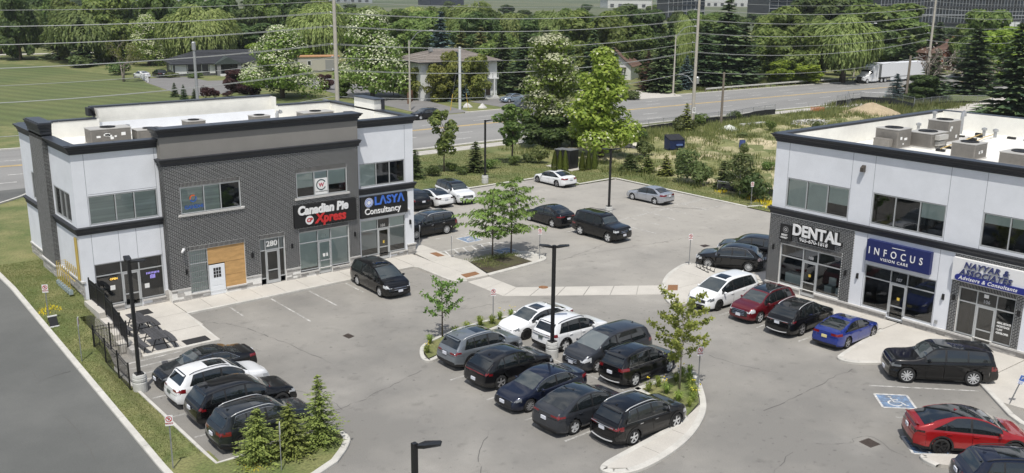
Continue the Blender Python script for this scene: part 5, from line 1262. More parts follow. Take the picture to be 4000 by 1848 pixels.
    # nose and tail caps
    for end,i in(('f',0),('r',nst-1)):
        m_=12
        for j in range(nr-1):
            lo,hi=grid[i][j],grid[i][j+1]
            for k in range(m_):
                a0,a1=-1+2*k/m_,-1+2*(k+1)/m_
                bul=lambda a,zz:(.055*(1-a*a))*(1 if end=='f' else-.8)
                q=[(lo[0]+bul(a0,0),lo[1]*a0,lo[2]),(lo[0]+bul(a1,0),lo[1]*a1,lo[2]),(hi[0]+bul(a1,0),hi[1]*a1,hi[2]),(hi[0]+bul(a0,0),hi[1]*a0,hi[2])]
                cy=(lo[1]+hi[1])/2*(a0+a1)/2;cz=(lo[2]+hi[2])/2;s_=1 if cy>0 else-1
                if end=='f':
                    reg='front_bumper'
                    if hl[0]<cz<hl[1]and abs(cy)>W*spec.get('hl_in',.27):reg=('headlight',s_)
                    elif gr and gr[0]<cz<gr[1]and abs(cy)<W/2*gr[2]:reg='grille'
                    elif spec.get('intake')and spec['intake'][0]<cz<spec['intake'][1]and abs(cy)<W*.34:reg='air_intake'
                    elif j<1:reg='sill'
                    elif cz>hl[1]:reg='body'
                else:
                    reg='rear_bumper' if cz<tl[0]-.08 else 'boot_lid'
                    if tl[0]<cz<tl[1]and abs(cy)>W/2*tl[2]:reg=('taillight',s_)
                    elif spec.get('lightbar')and spec['lightbar'][0]<cz<spec['lightbar'][1]:reg=('taillight',s_)
                    elif j<2 or(cl and j<3):reg='cladding' if cl else 'sill'
                put(reg,q[::-1]if end=='r' else q)
    gm=spec.get('tint',M_CARGLASS)
    def side(d,g,s_,o):
        h=hw(d);zt=pl(top,d);be=belt(d);gh=zt-be;ye=h*ROWT[-1][1];yr=max(.55*h,ye-.27*gh-.03);zr=be+gh*(.93 if gh>.3 else .75)
        return(X(d)+noff(1.0,d),s_*(ye+(yr-ye)*g+.025*math.sin(math.pi*g)*min(1,gh/.5)+o),be+(zr-be)*g),zr-be
    def gtop(d,pad):
        hgt=side(d,0,1,0)[1];return max(.06,min(.93+pad*.03,(b['sg'][1]+pad*.03-d)/max(.05,b['slant'])/max(.05,hgt)+.06))
    def strip(mb,d0,d1,s_,o,pad):
        n=max(3,int((d1-d0)/.06));prev=None
        for k in range(n+1):
            d=d0+(d1-d0)*k/n;gt=gtop(d,pad);g0=.05-.05*pad;col=[side(d,g0+(gt-g0)*t,s_,o)[0]for t in(0,.33,.66,1)]
            if prev:
                for t in range(3):
                    q=(prev[t],col[t],col[t+1],prev[t+1]);mb.quad(*(q if s_>0 else q[::-1]))
            prev=col
    extra=[]
    for s_ in(1,-1):
        a,e=b['sg'][0],b['sg'][1]-.04;m1=MB();strip(m1,a-.06,e+.07,s_,.004,1.0);extra.append(('window_surround',m1,spec.get('trim',M_TRIM),None))
        m1=MB();strip(m1,a-.03,e+.03,s_,.007,.5);extra.append(('window_pillar',m1,M_TRIM,None))
        for d0,d1 in((a,b['bp']-.05),(b['bp']+.05,min(e,b['cp']-.035)),(b['cp']+.035,e)):
            if d1-d0>.12:m1=MB();strip(m1,d0,d1,s_,.010,0.0);extra.append(('side_window',m1,gm,None))
        if cl:
            for cx,cz in wc:
                m1=MB();ts=np.linspace(-.28,math.pi+.28,22)
                for t0,t1 in zip(ts[:-1],ts[1:]):
                    q=[]
                    for t,r_ in((t0,Ra-.005),(t1,Ra-.005),(t1,Ra+.075),(t0,Ra+.075)):
                        x_=cx+r_*math.cos(t);q.append((x_,s_*(hw(fo+wb/2-x_)+.010),cz+r_*math.sin(t)))
                    m1.quad(*(q if s_<0 else q[::-1]))
                extra.append(('arch_trim',m1,M_TRIM,None))
    MT=dict(body=pm,roof=roofm,hood=pm,cladding=M_TRIM,sill=M_TRIM,pillar=M_TRIM,front_bumper=pm,rear_bumper=pm,windscreen=spec.get('wsm',M_WSCREEN),rear_window=gm,glass_roof=M_CARGLASS,sunroof=M_CARGLASS,boot_lid=pm,grille=M_TRIM,air_intake=M_TRIM,window_trim=spec.get('trim',M_TRIM))
    NAME=dict(sill='lower_trim',pillar='window_pillar',cladding='cladding')
    out=[]
    for reg,fl in regs.items():
        key=reg[0]if isinstance(reg,tuple)else reg
        vid={};mb=MB()
        for f in fl:
            ids=[]
            for p in f:
                kx=(round(p[0],4),round(p[1],4),round(p[2],4))
                if kx not in vid:vid[kx]=len(mb.v);mb.v.append(p)
                if not ids or ids[-1]!=vid[kx]:ids.append(vid[kx])
            if len(set(ids))>=3:mb.f.append(tuple(dict.fromkeys(ids)));mb.m.append(0)
        # open the shut lines by drawing panel edges in a little
        if key in('front_door','rear_door','hood','boot_lid','front_bumper','rear_bumper','sunroof'):
            cnt={}
            for f in mb.f:
                for a,c in zip(f,f[1:]+f[:1]):cnt[tuple(sorted((a,c)))]=cnt.get(tuple(sorted((a,c))),0)+1
            bd={v for e,n_ in cnt.items()if n_==1 for v in e};nbh={}
            for f in mb.f:
                c=[sum(mb.v[k][ax]for k in f)/len(f)for ax in range(3)]
                for k in f:
                    if k in bd:nbh.setdefault(k,[]).append(c)
            for k,cs in nbh.items():
                if abs(mb.v[k][1])<.003:continue
                dv=Vector([sum(c[ax]for c in cs)/len(cs)-mb.v[k][ax]for ax in range(3)])
                if dv.length>1e-4:mb.v[k]=tuple(Vector(mb.v[k])+dv.normalized()*min(.009,dv.length*.3))
        m_={'front_door':pm,'rear_door':pm,'headlight':spec.get('hlm',M_HEAD),'taillight':spec.get('tlm',M_TAIL),'side_window':gm,'pillar':M_TRIM}.get(key,MT.get(key))
        nm={'front_door':'door','rear_door':'door'}.get(key,NAME.get(key,key))
        out.append((nm,mb,m_,reg))
    return b,out+extra,X,belt,hw,top
def place_car(spec,pos,heading,label,contact=None,cat='car',group=None):
    """pos: ground point under the middle of the wheelbase; or contact=(which,(x,y)) fixes one tyre, e.g. 'fl'"""
    b,out,X,belt,hw,top=build_car(spec)
    L,W,wb,R=b['L'],b['W'],b['wb'],b['R'];c,s=math.cos(heading),math.sin(heading)
    if contact:
        w,(px,py)=contact;lx=wb/2 if w[0]=='f' else-wb/2;ly=(W/2-.03)*(1 if w[1]=='l' else-1)
        pos=(px-(lx*c-ly*s),py-(lx*s+ly*c))
    z0=pos[2]if len(pos)>2 else spec.get('z',spec.get('over',{}).get('z',0.008))
    root=empty(spec.get('name',spec.get('over',{}).get('name','parked_car')),(pos[0],pos[1],z0),heading,label,cat,group)
    made={}
    for nm,mb,m_,reg in out:
        o=part(nm,mb,m_,root,smooth=True,local=True)
        if reg is not None:made[reg]=o
    # wheels
    tm,rm=wheel_meshes(R,spec.get('wheel','five'),spec.get('rim',M_RIMS))
    for fx in(wb/2,-wb/2):
        for sy in(1,-1):
            wroot=link('wheel',tm,root,local=True);wroot.location=(fx,sy*(W/2-.135),R);wroot.rotation_euler=(0,0,0 if sy>0 else math.pi)
            link('rim',rm,wroot,local=True)
        # arch lining
        q=MB();Ra=R+.06
        for sy in(1,-1):
            ts=np.linspace(-.1,math.pi+.1,15)
            for a,e in zip(ts[:-1],ts[1:]):
                yo,yi=sy*hw(fo_d(b,fx))*.965,sy*(W/2-.40)
                q.quad((fx+Ra*math.cos(a),yo,R+Ra*math.sin(a)),(fx+Ra*math.cos(e),yo,R+Ra*math.sin(e)),(fx+Ra*math.cos(e),yi,R+Ra*math.sin(e)),(fx+Ra*math.cos(a),yi,R+Ra*math.sin(a)))
            q.quad((fx-Ra,sy*(W/2-.40),.15),(fx+Ra,sy*(W/2-.40),.15),(fx+Ra,sy*(W/2-.40),R+Ra),(fx-Ra,sy*(W/2-.40),R+Ra))
        part('arch_lining',q,M_TRIM,root,local=True)
    q=MB();q.box(X(L-.25),-W*.40,b['gc']+.02,X(.25),W*.40,b['gc']+.10);part('underbody',q,M_TRIM,root,local=True)
    # mirrors
    md=b['cowl']+.42;be=belt(md)
    for sy in(1,-1):
        q=MB();q.lathe([(.02,-.11),(.075,-.07),(.092,0),(.075,.08),(.02,.11)],8,(0,0,0),axis='y')
        q.v=[(X(md)+v[0]*.75+(.03 if abs(v[1])<.05 else 0),sy*(hw(md)*.93+.13)+v[1],be+.09+v[2]*.85)for v in q.v]
        q.box(X(md)-.03,min(sy*(hw(md)*.86),sy*(hw(md)*.93+.08)),be+.03,X(md)+.03,max(sy*(hw(md)*.86),sy*(hw(md)*.93+.08)),be+.07)
        part('side_mirror',q,spec.get('mirror',pm_of(spec)),root,smooth=True,local=True)
    # door handles
    for reg,dd in(('front_door',b['bp']-.20),('rear_door',b['cp']-.12)):
        for sy in(1,-1):
            o=made.get((reg,sy))
            if o is None:continue
            z=belt(dd)-.13;y=sy*(hw(dd)*.985)
            q=MB();q.box(X(dd)-.10,min(y,y+sy*.035),z-.014,X(dd)+.10,max(y,y+sy*.035),z+.014);part('door_handle',q,spec.get('handle',pm_of(spec)),o,local=True)
    # plates
    zt=spec.get('plate_z',(.46,.80));xr,xf=X(L),X(0)
    if spec.get('front_plate',True):
        q=MB();q.box(xf+.03,-.155,zt[0],xf+.075,.155,zt[0]+.15);part('licence_plate',q,spec.get('plate',M_PLATE),root,local=True)
    q=MB();q.box(xr-.075,-.155,zt[1],xr-.03,.155,zt[1]+.15);part('licence_plate',q,spec.get('plate',M_PLATE),root,local=True)
    # grille bars
    gr=spec.get('gr',(.46,.68,.62))
    for k in range(spec.get('bars',0)):
        z=gr[0]+(gr[1]-gr[0])*(k+.5)/spec['bars'];w=W/2*gr[2]*.72
        q=MB();pts=[(xf+.045*(1-(a*.9)**2)+.012-.02*(z>.7),a*w,z)for a in np.linspace(-1,1,9)];q.tube(pts,.016,5);part('grille_bar',q,M_CHROME,root,local=True)
    if spec.get('rails'):
        d0,d1=b['ws']+.12,b['rg'][0]-.10
        for sy in(1,-1):
            pts=[]
            for t in np.linspace(0,1,9):
                d=d0+(d1-d0)*t;be_=belt(d);zt_=pl(top,d);gh=zt_-be_;yr=max(.55*hw(d),hw(d)*.925-.27*gh-.03)-.035
                pts.append((X(d),sy*yr,zt_-.015+(.045 if 0<t<1 else-.01)))
            q=MB();q.tube(pts,.020,6);part('roof_rail',q,spec['rails'],root,smooth=True,local=True)
    if spec.get('spoiler',spec['body']in('suv','van','bigsuv','rover','coupesuv')):
        d=b['rg'][0];z=pl(top,d);q=MB();w=hw(d)*.60
        q.add([(X(d)+.12,-w,z-.01),(X(d)+.12,w,z-.01),(X(d)-.13,w*.95,z-.055),(X(d)-.13,-w*.95,z-.055),(X(d)-.11,-w*.95,z-.09),(X(d)-.11,w*.95,z-.09)],[(0,3,2,1),(3,4,5,2)]);
        part('roof_spoiler',q,spec.get('roof_paint',pm_of(spec)),root,local=True)
    if spec.get('fin',True):
        d=b['rg'][0]-.25;z=pl(top,d);q=MB();q.add([(X(d)+.10,0,z),(X(d)-.08,.025,z),(X(d)-.08,-.025,z),(X(d)-.07,0,z+.07)],[(0,1,3),(0,3,2),(1,2,3)]);part('antenna',q,spec.get('roof_paint',pm_of(spec)),root,local=True)
    if spec.get('chrome_rear'):
        z=spec['chrome_rear'];q=MB();q.tube([(xr-.055*(1-a*a)*.8-.02,a*W*.36,z)for a in np.linspace(-1,1,9)],.02,5);part('chrome_strip',q,M_CHROME,root,local=True)
    if spec.get('skid'):
        q=MB();q.tube([(xr-.045*(1-a*a)-.02,a*W*.34,b['gc']+.15+.05*a*a)for a in np.linspace(-1,1,9)],.028,5);part('rear_skid_trim',q,M_RIMS,root,local=True)
    if spec.get('bootspoiler'):
        d=L-.12;z=pl(top,d);q=MB();w=hw(d)*.80
        q.add([(X(d)+.14,-w,z+.03),(X(d)+.14,w,z+.03),(X(d)-.07,w*.96,z+.10),(X(d)-.07,-w*.96,z+.10),(X(d)-.07,-w*.96,z+.07),(X(d)-.07,w*.96,z+.07)],[(0,3,2,1),(3,4,5,2),(4,0,1,5)]);part('boot_spoiler',q,pm_of(spec),root,local=True)
    return root
def pm_of(s):return s['paint']
def fo_d(b,x):return b['fo']+b['wb']/2-x
PI=math.pi
G1='cars parked against the left kerb';G2='cars parked in the double middle row';G3='cars parked facing the right building';G4='cars in the upper part of the lot';G5='vehicles on the main road and its driveways';G6='cars at the accessible bays'
# left kerb row
place_car(dict(body='sedan',paint=P_BLACK,wheel='ten',rim=M_RIMB,handle=P_BLACK,trim=M_CHROME,over=dict(L=4.88,W=1.84),hlm=M_HEADDK,roof_glass=(2.1,3.3),gr=(.28,.55,.75)),(16.45,44.15),PI-.02,'black sedan nosed in beside the lamp post at the left kerb',group=G1)
place_car(dict(body='suv',paint=P_WHITE,rails=M_TRIM,sunroof=(2.0,3.0),over=dict(L=4.70,wb=2.79),tl=(.86,1.02,.42,.45),plate=M_PLATED,plate_z=(.45,.70),wheel='five'),(16.35,41.75),.0,'white crossover backed to the left kerb, the only white car in its row',group=G1)
place_car(dict(body='rover',paint=P_JET,over=dict(L=4.80,W=1.93,wb=2.87,H=1.68,top=[(0,.74),(.07,.90),(.4,1.02),(1.2,1.12),(1.9,1.55),(2.4,1.68),(3.5,1.65),(4.15,1.56),(4.3,1.52),(4.62,1.14),(4.75,1.04),(4.80,.92)],belt=(.95,1.14),cowl=1.25,ws=1.95,rg=(4.22,4.62),sg=(1.55,4.15),bp=2.5,cp=3.45),tlm=M_TAIL,tl=(.92,1.02,.35,.4),wheel='five',rim=M_RIMB,fin=True,hl=(.70,.84,.42)),(16.45,39.2),-.02,'glossy black luxury crossover between the white crossover and the dark grey one',group=G1)
place_car(dict(body='suv',paint=P_DKGREY,rails=M_RIMS,sunroof=(2.0,2.9),cladding=True,trim=M_CHROME,over=dict(L=4.60,wb=2.68),skid=False,wheel='ten',rim=M_RIMG,tl=(.88,.99,.36,.45),plate_z=(.45,.72)),(16.1,36.35),.0,'dark grey crossover with silver roof rails behind the three roadside spruces',group=G1)
# by the left building
place_car(dict(body='van',paint=P_JET,wheel='ten',rim=M_RIMS,over=dict(L=5.21),bars=2,gr=(.55,.80,.60),intake=(.25,.42),hl=(.70,.86,.5),hlm=M_HEAD,sunroof=(2.2,2.9),trim=M_TRIM,front_plate=True),(0,0),-PI/2-.05,'black minivan standing alone in front of the left building',contact=('rr',(30.39,52.72)),group='cars in front of the left building')
# middle row, back line
place_car(dict(body='suv',paint=P_GREY,cladding=True,rails=M_RIMS,sunroof=(2.05,3.0),tl=(.90,1.05,.42,.4),wheel='five',rim=M_RIMG,over=dict(L=4.65)),(29.1,37.62),.0,'cool grey crossover next to the grass island at the left of the middle row',group=G2)
place_car(dict(body='sedan',paint=P_WHITE,wheel='ten',rim=M_RIMB,sunroof=(2.1,2.75),over=dict(L=4.65),hlm=M_HEADDK,gr=(.35,.55,.6),trim=M_TRIM,intake=(.22,.36)),(0,0),PI,'white compact sedan beside the grass island in the middle row',contact=('fl',(32.69,38.2)),group=G2)
place_car(dict(body='suv',paint=P_WHITE,cladding=True,tl=(.98,1.10,.40,.42),wheel='five',rim=M_RIMS,rails=M_TRIM,plate=M_PLATED,plate_z=(.45,.78),over=dict(L=4.60,H=1.70),chrome_rear=1.06),(0,0),.02,'white crossover with black bumper behind the middle lamp post',contact=('rr',(33.18,35.5)),group=G2)
place_car(dict(body='van',paint=P_GUN,wheel='seven',rim=M_RIMS,bars=3,gr=(.52,.76,.58),hl=(.66,.86,.5),sunroof=(2.15,2.8),trim=M_TRIM,wsm=mat('bright_windscreen',(0.12,0.14,0.145),0.03,spec=.9,coat=.7)),(0,0),PI,'slate grey minivan facing the near row right of the middle lamp post',contact=('fl',(32.55,32.35)),group=G2)
place_car(dict(body='suv',paint=P_BLACK,rails=M_TRIM,sunroof=(2.0,3.1),trim=M_CHROME,tl=(.92,1.08,.50,.42),wheel='five',rim=M_RIMS,skid=True,over=dict(L=4.52,W=1.84,wb=2.69),plate_z=(.45,.72)),(0,0),.06,'black crossover at the right end of the back middle row by the maple',contact=('rr',(32.71,29.88)),group=G2)
# middle row, near line
place_car(dict(body='coupesuv',paint=P_BLACK,tl=(.90,1.0,.30,.42),lightbar=(.93,.97),wheel='twin',rim=M_RIMG,sunroof=(2.05,3.1),plate_z=(.45,.50)),(0,0),.02,'black sporty crossover with full width tail light strip in the near middle row',contact=('rr',(27.28,33.72)),group=G2)
place_car(dict(body='sedan',paint=P_NAVY,wheel='ten',rim=M_RIMG,trim=M_CHROME,hlm=M_HEADDK,gr=(.30,.62,.62),over=dict(L=4.66,H=1.445)),(0,0),PI,'navy sedan facing outwards in the near middle row',contact=('fl',(26.71,30.87)),group=G2)
place_car(dict(body='ycross',paint=P_GUN,wheel='five',rim=M_RIMS,roof_glass=(2.0,3.2),gr=None,tl=(.93,1.04,.42,.45),plate_z=(.42,.74),bars=0),(0,0),.02,'dark grey electric hatchback with all glass roof in the near middle row',contact=('rr',(26.77,27.9)),group=G2)
place_car(dict(body='suv',paint=P_JET,rails=M_RIMS,trim=M_CHROME,handle=M_CHROME,tl=(.88,1.04,.46,.45),sunroof=(2.05,3.0),wheel='twin',rim=M_RIMS,cladding=True,skid=True,plate_z=(.45,.78),chrome_rear=.98,over=dict(L=4.69,wb=2.705)),(0,0),-.01,'black crossover with silver roof rails at the near end of the middle row',contact=('rr',(28.08,25.57)),group=G2)
# facing the right building
place_car(dict(body='van',paint=P_WHITE,over=dict(L=5.16),bars=2,gr=(.56,.78,.60),intake=(.24,.42),hl=(.70,.86,.5),hlm=M_HEADDK,sunroof=(2.2,2.85),wheel='five',rim=M_RIMB,tlm=M_TAIL),(0,0),PI,'white minivan nose out beside the pavement corner with the bicycle rack',contact=('fl',(45.23,34.74)),group=G3)
place_car(dict(body='suv',paint=P_MAROON,rails=M_CHROME,bars=4,gr=(.50,.88,.62),hl=(.70,.90,.42),roof_glass=(2.0,3.6),wheel='twin',rim=M_RIMS,over=dict(L=4.63,wb=2.725),trim=M_TRIM),(0,0),PI,'dark red crossover with big chrome grille by the right building',contact=('fl',(45.38,31.8)),group=G3)
place_car(dict(body='coupesuv',paint=P_JET,rails=M_RIMS,tl=(.92,1.02,.40,.45),trim=M_CHROME,wheel='twin',rim=M_RIMG,chrome_rear=1.0,skid=True,sunroof=(2.05,2.8),over=dict(L=4.89,wb=2.79,W=1.90,H=1.70),plate_z=(.45,.80)),(0,0),.03,'black crossover with chrome tail strip between the dark red and the blue car',contact=('rr',(45.5,29.0)),group=G3)
place_car(dict(body='fastback',paint=P_BLUE,wheel='twin',rim=M_RIMG,plate=M_PLATEY,tl=(.84,.97,.42,.42),sunroof=(2.15,2.75),plate_z=(.42,.70),over=dict(L=4.67,W=1.80,wb=2.735,H=1.415,fo=.92)),(0,0),.03,'bright blue sedan with yellow number plate by the right building',contact=('rr',(45.75,26.25)),group=G3)
# accessible bays
place_car(dict(body='rover',paint=P_JET,wheel='ten',rim=M_RIMS,roof_glass=(2.1,3.6),hlm=M_HEADDK,hl=(.86,1.0,.5),gr=(.72,.90,.55),tlm=M_TAIL,trim=M_TRIM,over=dict(L=5.25,wb=3.19)),(0,0),math.atan2(21.71-19.46,43.80-46.00),'long glossy black luxury SUV before the advisors shop front',contact=('fl',(43.80,21.75)),group=G6)
place_car(dict(body='xcross',paint=P_RED,wheel='twin',rim=M_RIMB,roof_glass=(2.0,3.5),gr=None,tl=(.92,1.04,.40,.45),tlm=mat('dark_tail_lens',(0.03,0.004,0.005),.15,coat=1.0),plate_z=(.45,.86),bootspoiler=True,cladding=True),(0,0),math.atan2(14.62-16.83,39.89-37.70),'bright red electric SUV with black wheels at the accessible bay',contact=('rr',(37.70,16.87)),group=G6)
place_car(dict(body='suv',paint=P_NAVY,rails=M_TRIM,wheel='ten',rim=M_RIMG,sunroof=(2.0,3.4),tl=(.92,1.04,.45,.5),over=dict(L=4.8,W=1.93,H=1.70,wb=2.85)),(37.05,13.35),math.atan2(-2.21,2.19),'dark navy SUV cut off by the bottom right corner of the picture',group=G6)
# upper lot
place_car(dict(body='coupesuv',paint=P_JET,trim=M_CHROME,wheel='multi',rim=M_RIMS,tlm=M_TAILCLEAR,tl=(.90,1.08,.45,.40),over=dict(L=4.72,W=1.92,wb=2.82,H=1.70),gr=(.50,.82,.6)),(0,0),math.atan2(41.23-38.9,52.09-53.4),'black crossover with pale tail lights parked beside the bicycle rack',contact=('fl',(52.09,41.23)),group=G4)
place_car(dict(body='suv',paint=P_BLACK,wheel='five',rim=M_RIMG,over=dict(L=4.85,W=1.95)),(56.9,41.3),math.atan2(41.23-38.9,52.09-53.4),'black SUV half hidden behind the corner of the right building',group=G4)
place_car(dict(body='boxy',paint=P_JET,wheel='five',rim=M_RIMS,hl=(.86,1.02,.30),gr=(.78,1.0,.50),bars=2,rails=M_TRIM,skid=False,plate_z=(.55,.85),roof_paint=P_JET),(0,0),-PI/2+.03,'black boxy off road wagon alone in the middle of the upper lot',contact=('rr',(51.29,53.55)),group=G4)
place_car(dict(body='ycross',paint=P_BLACK,wheel='five',rim=M_RIMS,roof_glass=(2.0,3.2),gr=None,tl=(.93,1.04,.42,.45),plate_z=(.42,.74)),(0,0),PI/2,'black electric hatchback partly behind the two locust trees',contact=('rl',(51.15,56.76)),group=G4)
place_car(dict(body='sedan',paint=P_SILVER,wheel='five',rim=M_RIMS,tl=(.86,1.0,.45,.42),over=dict(L=4.63,W=1.78,wb=2.70,R=.32,H=1.46),handle=P_SILVER,plate_z=(.42,.80)),(0,0),PI/2+.04,'silver sedan by the kerb at the back right of the lot',contact=('rl',(64.45,57.55)),group=G4)
place_car(dict(body='fastback',paint=P_WHITE,wheel='twin',rim=M_RIMG,sunroof=(2.15,2.8),tl=(.86,.98,.40,.42),trim=M_TRIM,intake=(.25,.4),over=dict(L=4.85,W=1.89)),(0,0),PI/2,'white fastback at the back kerb below the black utility boxes',contact=('rl',(62.6,68.9)),group=G4)
place_car(dict(body='bigsuv',paint=P_WHITE,roof_paint=P_JET,wheel='five',rim=M_RIMS,hl=(.82,.98,.45),gr=(.70,.90,.52),bars=2,intake=(.28,.48),over=dict(L=4.86,W=1.98,wb=2.92,H=1.78)),(0,0),-PI/2-.12,'white luxury SUV with black roof at the back kerb',contact=('fr',(49.88,68.65)),group=G4)
place_car(dict(body='fastback',paint=P_WHITE,wheel='five',rim=M_RIMB,roof_glass=(2.0,3.2),gr=None,hlm=M_HEADDK,tl=(.86,.96,.50,.40),tlm=mat('dark_tail_lens',(0.03,0.004,0.005),.15,coat=1.0),over=dict(L=4.70)),(0,0),PI/2-.05,'white electric sedan with black glass roof between two larger cars at the back kerb',contact=('rl',(47.55,68.8)),group=G4)
place_car(dict(body='coupesuv',paint=P_BLACK,wheel='five',rim=M_RIMB,tl=(.92,1.02,.42,.4)),(46.2,70.35),PI/2-.05,'black crossover half hidden by the right end of the left building',group=G4)
place_car(dict(body='bigsuv',paint=P_JET,wheel='multi',rim=M_RIMS,rails=M_RIMS,trim=M_CHROME,handle=M_CHROME,over=dict(L=4.98,W=1.97,wb=2.90,R=.39),sunroof=(2.1,3.4),tl=(.80,1.08,.75,.3)),(0,0),PI,'large black SUV with silver roof rails beside the right end of the left building',contact=('rl',(43.01,60.2)),group=G4)
# on the road and in its driveways
place_car(dict(body='pickup',paint=P_WHITE,wheel='five',rim=M_RIMS,hl=(.92,1.08,.3),gr=(.72,1.05,.6),name='driving_car',z=0.05),(0,0),.0,'white pickup truck on the near lanes showing from behind the left building',contact=('fr',(62.6,96.2)),cat='pickup truck',group=G5)
place_car(dict(body='suv',paint=P_BLACK,wheel='five',rim=M_RIMS,trim=M_CHROME,over=dict(L=4.4,wb=2.65,H=1.6),name='driving_car',z=0.06),(0,0),PI+.02,'black small crossover on the far lanes behind the left building roof',contact=('fl',(79.43,117.6)),group=G5)
place_car(dict(body='sedan',paint=P_SKY,wheel='five',rim=M_RIMS,over=dict(L=4.9,wb=2.85),z=0.04),(105.9,128.6),PI+.08,'pale blue silver sedan in the driveway of the hip roofed house',group=G5)
place_car(dict(body='suv',paint=paint('charcoal_van',(0.07,0.08,0.09),.4),wheel='five',rim=M_RIMS,over=dict(L=4.7),name='driving_car',z=0.05),(0,0),PI,'dark grey wagon on the road half hidden by the roadside trees',contact=('rl',(100.6,117.4)),group=G5)
place_car(dict(body='fastback',paint=P_WHITE,wheel='five',rim=M_RIMS,z=0.045),(69.2,207.4),PI/2+.15,'white fastback parked by the white rail fence at the dark roofed house',group=G5)
place_car(dict(body='suv',paint=P_BLACK,wheel='five',rim=M_RIMG,over=dict(L=4.8,W=1.95),z=0.045),(72.9,207.2),PI/2,'black SUV parked against the dark roofed house',group=G5)

# ---- articulated lorry
def lorry(x,y,rz):
    t=empty('articulated_lorry',(x,y,0.05),rz,'white articulated lorry with sleeper cab and plain box trailer on the far lanes','lorry',G5)
    LW=P_WHITE
    q=MB();sec=[(0,.75,1.15,1.0),(.25,.6,1.55,1.12),(1.6,.55,1.85,1.18),(1.75,.5,2.2,1.22),(2.35,.5,2.85,1.24),(2.6,.5,3.3,1.25),(3.9,.5,3.95,1.26),(4.9,.5,4.02,1.26)]
    for k,(d,zb_,zt,h)in enumerate(sec):
        q.v+=[(-d,-h,zb_),(-d,-h*.98,zt-.15),(-d,-h*.85,zt),(-d,h*.85,zt),(-d,h*.98,zt-.15),(-d,h,zb_)]
    for k in range(len(sec)-1):
        for j in range(5):q.f.append((k*6+j,k*6+j+1,(k+1)*6+j+1,(k+1)*6+j));q.m.append(0)
    q.f+=[(5,4,3,2,1,0),tuple(range(len(sec)*6-6,len(sec)*6))];q.m+=[0,0]
    part('cab',q,LW,t,local=True)
    q=MB();q.add([(-1.74,-1.05,2.12),(-1.74,1.05,2.12),(-2.33,1.08,2.82),(-2.33,-1.08,2.82)],[(0,1,2,3)]);q.v=[(x_+.02,y_,z_+.02)for x_,y_,z_ in q.v];part('windscreen',q,M_CARGLASS,t,local=True)
    for s_ in(1,-1):
        q=MB();q.box(-2.75,min(s_*1.235,s_*1.262),2.1,-2.0,max(s_*1.235,s_*1.262),2.7);part('side_window',q,M_CARGLASS,t,local=True)
        q=MB();q.box(-1.95,min(s_*1.35,s_*1.5),2.0,-1.8,max(s_*1.35,s_*1.5),2.7);part('side_mirror',q,M_TRIM,t,local=True)
        q=MB();q.box(-.35,min(s_*.78,s_*1.10),1.1,.03,max(s_*.78,s_*1.10),1.32);part('headlight',q,M_HEAD,t,local=True)
        q=MB();q.box(-4.5,min(s_*.8,s_*1.2),.35,-2.4,max(s_*.8,s_*1.2),.95);part('fuel_tank',q,LW,t,local=True)
        q=MB();q.tube([(-5.0,s_*1.1,1.0),(-5.0,s_*1.1,3.9)],.09,8);part('exhaust_stack',q,M_TRIM,t,local=True)
    q=MB();q.box(-.05,-.62,.7,.04,.62,1.45);part('grille',q,M_TRIM,t,local=True)
    q=MB();q.box(-.3,-1.22,.35,.08,1.22,.7);part('front_bumper',q,M_TRIM,t,local=True)
    q=MB();q.box(-7.6,-.45,.75,-4.9,.45,1.0);part('chassis',q,M_TRIM,t,local=True)
    q=MB();q.box(-21.9,-1.3,1.15,-5.75,1.3,4.12);tr=part('trailer',q,mat('trailer_white',(0.74,0.75,0.78),.5),t,local=True)
    q=MB();q.box(-21.9,-1.315,1.12,-5.72,1.315,1.24);q.box(-5.74,-1.31,1.15,-5.66,1.31,4.12);part('trailer_rail',q,M_GALV,tr,local=True)
    q=MB();q.box(-16.5,-1.28,.45,-9.2,-1.24,1.1);q.box(-16.5,1.24,.45,-9.2,1.28,1.1);part('side_skirt',q,mat('trailer_white',(0.74,0.75,0.78),.5),tr,local=True)
    tm,rm=wheel_meshes(.52,'hex',M_RIMS)
    for d in(1.15,6.1,7.4,18.3,19.6):
        for s_ in(1,-1):
            w=link('wheel',tm,t,local=True);w.location=(-d,s_*1.1,.52);w.rotation_euler=(0,0,0 if s_>0 else PI);w.scale=(1,1.6,1);link('rim',rm,w,local=True)
lorry(189.6,112.6,PI-.09)
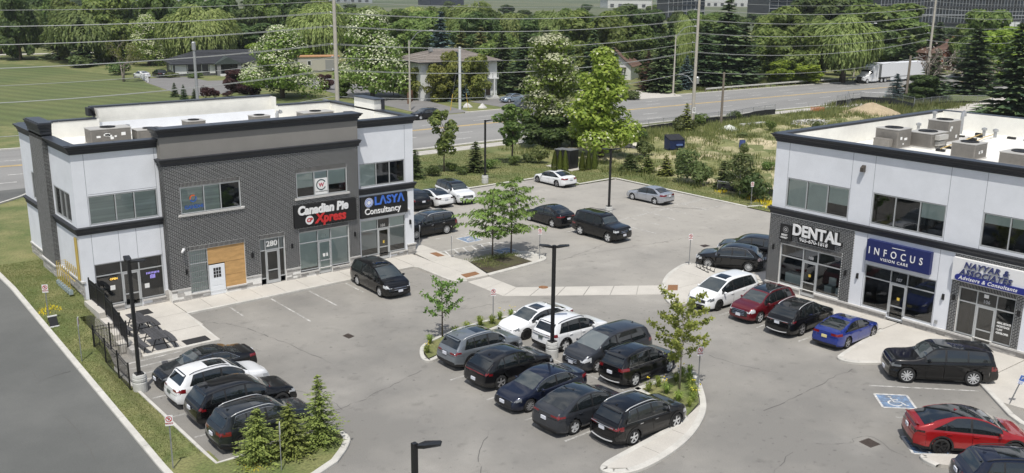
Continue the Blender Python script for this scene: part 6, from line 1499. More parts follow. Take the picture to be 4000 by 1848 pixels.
# ------------------------------------------------------------------ street furniture
def lamp_post(x,y,h,label,z=0.0,heads=((1,0),(-1,0)),pier=0.9,rot=0.0):
    t=empty('lamp_post',(x,y,z),rot,label,'lamp post','black lamp posts in the parking lot')
    q=MB();q.lathe([(.34,-.1),(.34,pier*.55),(.31,pier*.60),(.34,pier*.65),(.34,pier*.78),(.31,pier*.82),(.33,pier*.86),(.30,pier)],18);part('pier',q,M_PIER,t,smooth=False,local=True)
    q=MB();q.box(-.19,-.19,pier,.19,.19,pier+.06);q.prism([(-.075,-.075),(.075,-.075),(.075,.075),(-.075,.075)],pier+.06,h);part('pole',q,M_BLACK,t,local=True)
    for dx,dy in heads:
        a=math.atan2(dy,dx);T=Matrix.Translation((0,0,h))@Matrix.Rotation(a,4,'Z')
        q=MB();vs=[(.06,-.05,-.16),(.30,-.17,-.10),(.78,-.15,-.02),(.80,.15,-.02),(.30,.17,-.10),(.06,.05,-.16),(.06,-.05,-.06),(.30,-.16,0.0),(.76,-.13,.03),(.76,.13,.03),(.30,.16,0.0),(.06,.05,-.06)]
        q.add([tuple(T@Vector(v))for v in vs],[(0,5,4,3,2,1),(6,7,8,9,10,11),(0,1,7,6),(1,2,8,7),(2,3,9,8),(3,4,10,9),(4,5,11,10),(5,0,6,11)]);part('lamp_head',q,M_BLACK,t,local=True)
    return t
DV=(math.cos(-.69),math.sin(-.69));DVm=(-DV[0],-DV[1])
lamp_post(32.06,35.35,6.2,'black double headed lamp post standing among the middle rows of cars',heads=(DV,DVm))
lamp_post(13.45,44.33,6.6,'black lamp post on a round concrete pier by the picnic patio fence',heads=(DV,(0.2,1)))
lamp_post(57.74,56.75,5.95,'black lamp post behind the boxy black wagon',heads=(DV,DVm))
lamp_post(57.9,74.4,6.45,'black lamp post on the grass behind the back kerb',heads=(DV,))
lamp_post(14.0,21.3,6.2,'black lamp post whose head alone shows at the bottom edge',heads=(DV,))

def sign_post(x,y,h,ang,label,z=0.1,kind='noparking',tilt=(0,0),w=.30,ph=.45):
    t=empty('street_sign',(x,y,z),ang,label,'sign',None);t.rotation_euler=(tilt[0],tilt[1],ang)
    q=MB();q.box(-.025,-.006,-.1,.025,.006,h);q.box(-.025,-.03,-.1,-.015,.006,h);q.box(.015,-.03,-.1,.025,.006,h);part('post',q,M_GALV,t,local=True)
    # local -y is the face
    q=MB();q.box(-w/2,-.045,h-ph,w/2,-.032,h);pn=part('panel',q,M_SIGNWHITE if kind!='plain' else M_GALV,t,local=True)
    if kind=='noparking':
        q=MB();R1,R2=.095,.125;c=(0,h-.16);ts=np.linspace(0,2*PI,25)
        for a,b in zip(ts[:-1],ts[1:]):q.quad((R1*math.cos(a),-.047,c[1]+R1*math.sin(a)),(R2*math.cos(a),-.047,c[1]+R2*math.sin(a)),(R2*math.cos(b),-.047,c[1]+R2*math.sin(b)),(R1*math.cos(b),-.047,c[1]+R1*math.sin(b)))
        q.quad((-.09,-.049,c[1]+.065),(-.065,-.049,c[1]+.09),(.09,-.049,c[1]-.065),(.065,-.049,c[1]-.09));part('red_ring',q,M_SIGNRED,pn,local=True)
        for txt,s_,zz,m_ in(('P',.17,h-.16,M_SIGNBLACK),('FIRE ROUTE',.055,h-.34,M_SIGNRED)):
            for mb in text_meshes(txt,s_,.001,offset=.004,align='CENTER'):mb.v=[(a,-.0478-.0005*c_,zz+b_)for a,b_,c_ in mb.v];part('sign_print',mb,m_,pn,local=True)
        q=MB();q.box(-w/2+.02,-.0465,h-.385,w/2-.02,-.0455,h-.375);part('red_rule',q,M_SIGNRED,pn,local=True)
    if kind=='accessible':
        q=MB();q.box(-w/2+.02,-.047,h-.30,w/2-.02,-.046,h-.02);part('blue_print',q,M_BLUEG,pn,local=True)
        for mb in text_meshes('P',.2,.001,offset=.006,align='CENTER'):mb.v=[(a,-.0485,h-.16+b_)for a,b_,c_ in mb.v];part('sign_print',mb,M_SIGNWHITE,pn,local=True)
        q=MB()
        for k in range(3):q.box(-w/2+.04,-.047,h-.36-k*.05,w/2-.04,-.046,h-.34-k*.05)
        part('black_print',q,M_BLUEG,pn,local=True)
    if kind=='speed':
        for txt,s_,zz in(('70',.42,h-.45),('MAXIMUM',.09,h-.15)):
            for mb in text_meshes(txt,s_,.001,offset=.008,align='CENTER'):mb.v=[(a,-.0478,zz+b_)for a,b_,c_ in mb.v];part('sign_print',mb,M_SIGNBLACK,pn,local=True)
FA=-.42   # faces turned to the arriving drivers
sign_post(33.0,41.6,2.0,FA,'no parking sign on the grass island behind the white compact sedan')
sign_post(11.78,35.59,2.36,FA,'no parking sign at the lane verge in the bottom left, nearest of its kind')
sign_post(15.11,32.74,2.1,1.15,'no parking sign seen edge on among the three roadside spruces')
sign_post(11.85,48.0,2.35,1.15,'no parking sign seen edge on beside the lane verge and patio fence',z=.75)
sign_post(11.9,54.0,2.15,FA,'no parking sign on the lane verge below the gas meters',z=1.15)
sign_post(43.9,49.97,2.3,FA,'no parking sign at the rounded corner of the planted locust island')
sign_post(51.36,42.32,2.3,FA,'no parking sign on the pavement corner behind the bicycle rack')
sign_post(34.71,27.6,2.25,FA,'no parking sign on the flower island beside the maple')
sign_post(70.95,51.7,2.2,FA,'no parking sign on the grass at the back right of the lot')
sign_post(39.13,54.24,1.6,1.2,'grey sign back at the pavement edge by the hatched bay',kind='accessible')
sign_post(39.05,58.25,1.6,1.2,'grey sign back beside the right end of the left building',kind='accessible')
sign_post(45.09,17.27,1.55,-.75,'leaning blue and white accessible parking sign at the right edge',kind='accessible',tilt=(0,.30),z=.13)
sign_post(104.9,87.2,3.1,-.15,'white speed limit sign reading 70 beside the second utility pole',kind='speed',w=.6,ph=.8)
# small A-board on the lawn
t=empty('board_stand',(11.95,54.0-.6,1.1),0,'small black and white board standing on the lane verge','board stand')
q=MB();q.add([(-.22,-.28,0),(.22,-.28,0),(.22,0,.55),(-.22,0,.55)],[(0,1,2,3)]);part('panel',q,M_SIGNBLACK,t,local=True)
q=MB();q.box(-.24,-.33,0,.24,-.27,.06);q.box(-.24,-.03,.52,.24,.03,.58);part('rail',q,M_SIGNWHITE,t,local=True)
q=MB();q.tube([(-.2,.28,0),(-.2,0,.55)],.015,5);q.tube([(.2,.28,0),(.2,0,.55)],.015,5);part('leg',q,M_SIGNBLACK,t,local=True)
# retaining wall blocks and patio fence
wall=empty('retaining_wall',(14.5,52,0),0,'stepped pale concrete wall between the verge and the patio','wall')
for y0,y1,z in((53.0,55.75,1.42),(51.75,52.97,1.12),(50.6,51.72,.82),(49.6,50.57,.52)):
    q=MB();q.prism([(14.25,y0),(14.95,y0),(14.95,y1),(14.25,y1)],-.1,z);part('block',q,M_CONC,wall)
rr=random.Random(4)
for k in range(3):
    for j in range(2):
        q=MB();q.prism([(14.55+j*.02,48.75+j*.42),(14.98,48.72+j*.42),(15.0,49.12+j*.42),(14.5,49.15+j*.42)],k*.16,k*.16+.15);part('stone',q,M_STONE,wall)
pk=MB();pk.box(-.008,-.008,0,.008,.008,1.0);PKM=pk.mesh('picket',M_BLACK)
def iron_fence(pts,label,h=1.35,sp=.115):
    """pts: (x,y,ground z) of the posts"""
    t=empty('iron_fence',pts[0],0,label,'fence','black iron fences round the patio')
    for p in pts:
        q=MB();q.box(p[0]-.035,p[1]-.035,p[2]-.05,p[0]+.035,p[1]+.035,p[2]+h+.08);part('post',q,M_BLACK,t)
    for a,b in zip(pts[:-1],pts[1:]):
        A,B=Vector(a),Vector(b);n=max(1,int((B-A).length/sp))
        for z in(.10,h-.20,h-.02):
            q=MB();q.tube([A+Vector((0,0,z)),B+Vector((0,0,z))],.018,4);part('rail',q,M_BLACK,t)
        for k in range(1,n):
            p=A.lerp(B,k/n);o=link('picket',PKM,t);o.location=(p.x,p.y,p.z+.06);o.scale=(1,1,h-.06)
    return t
iron_fence([(13.02,44.5,.10),(13.05,46.2,.2),(12.98,47.9,.36),(12.88,49.4,.62)],'black iron fence running down the verge to the lamp post pier')
iron_fence([(12.90,49.42,.62),(13.7,49.4,.60),(14.55,49.4,.52)],'short black iron fence crossing from the verge to the patio wall')
f3=iron_fence([(14.62,49.65,.52),(14.62,50.6,.82)],'low black iron fence section at the foot of the patio wall',1.15,.06)
iron_fence([(14.62,50.65,.82),(14.62,51.7,1.0)],'second black fence section up the patio wall',1.15,.06)
iron_fence([(14.62,51.8,1.12),(14.62,52.95,1.3)],'third black fence section up the patio wall',1.15,.06)
iron_fence([(14.62,53.05,1.42),(14.62,54.4,1.42),(14.62,55.8,1.42)],'tall black fence section beside the corner of the left building',1.25,.06)
# picnic tables and mats
M_TABLE=mat('grey_stained_boards',(0.060,0.060,0.064),.75,var=.2,vscale=4,objrand=.2)
def picnic_table(x,y,rz,label):
    t=empty('picnic_table',(x,y,.13),rz,label,'picnic table','grey picnic tables on the patio')
    for k in range(5):
        q=MB();q.box(-.385+k*.155,-1.0,.71,-.385+k*.155+.145,1.0,.75);part('tabletop_board',q,M_TABLE,t,local=True)
    for s_ in(-1,1):
        q=MB();x0=s_*.72
        pts=[(-1.0,0),(-.5,.06),(0,.08),(.5,.06),(1.0,0)]
        for(y0,a),(y1,b)in zip(pts[:-1],pts[1:]):
            a*=s_;b*=s_;q.add([(x0-.14+a,y0,.41),(x0+.14+a,y0,.41),(x0+.14+b,y1,.41),(x0-.14+b,y1,.41),(x0-.14+a,y0,.45),(x0+.14+a,y0,.45),(x0+.14+b,y1,.45),(x0-.14+b,y1,.45)],[(3,2,1,0),(4,5,6,7),(0,1,5,4),(1,2,6,5),(2,3,7,6),(3,0,4,7)])
        part('bench',q,M_TABLE,t,local=True)
    for y_ in(-.72,.72):
        for s_ in(-1,1):
            q=MB();q.tube([(s_*.16,y_,.71),(s_*.42,y_,0)],.035,4);part('leg',q,M_BLACKPLASTIC,t,local=True)
            q=MB();q.tube([(s_*.74,y_,.41),(s_*.86,y_,0)],.03,4);part('bench_leg',q,M_BLACKPLASTIC,t,local=True)
        q=MB();q.tube([(-.80,y_,.33),(.80,y_,.33)],.028,4);part('cross_brace',q,M_BLACKPLASTIC,t,local=True)
picnic_table(16.05,49.55,-.03,'grey picnic table nearest the parked cars');picnic_table(16.2,52.55,.02,'grey picnic table nearest the shop door')
for(x0,y0,x1,y1,lab)in((17.1,55.0,17.85,55.95,'black rubber mat before the glass door of the left shop'),(17.4,48.65,18.75,49.45,'black rubber mat at the edge of the patio by the sedan')):
    q=MB();q.prism([(x0,y0),(x1,y0),(x1,y1),(x0,y1)],.131,.146);solo('rubber_mat',q,mat('rubber_mat',(.022,.022,.023),.85,fine=.3,fscale=40),lab,'mat')
# bicycle rack
t=empty('bicycle_rack',(51.25,40.75,.13),math.radians(-108),'black wave hoop bicycle rack on the pavement corner','bicycle rack')
q=MB();q.tube([(-.8,-.22,.03),(.8,-.22,.03)],.022,6);q.tube([(-.8,.22,.03),(.8,.22,.03)],.022,6);part('base_rail',q,M_BLACK,t,local=True)
for k in range(4):
    x=-.72+k*.48;pts=[(x,-.22+.0*k,.03)]+[(x,.34*math.cos(a)*-1,.42+.36*math.sin(a))for a in np.linspace(-.5,PI+.5,13)]+[(x,.22,.03)];q=MB();q.tube(pts,.022,6);part('hoop',q,M_BLACK,t,local=True)
# transformer cabinets, dumpster
for x,y,w,d,h,lab in((70.35,75.3,1.45,1.1,2.05,'black utility cabinet in front, between the clipped cedars'),(70.6,77.0,1.3,.9,1.85,'black utility cabinet behind the other cabinet')):
    t=empty('utility_cabinet',(x,y,.1),.12,lab,'utility cabinet','black utility cabinets')
    q=MB();q.prism([(-w/2,-d/2),(w/2,-d/2),(w/2,d/2),(-w/2,d/2)],.06,h);part('casing',q,M_BLACKPLASTIC,t,local=True)
    q=MB();q.box(-w/2-.05,-d/2-.05,h,w/2+.05,d/2+.05,h+.07);part('top',q,mat('cabinet_top',(.16,.165,.17),.5),t,local=True)
    q=MB();q.box(-w/2+.06,-d/2-.012,.15,-.01,-d/2-.002,h-.1);q.box(.01,-d/2-.012,.15,w/2-.06,-d/2-.002,h-.1);part('door',q,M_BLACK,t,local=True)
q=MB();q.prism([(69.3,73.9),(71.6,74.1),(71.5,78.2),(69.2,78)],.0,.14);solo('plinth',q,M_CONC,'pale concrete pad under the black utility cabinets','plinth')
t=empty('dumpster',(89.2,76.9,.15),-.35,'dark blue dumpster with black lid in the weedy vacant lot','dumpster')
M_DBLUE=mat('dumpster_blue',(.012,.025,.10),.5,var=.15,vscale=3)
q=MB();q.v=[(-1.0,-.55,.1),(1.0,-.55,.1),(1.0,.7,.1),(-1.0,.7,.1),(-1.0,-.75,1.25),(1.0,-.75,1.25),(1.0,.75,1.7),(-1.0,.75,1.7)];q.f=[(0,1,5,4),(1,2,6,5),(2,3,7,6),(3,0,4,7),(3,2,1,0),(4,5,6,7)];q.m=[0]*6;part('body',q,M_DBLUE,t,local=True)
for x0,x1 in((-1.03,-.01),(.01,1.03)):
    q=MB();q.add([(x0,-.80,1.27),(x1,-.80,1.27),(x1,.78,1.74),(x0,.78,1.74),(x0,-.80,1.31),(x1,-.80,1.31),(x1,.78,1.78),(x0,.78,1.78)],[(3,2,1,0),(4,5,6,7),(0,1,5,4),(1,2,6,5),(2,3,7,6),(3,0,4,7)]);part('lid',q,M_BLACKPLASTIC,t,local=True)
q=MB();q.box(-.1,-.80,.55,.75,-.64,.75);part('fork_pocket',q,mat('dumpster_pale_blue',(.10,.16,.36),.5),t,local=True)
q=MB()
for x in(-.98,.9):q.box(x,-.82,.3,x+.08,-.6,1.2)
part('rib',q,M_DBLUE,t,local=True)

# ---- utility poles, cables, street lights
PY=88.0;LEV=[17.65,16.45,15.1,13.3,12.0,10.7,8.0]
def utility_pole(x,y,h,label,lamp=None,tx=False):
    t=empty('utility_pole',(x,y,0),0,label,'utility pole','tall pale utility poles along the near side of the road')
    q=MB();q.tube([(0,0,-.2),(0,0,h)],[.27,.15],12);part('pole',q,M_POLE,t,local=True)
    for z in LEV[:6]:
        q=MB();q.tube([(0,.12,z),(0,.75,z+.08)],.05,6);part('bracket',q,M_GALV,t,local=True)
        q=MB();q.lathe([(.04,0),(.09,.05),(.05,.10),(.09,.15),(.04,.22)],8,(0,.78,z-.05));part('insulator',q,M_GALV,t,local=True)
    if lamp:
        q=MB();q.tube([(0,.1,6.3),(0,1.2,7.3),(0,2.2,7.5)],.045,6);part('lamp_arm',q,M_GALV,t,local=True);q=MB();q.box(-.14,2.2,7.42,.14,2.9,7.56);part('lamp_head',q,M_GALV,t,local=True)
    if tx:
        q=MB();q.lathe([(.28,0),(.28,.85),(.2,.95)],12,(.42,-.1,6.4));part('transformer',q,M_GALV,t,local=True)
        q=MB();q.tube([(.3,.3,2.2),(.3,.3,9.6)],.03,5);part('conduit',q,M_GALV,t,local=True)
for x,h,lab,l,tx in((-10,20.5,'tall utility pole out of sight to the left',True,False),(49.1,20.5,'tall pale utility pole behind the left building',True,True),(105.7,20.5,'tall pale utility pole with transformer beside the speed limit sign',True,True),(170.9,20.5,'tall utility pole behind the dead tree on the right',True,False),(236,20.5,'farthest tall utility pole on the right',False,False)):
    if x>0:utility_pole(x,PY,h,lab,l,tx)
PX=[-10,49.1,105.7,170.9,236.0]
wn_=['topmost','second highest','third highest','fourth highest','fifth highest','sixth highest','lowest']
for k,z in enumerate(LEV):
    for dbl in((0.0,.32)if k in(1,2,3,5)else(0.0,)):
        q=MB()
        for a,b in zip(PX[:-1],PX[1:]):
            pts=[]
            for s_ in np.linspace(0,1,15):pts.append((a+(b-a)*s_,PY+.78+dbl*.4,z+dbl*.35-4*(.75+.12*k+dbl*.3)*s_*(1-s_)))
            q.tube(pts,.022 if k<6 else .032,4,caps=False)
        solo('power_cable',q,M_WIRE,('upper' if dbl else 'single')+' strand of the %s cable level on the tall utility poles'%wn_[k],'cable','cables along the road')
def street_light(x,y,h,label,z=0.0):
    t=empty('street_light',(x,y,z),0,label,'street light','pale street lights on the far side of the road')
    q=MB();q.tube([(0,0,-.1),(0,0,h-1.6)],[.20,.10],10);part('pole',q,M_POLE,t,local=True)
    q=MB();q.tube([(0,0,h-2.6),(.25,-.3,h-1.5),(.9,-1.1,h-.35),(1.5,-1.9,h),(2.3,-2.6,h+.02)],.05,6);part('arm',q,M_GALV,t,local=True)
    q=MB();q.tube([(2.2,-2.5,h+.02),(2.6,-3.0,h)],[.10,.14],8);part('lamp_head',q,M_GALV,t,local=True)
street_light(84.75,128.5,12.6,'pale street light above the small black crossover');street_light(140.25,121.9,12.6,'pale street light left of the second utility pole');street_light(202,121.5,12.3,'pale street light beside the white lorry')
t=empty('short_pole',(47.4,121.5,.4),0,'lone grey pole before the dark roofed house','pole');q=MB();q.tube([(0,0,-.1),(0,0,11.4)],[.22,.16],10);part('shaft',q,M_GALV,t,local=True);q=MB();q.lathe([(.2,10.6),(.26,10.7),(.26,11.6),(.2,11.7)],10);part('cap',q,M_GALV,t,local=True)
t=empty('short_pole',(92.0,124.9,0),0,'white pole with yellow guy guards before the hip roofed house','pole');q=MB();q.tube([(0,0,-.1),(0,0,10)],[.24,.2],10);part('shaft',q,mat('white_pole',(.62,.63,.64),.7),t,local=True)
for dx in(-1.9,1.7):
    q=MB();q.tube([(dx,0,0),(dx*.75,0,2.6)],.05,6);part('guy_guard',q,mat('yellow_plastic',(.55,.36,.03),.5),t,local=True);q=MB();q.tube([(dx*.75,0,2.6),(0,0,9.5)],.012,4);part('guy_wire',q,M_WIRE,t,local=True)
t=empty('wooden_pole',(112.0,87.9,0),0,'weathered brown wooden pole in the vacant lot','pole');q=MB();q.tube([(0,0,-.2),(0,0,7.7)],[.2,.15],9);part('shaft',q,M_WOODPOLE,t,local=True)
t=empty('wooden_pole',(165.3,88.6,0),0,'weathered stub pole beside the dead tree','pole');q=MB();q.tube([(0,0,-.2),(.1,0,8.2)],[.24,.2],9);part('shaft',q,M_WOODPOLE,t,local=True)
t=empty('wooden_pole',(246,112,0),0,'leaning grey pole behind the dead tree','pole');q=MB();q.tube([(0,0,-.2),(2.5,0,15)],[.3,.2],9);part('shaft',q,M_POLE,t,local=True)
for i,(x,y,h)in enumerate(((470,430,16),(500,425,17),(515,400,17),(575,375,18),(420,260,16),(470,300,18))):
    t=empty('distant_pole',(x,y,0),0,['thin pole on the skyline left of the grey offices, first from the left','thin pole on the skyline left of the grey offices, second from the left','thin pole on the skyline left of the grey offices, third from the left','thin pole just left of the grey office block','thin pole before the grey office block','thin pole between the grey and the glass offices'][i],'pole','poles on the skyline')
    q=MB();q.tube([(0,0,0),(0,0,h)],[.3,.2],6);part('shaft',q,M_POLE,t,local=True)
# guard rail
t=empty('guard_rail',(147.5,119.9,0),0,'steel guard rail along the far side of the road','guard rail')
gp=[(147.5+52*s_,119.9-2.6*s_**1.4,.0)for s_ in np.linspace(0,1,27)]
q=MB()
for a,b in zip(gp[:-1],gp[1:]):
    for z0,z1,o in((.48,.56,0),(.56,.64,-.05),(.64,.72,0),(.72,.80,-.05)):
        q.quad((a[0],a[1]+o,z0),(b[0],b[1]+o,z0),(b[0],b[1]-.05-o,z1),(a[0],a[1]-.05-o,z1))
part('beam',q,mat('pale_guard_rail',(.56,.55,.52),.6),t)
for p in gp:
    q=MB();q.box(p[0]-.08,p[1]+.02,0,p[0]+.08,p[1]+.2,.82);part('post',q,M_WOODPOLE,t)
# white rail fence
t=empty('rail_fence',(69.0,208.5,0),0,'white rail fence at the edge of the mown lawn','fence')
for k in range(6):
    p=lerp2((69.0,208.5),(66.9,197),k/5);q=MB();q.box(p[0]-.1,p[1]-.1,0,p[0]+.1,p[1]+.1,1.4);part('post',q,M_SIGNWHITE,t)
for z in(.35,.75,1.15):
    q=MB();q.tube([(69.0,208.5,z),(66.9,197,z)],.09,4);part('rail',q,M_SIGNWHITE,t)
# fences round the vacant lot
M_SILT=mat('black_silt_fabric',(.014,.015,.016),.85);M_MESHF=mat('chain_link',(.25,.26,.26),.5,alpha=.22)
def site_fence(pts,label,mesh_h=1.5,cloth=.75,sag=.1):
    t=empty('site_fence',(pts[0][0],pts[0][1],0),0,label,'fence','site fences round the vacant lot');rr=random.Random(int(pts[0][0]));pts=dense(pts,2.6)
    Z=[terrain(x,y)for x,y in pts]
    for(x,y),z in zip(pts,Z):
        q=MB();q.tube([(x,y,z-.1),(x+rr.uniform(-.06,.06),y,z+mesh_h+rr.uniform(-.1,.15))],.035,5);part('post',q,M_GALV,t)
    q=MB();m2=MB()
    for k in range(len(pts)-1):
        a,b=pts[k],pts[k+1];h0,h1=cloth+rr.uniform(-sag,sag),cloth+rr.uniform(-sag,sag)
        q.quad((a[0],a[1]-.04,Z[k]-.05),(b[0],b[1]-.04,Z[k+1]-.05),(b[0],b[1]-.06,Z[k+1]+h1),(a[0],a[1]-.06,Z[k]+h0));m2.quad((a[0],a[1],Z[k]),(b[0],b[1],Z[k+1]),(b[0],b[1],Z[k+1]+mesh_h),(a[0],a[1],Z[k]+mesh_h))
    part('silt_cloth',q,M_SILT,t);part('wire_mesh',m2,M_MESHF,t)
    q=MB();q.tube([(x,y,z+mesh_h)for(x,y),z in zip(pts,Z)],.025,4);part('top_rail',q,M_GALV,t)
site_fence([(86,89.2),(95.7,90),(108,90),(114.8,90.6),(129.3,90.9)],'chain link and silt fence between the vacant lot and the road')
site_fence([(146,90.5),(156,92),(158.5,87.5),(155,81.5)],'taller site fence with black cloth behind the sand pile',1.9,1.0)
site_fence([(158,83),(169,82.7),(176,78),(163,72)],'thin wire fence beyond the sand pile at the right',1.3,.3)
site_fence([(74.0,58.0),(75.0,55.2),(76.2,52.8),(76.5,44)],'sagging black silt fence beside the right building corner',.9,.7)
t=empty('fallen_fence_panel',(150,90,0),0,'bent chain link gate panel leaning on the site fence','fence panel')
q=MB();P_=[(147.5,89.2,.1),(150.8,90.6,.5),(150.2,91,2.5),(146.9,89.5,2.0)];q.tube(P_+[P_[0]],.04,5);part('panel_frame',q,M_GALV,t);q=MB();q.quad(*P_);part('wire_mesh',q,M_MESHF,t)
q=MB();pts=[(135.2,88.4),(136.3,88.0),(137.4,87.2)]
for a,b in zip(pts[:-1],pts[1:]):q.quad((a[0],a[1],.1),(b[0],b[1],.15),(b[0],b[1],1.05),(a[0],a[1],1.15))
solo('snow_fence',q,mat('orange_snow_fence',(.50,.16,.07),.8,alpha=.6),'orange plastic safety fence beside the gap in the site fence','fence')
# sand pile, rubble, tarps
def mound(name,x,y,r,h,m,label,cat,kind=None,n=20,rough=.18,seed=1):
    rr=random.Random(seed);q=MB();K=8
    for i in range(K+1):
        f=i/K
        for k in range(n):
            a=2*PI*k/n;R_=r*f*(1+rough*.7*math.sin(2*a+seed)+rough*rr.uniform(-.4,.4));z=h*max(0,(1-f**1.3))*(1+rough*rr.uniform(-.5,.5))-(.15 if i==K else 0)
            q.v.append((x+R_*math.cos(a),y+R_*math.sin(a),terrain(x,y)+z))
    for i in range(K):
        for k in range(n):q.f.append((i*n+k,(i+1)*n+k,(i+1)*n+(k+1)%n,i*n+(k+1)%n));q.m.append(0)
    solo(name,q,m,label,cat,kind=kind,smooth=True)
M_SAND=mat('pale_sand',(.40,.32,.21),.95,coords='World',var=.15,vscale=1.2,fine=.12,fscale=6,bump=.5,bscale=5)
mound('sand_pile',143.8,82.6,4.3,1.75,M_SAND,'pale heap of sand in the vacant lot before the site fence','sand pile',seed=3)
mound('sand_pile',140.2,83.9,2.4,.55,M_SAND,'low spill of sand left of the tall heap','sand pile',seed=5)
rr=random.Random(8);q=MB()
for k in range(420):
    a,r_=rr.random()*2*PI,rr.random()**.6;x,y=125.5+4.6*r_*math.cos(a),82.2+2.6*r_*math.sin(a);s_=rr.uniform(.08,.26);z=terrain(x,y)+.5*(1-r_)
    vs=[(x+rr.uniform(-1,1)*s_,y+rr.uniform(-1,1)*s_,z+rr.uniform(-.6,1)*s_)for _ in range(6)];q.add(vs,[(0,1,2),(0,2,3),(3,2,4),(1,4,2),(0,3,5),(1,0,5),(4,1,5),(3,4,5)])
solo('rubble_heap',q,mat('broken_concrete',(.50,.49,.47),.9,island=.35),kind='stuff')
for x,y,m_,lab,s_ in((109.8,84.6,mat('pale_tarp',(.62,.64,.60),.6),'crumpled white tarp at the foot of the brown pole',1.3),(87.6,82.0,mat('cream_tarp',(.60,.57,.48),.7),'crumpled cream sheet in the weeds by the bright catalpa',1.3),(86.4,81.7,M_BLACKPLASTIC,'crumpled black sheet beside the cream one',.9)):
    mound('tarp',x,y,s_,.6,m_,lab,'tarp',n=14,rough=.6,seed=int(x*10))
t=empty('barrel',(97.5,73.0,.1),0,'small blue drum half hidden in the weeds right of the dumpster','drum');q=MB();q.lathe([(.38,0),(.4,.3),(.38,.32),(.4,.6),(.38,.62),(.38,.9)],14,(0,0,0));part('drum_body',q,mat('drum_blue',(.06,.09,.28),.5),t,local=True);q=MB();q.lathe([(.36,.9),(.36,.93)],14);part('lid',q,M_DBLUE,t,local=True)
q=MB();q.prism([(113.2,84.9),(118.4,84.2),(118.5,84.9),(113.3,85.6)],.15,.45);solo('concrete_barrier',q,M_PIER,'low grey concrete slab lying in the weeds right of the white tarp','slab')
for i,(x,y)in enumerate(((90.3,119.9+4.6),(89.0,126.9))):
    mound('boulder',x+6,y,.8,.75,mat('pale_boulder',(.52,.51,.49),.9,var=.15),['white boulder beside the driveway of the hip roofed house','small white boulder behind the other boulder'][i],'boulder',n=10,rough=.3,seed=i+20)
# ------------------------------------------------------------------ houses and far buildings
M_SHINGLE=mat('dark_shingles',(.030,.032,.038),.85,island=.25,fine=.15,fscale=6);M_SHINGLE2=mat('brown_grey_shingles',(.20,.175,.155),.9,island=.2,fine=.15,fscale=4);M_SHINGLE3=mat('brown_shingles',(.14,.085,.065),.9,island=.2,fine=.15,fscale=4)
M_SIDING=mat('white_siding',(.66,.67,.66),.8);M_DKSTONE=mat('dark_stone',(.085,.085,.088),.9,island=.4,var=.4,vscale=3);M_BEIGE=mat('beige_metal',(.42,.40,.34),.7);M_REDBRICK=mat('red_brick_wall',(.24,.085,.055),.9,var=.2,vscale=2,fine=.1,fscale=8)
M_HGLASS=mat('house_window',(.02,.024,.028),.08,spec=.8)
def roof_courses(a,b,c,d,parent,m,n=10,name='shingle_course'):
    """sloping face a,b (eaves) to d,c (top) laid in overlapping courses"""
    A,B,C_,D=map(Vector,(a,b,c,d));nrm=(B-A).cross(D-A).normalized();q=MB()
    for k in range(n):
        t0,t1=k/n,(k+1)/n;p0,p1,p2,p3=A.lerp(D,t0),B.lerp(C_,t0),B.lerp(C_,t1),A.lerp(D,t1)
        q.add([p0+nrm*.05,p1+nrm*.05,p2,p3,p0,p1],[(0,1,2,3),(4,5,1,0)])
    part(name,q,m,parent,kind='stuff')
def hip_roof(parent,w,d,z,h,over,m,T,ridge=None):
    x0,x1,y0,y1=-over,w+over,-over,d+over;r=min(w,d)/2 if ridge is None else ridge
    cy=(y0+y1)/2;a,b=(x0+r+over*.4,cy),(x1-r-over*.4,cy)
    P=lambda x,y,zz:tuple(T@Vector((x,y,zz)))
    q=MB();q.add([P(x0,y0,z-.18),P(x1,y0,z-.18),P(x1,y1,z-.18),P(x0,y1,z-.18),P(x0,y0,z),P(x1,y0,z),P(x1,y1,z),P(x0,y1,z)],[(3,2,1,0),(0,1,5,4),(1,2,6,5),(2,3,7,6),(3,0,4,7),(4,5,6,7)]);part('eaves',q,M_DARKTRIM,parent)
    roof_courses(P(x0,y0,z),P(x1,y0,z),P(*b,z+h),P(*a,z+h),parent,m);roof_courses(P(x1,y1,z),P(x0,y1,z),P(*a,z+h),P(*b,z+h),parent,m)
    roof_courses(P(x0,y1,z),P(x0,y0,z),P(*a,z+h),P(*a,z+h),parent,m);roof_courses(P(x1,y0,z),P(x1,y1,z),P(*b,z+h),P(*b,z+h),parent,m)
def hwin(parent,T,x0,x1,z0,z1,y=-.02,n=1):
    P=lambda x,yy,zz:tuple(T@Vector((x,yy,zz)));q=MB()
    for k in range(n+1):
        x=x0+(x1-x0)*k/n;q.box(x-.05,y-.06,z0,x+.05,y+.02,z1,T=T)
    q.box(x0,y-.062,z0-.08,x1,y+.022,z0,T=T);q.box(x0,y-.062,z1,x1,y+.022,z1+.08,T=T)
    w=part('window',q,M_SIDING,parent)
    for k in range(n):
        a,b=x0+(x1-x0)*k/n,x0+(x1-x0)*(k+1)/n;q=MB();q.quad(P(a,y-.03,z0),P(b,y-.03,z0),P(b,y-.03,z1),P(a,y-.03,z1));part('pane',q,M_HGLASS,w)
def TM(x,y,a):return Matrix.Translation((x,y,0))@Matrix.Rotation(a,4,'Z')
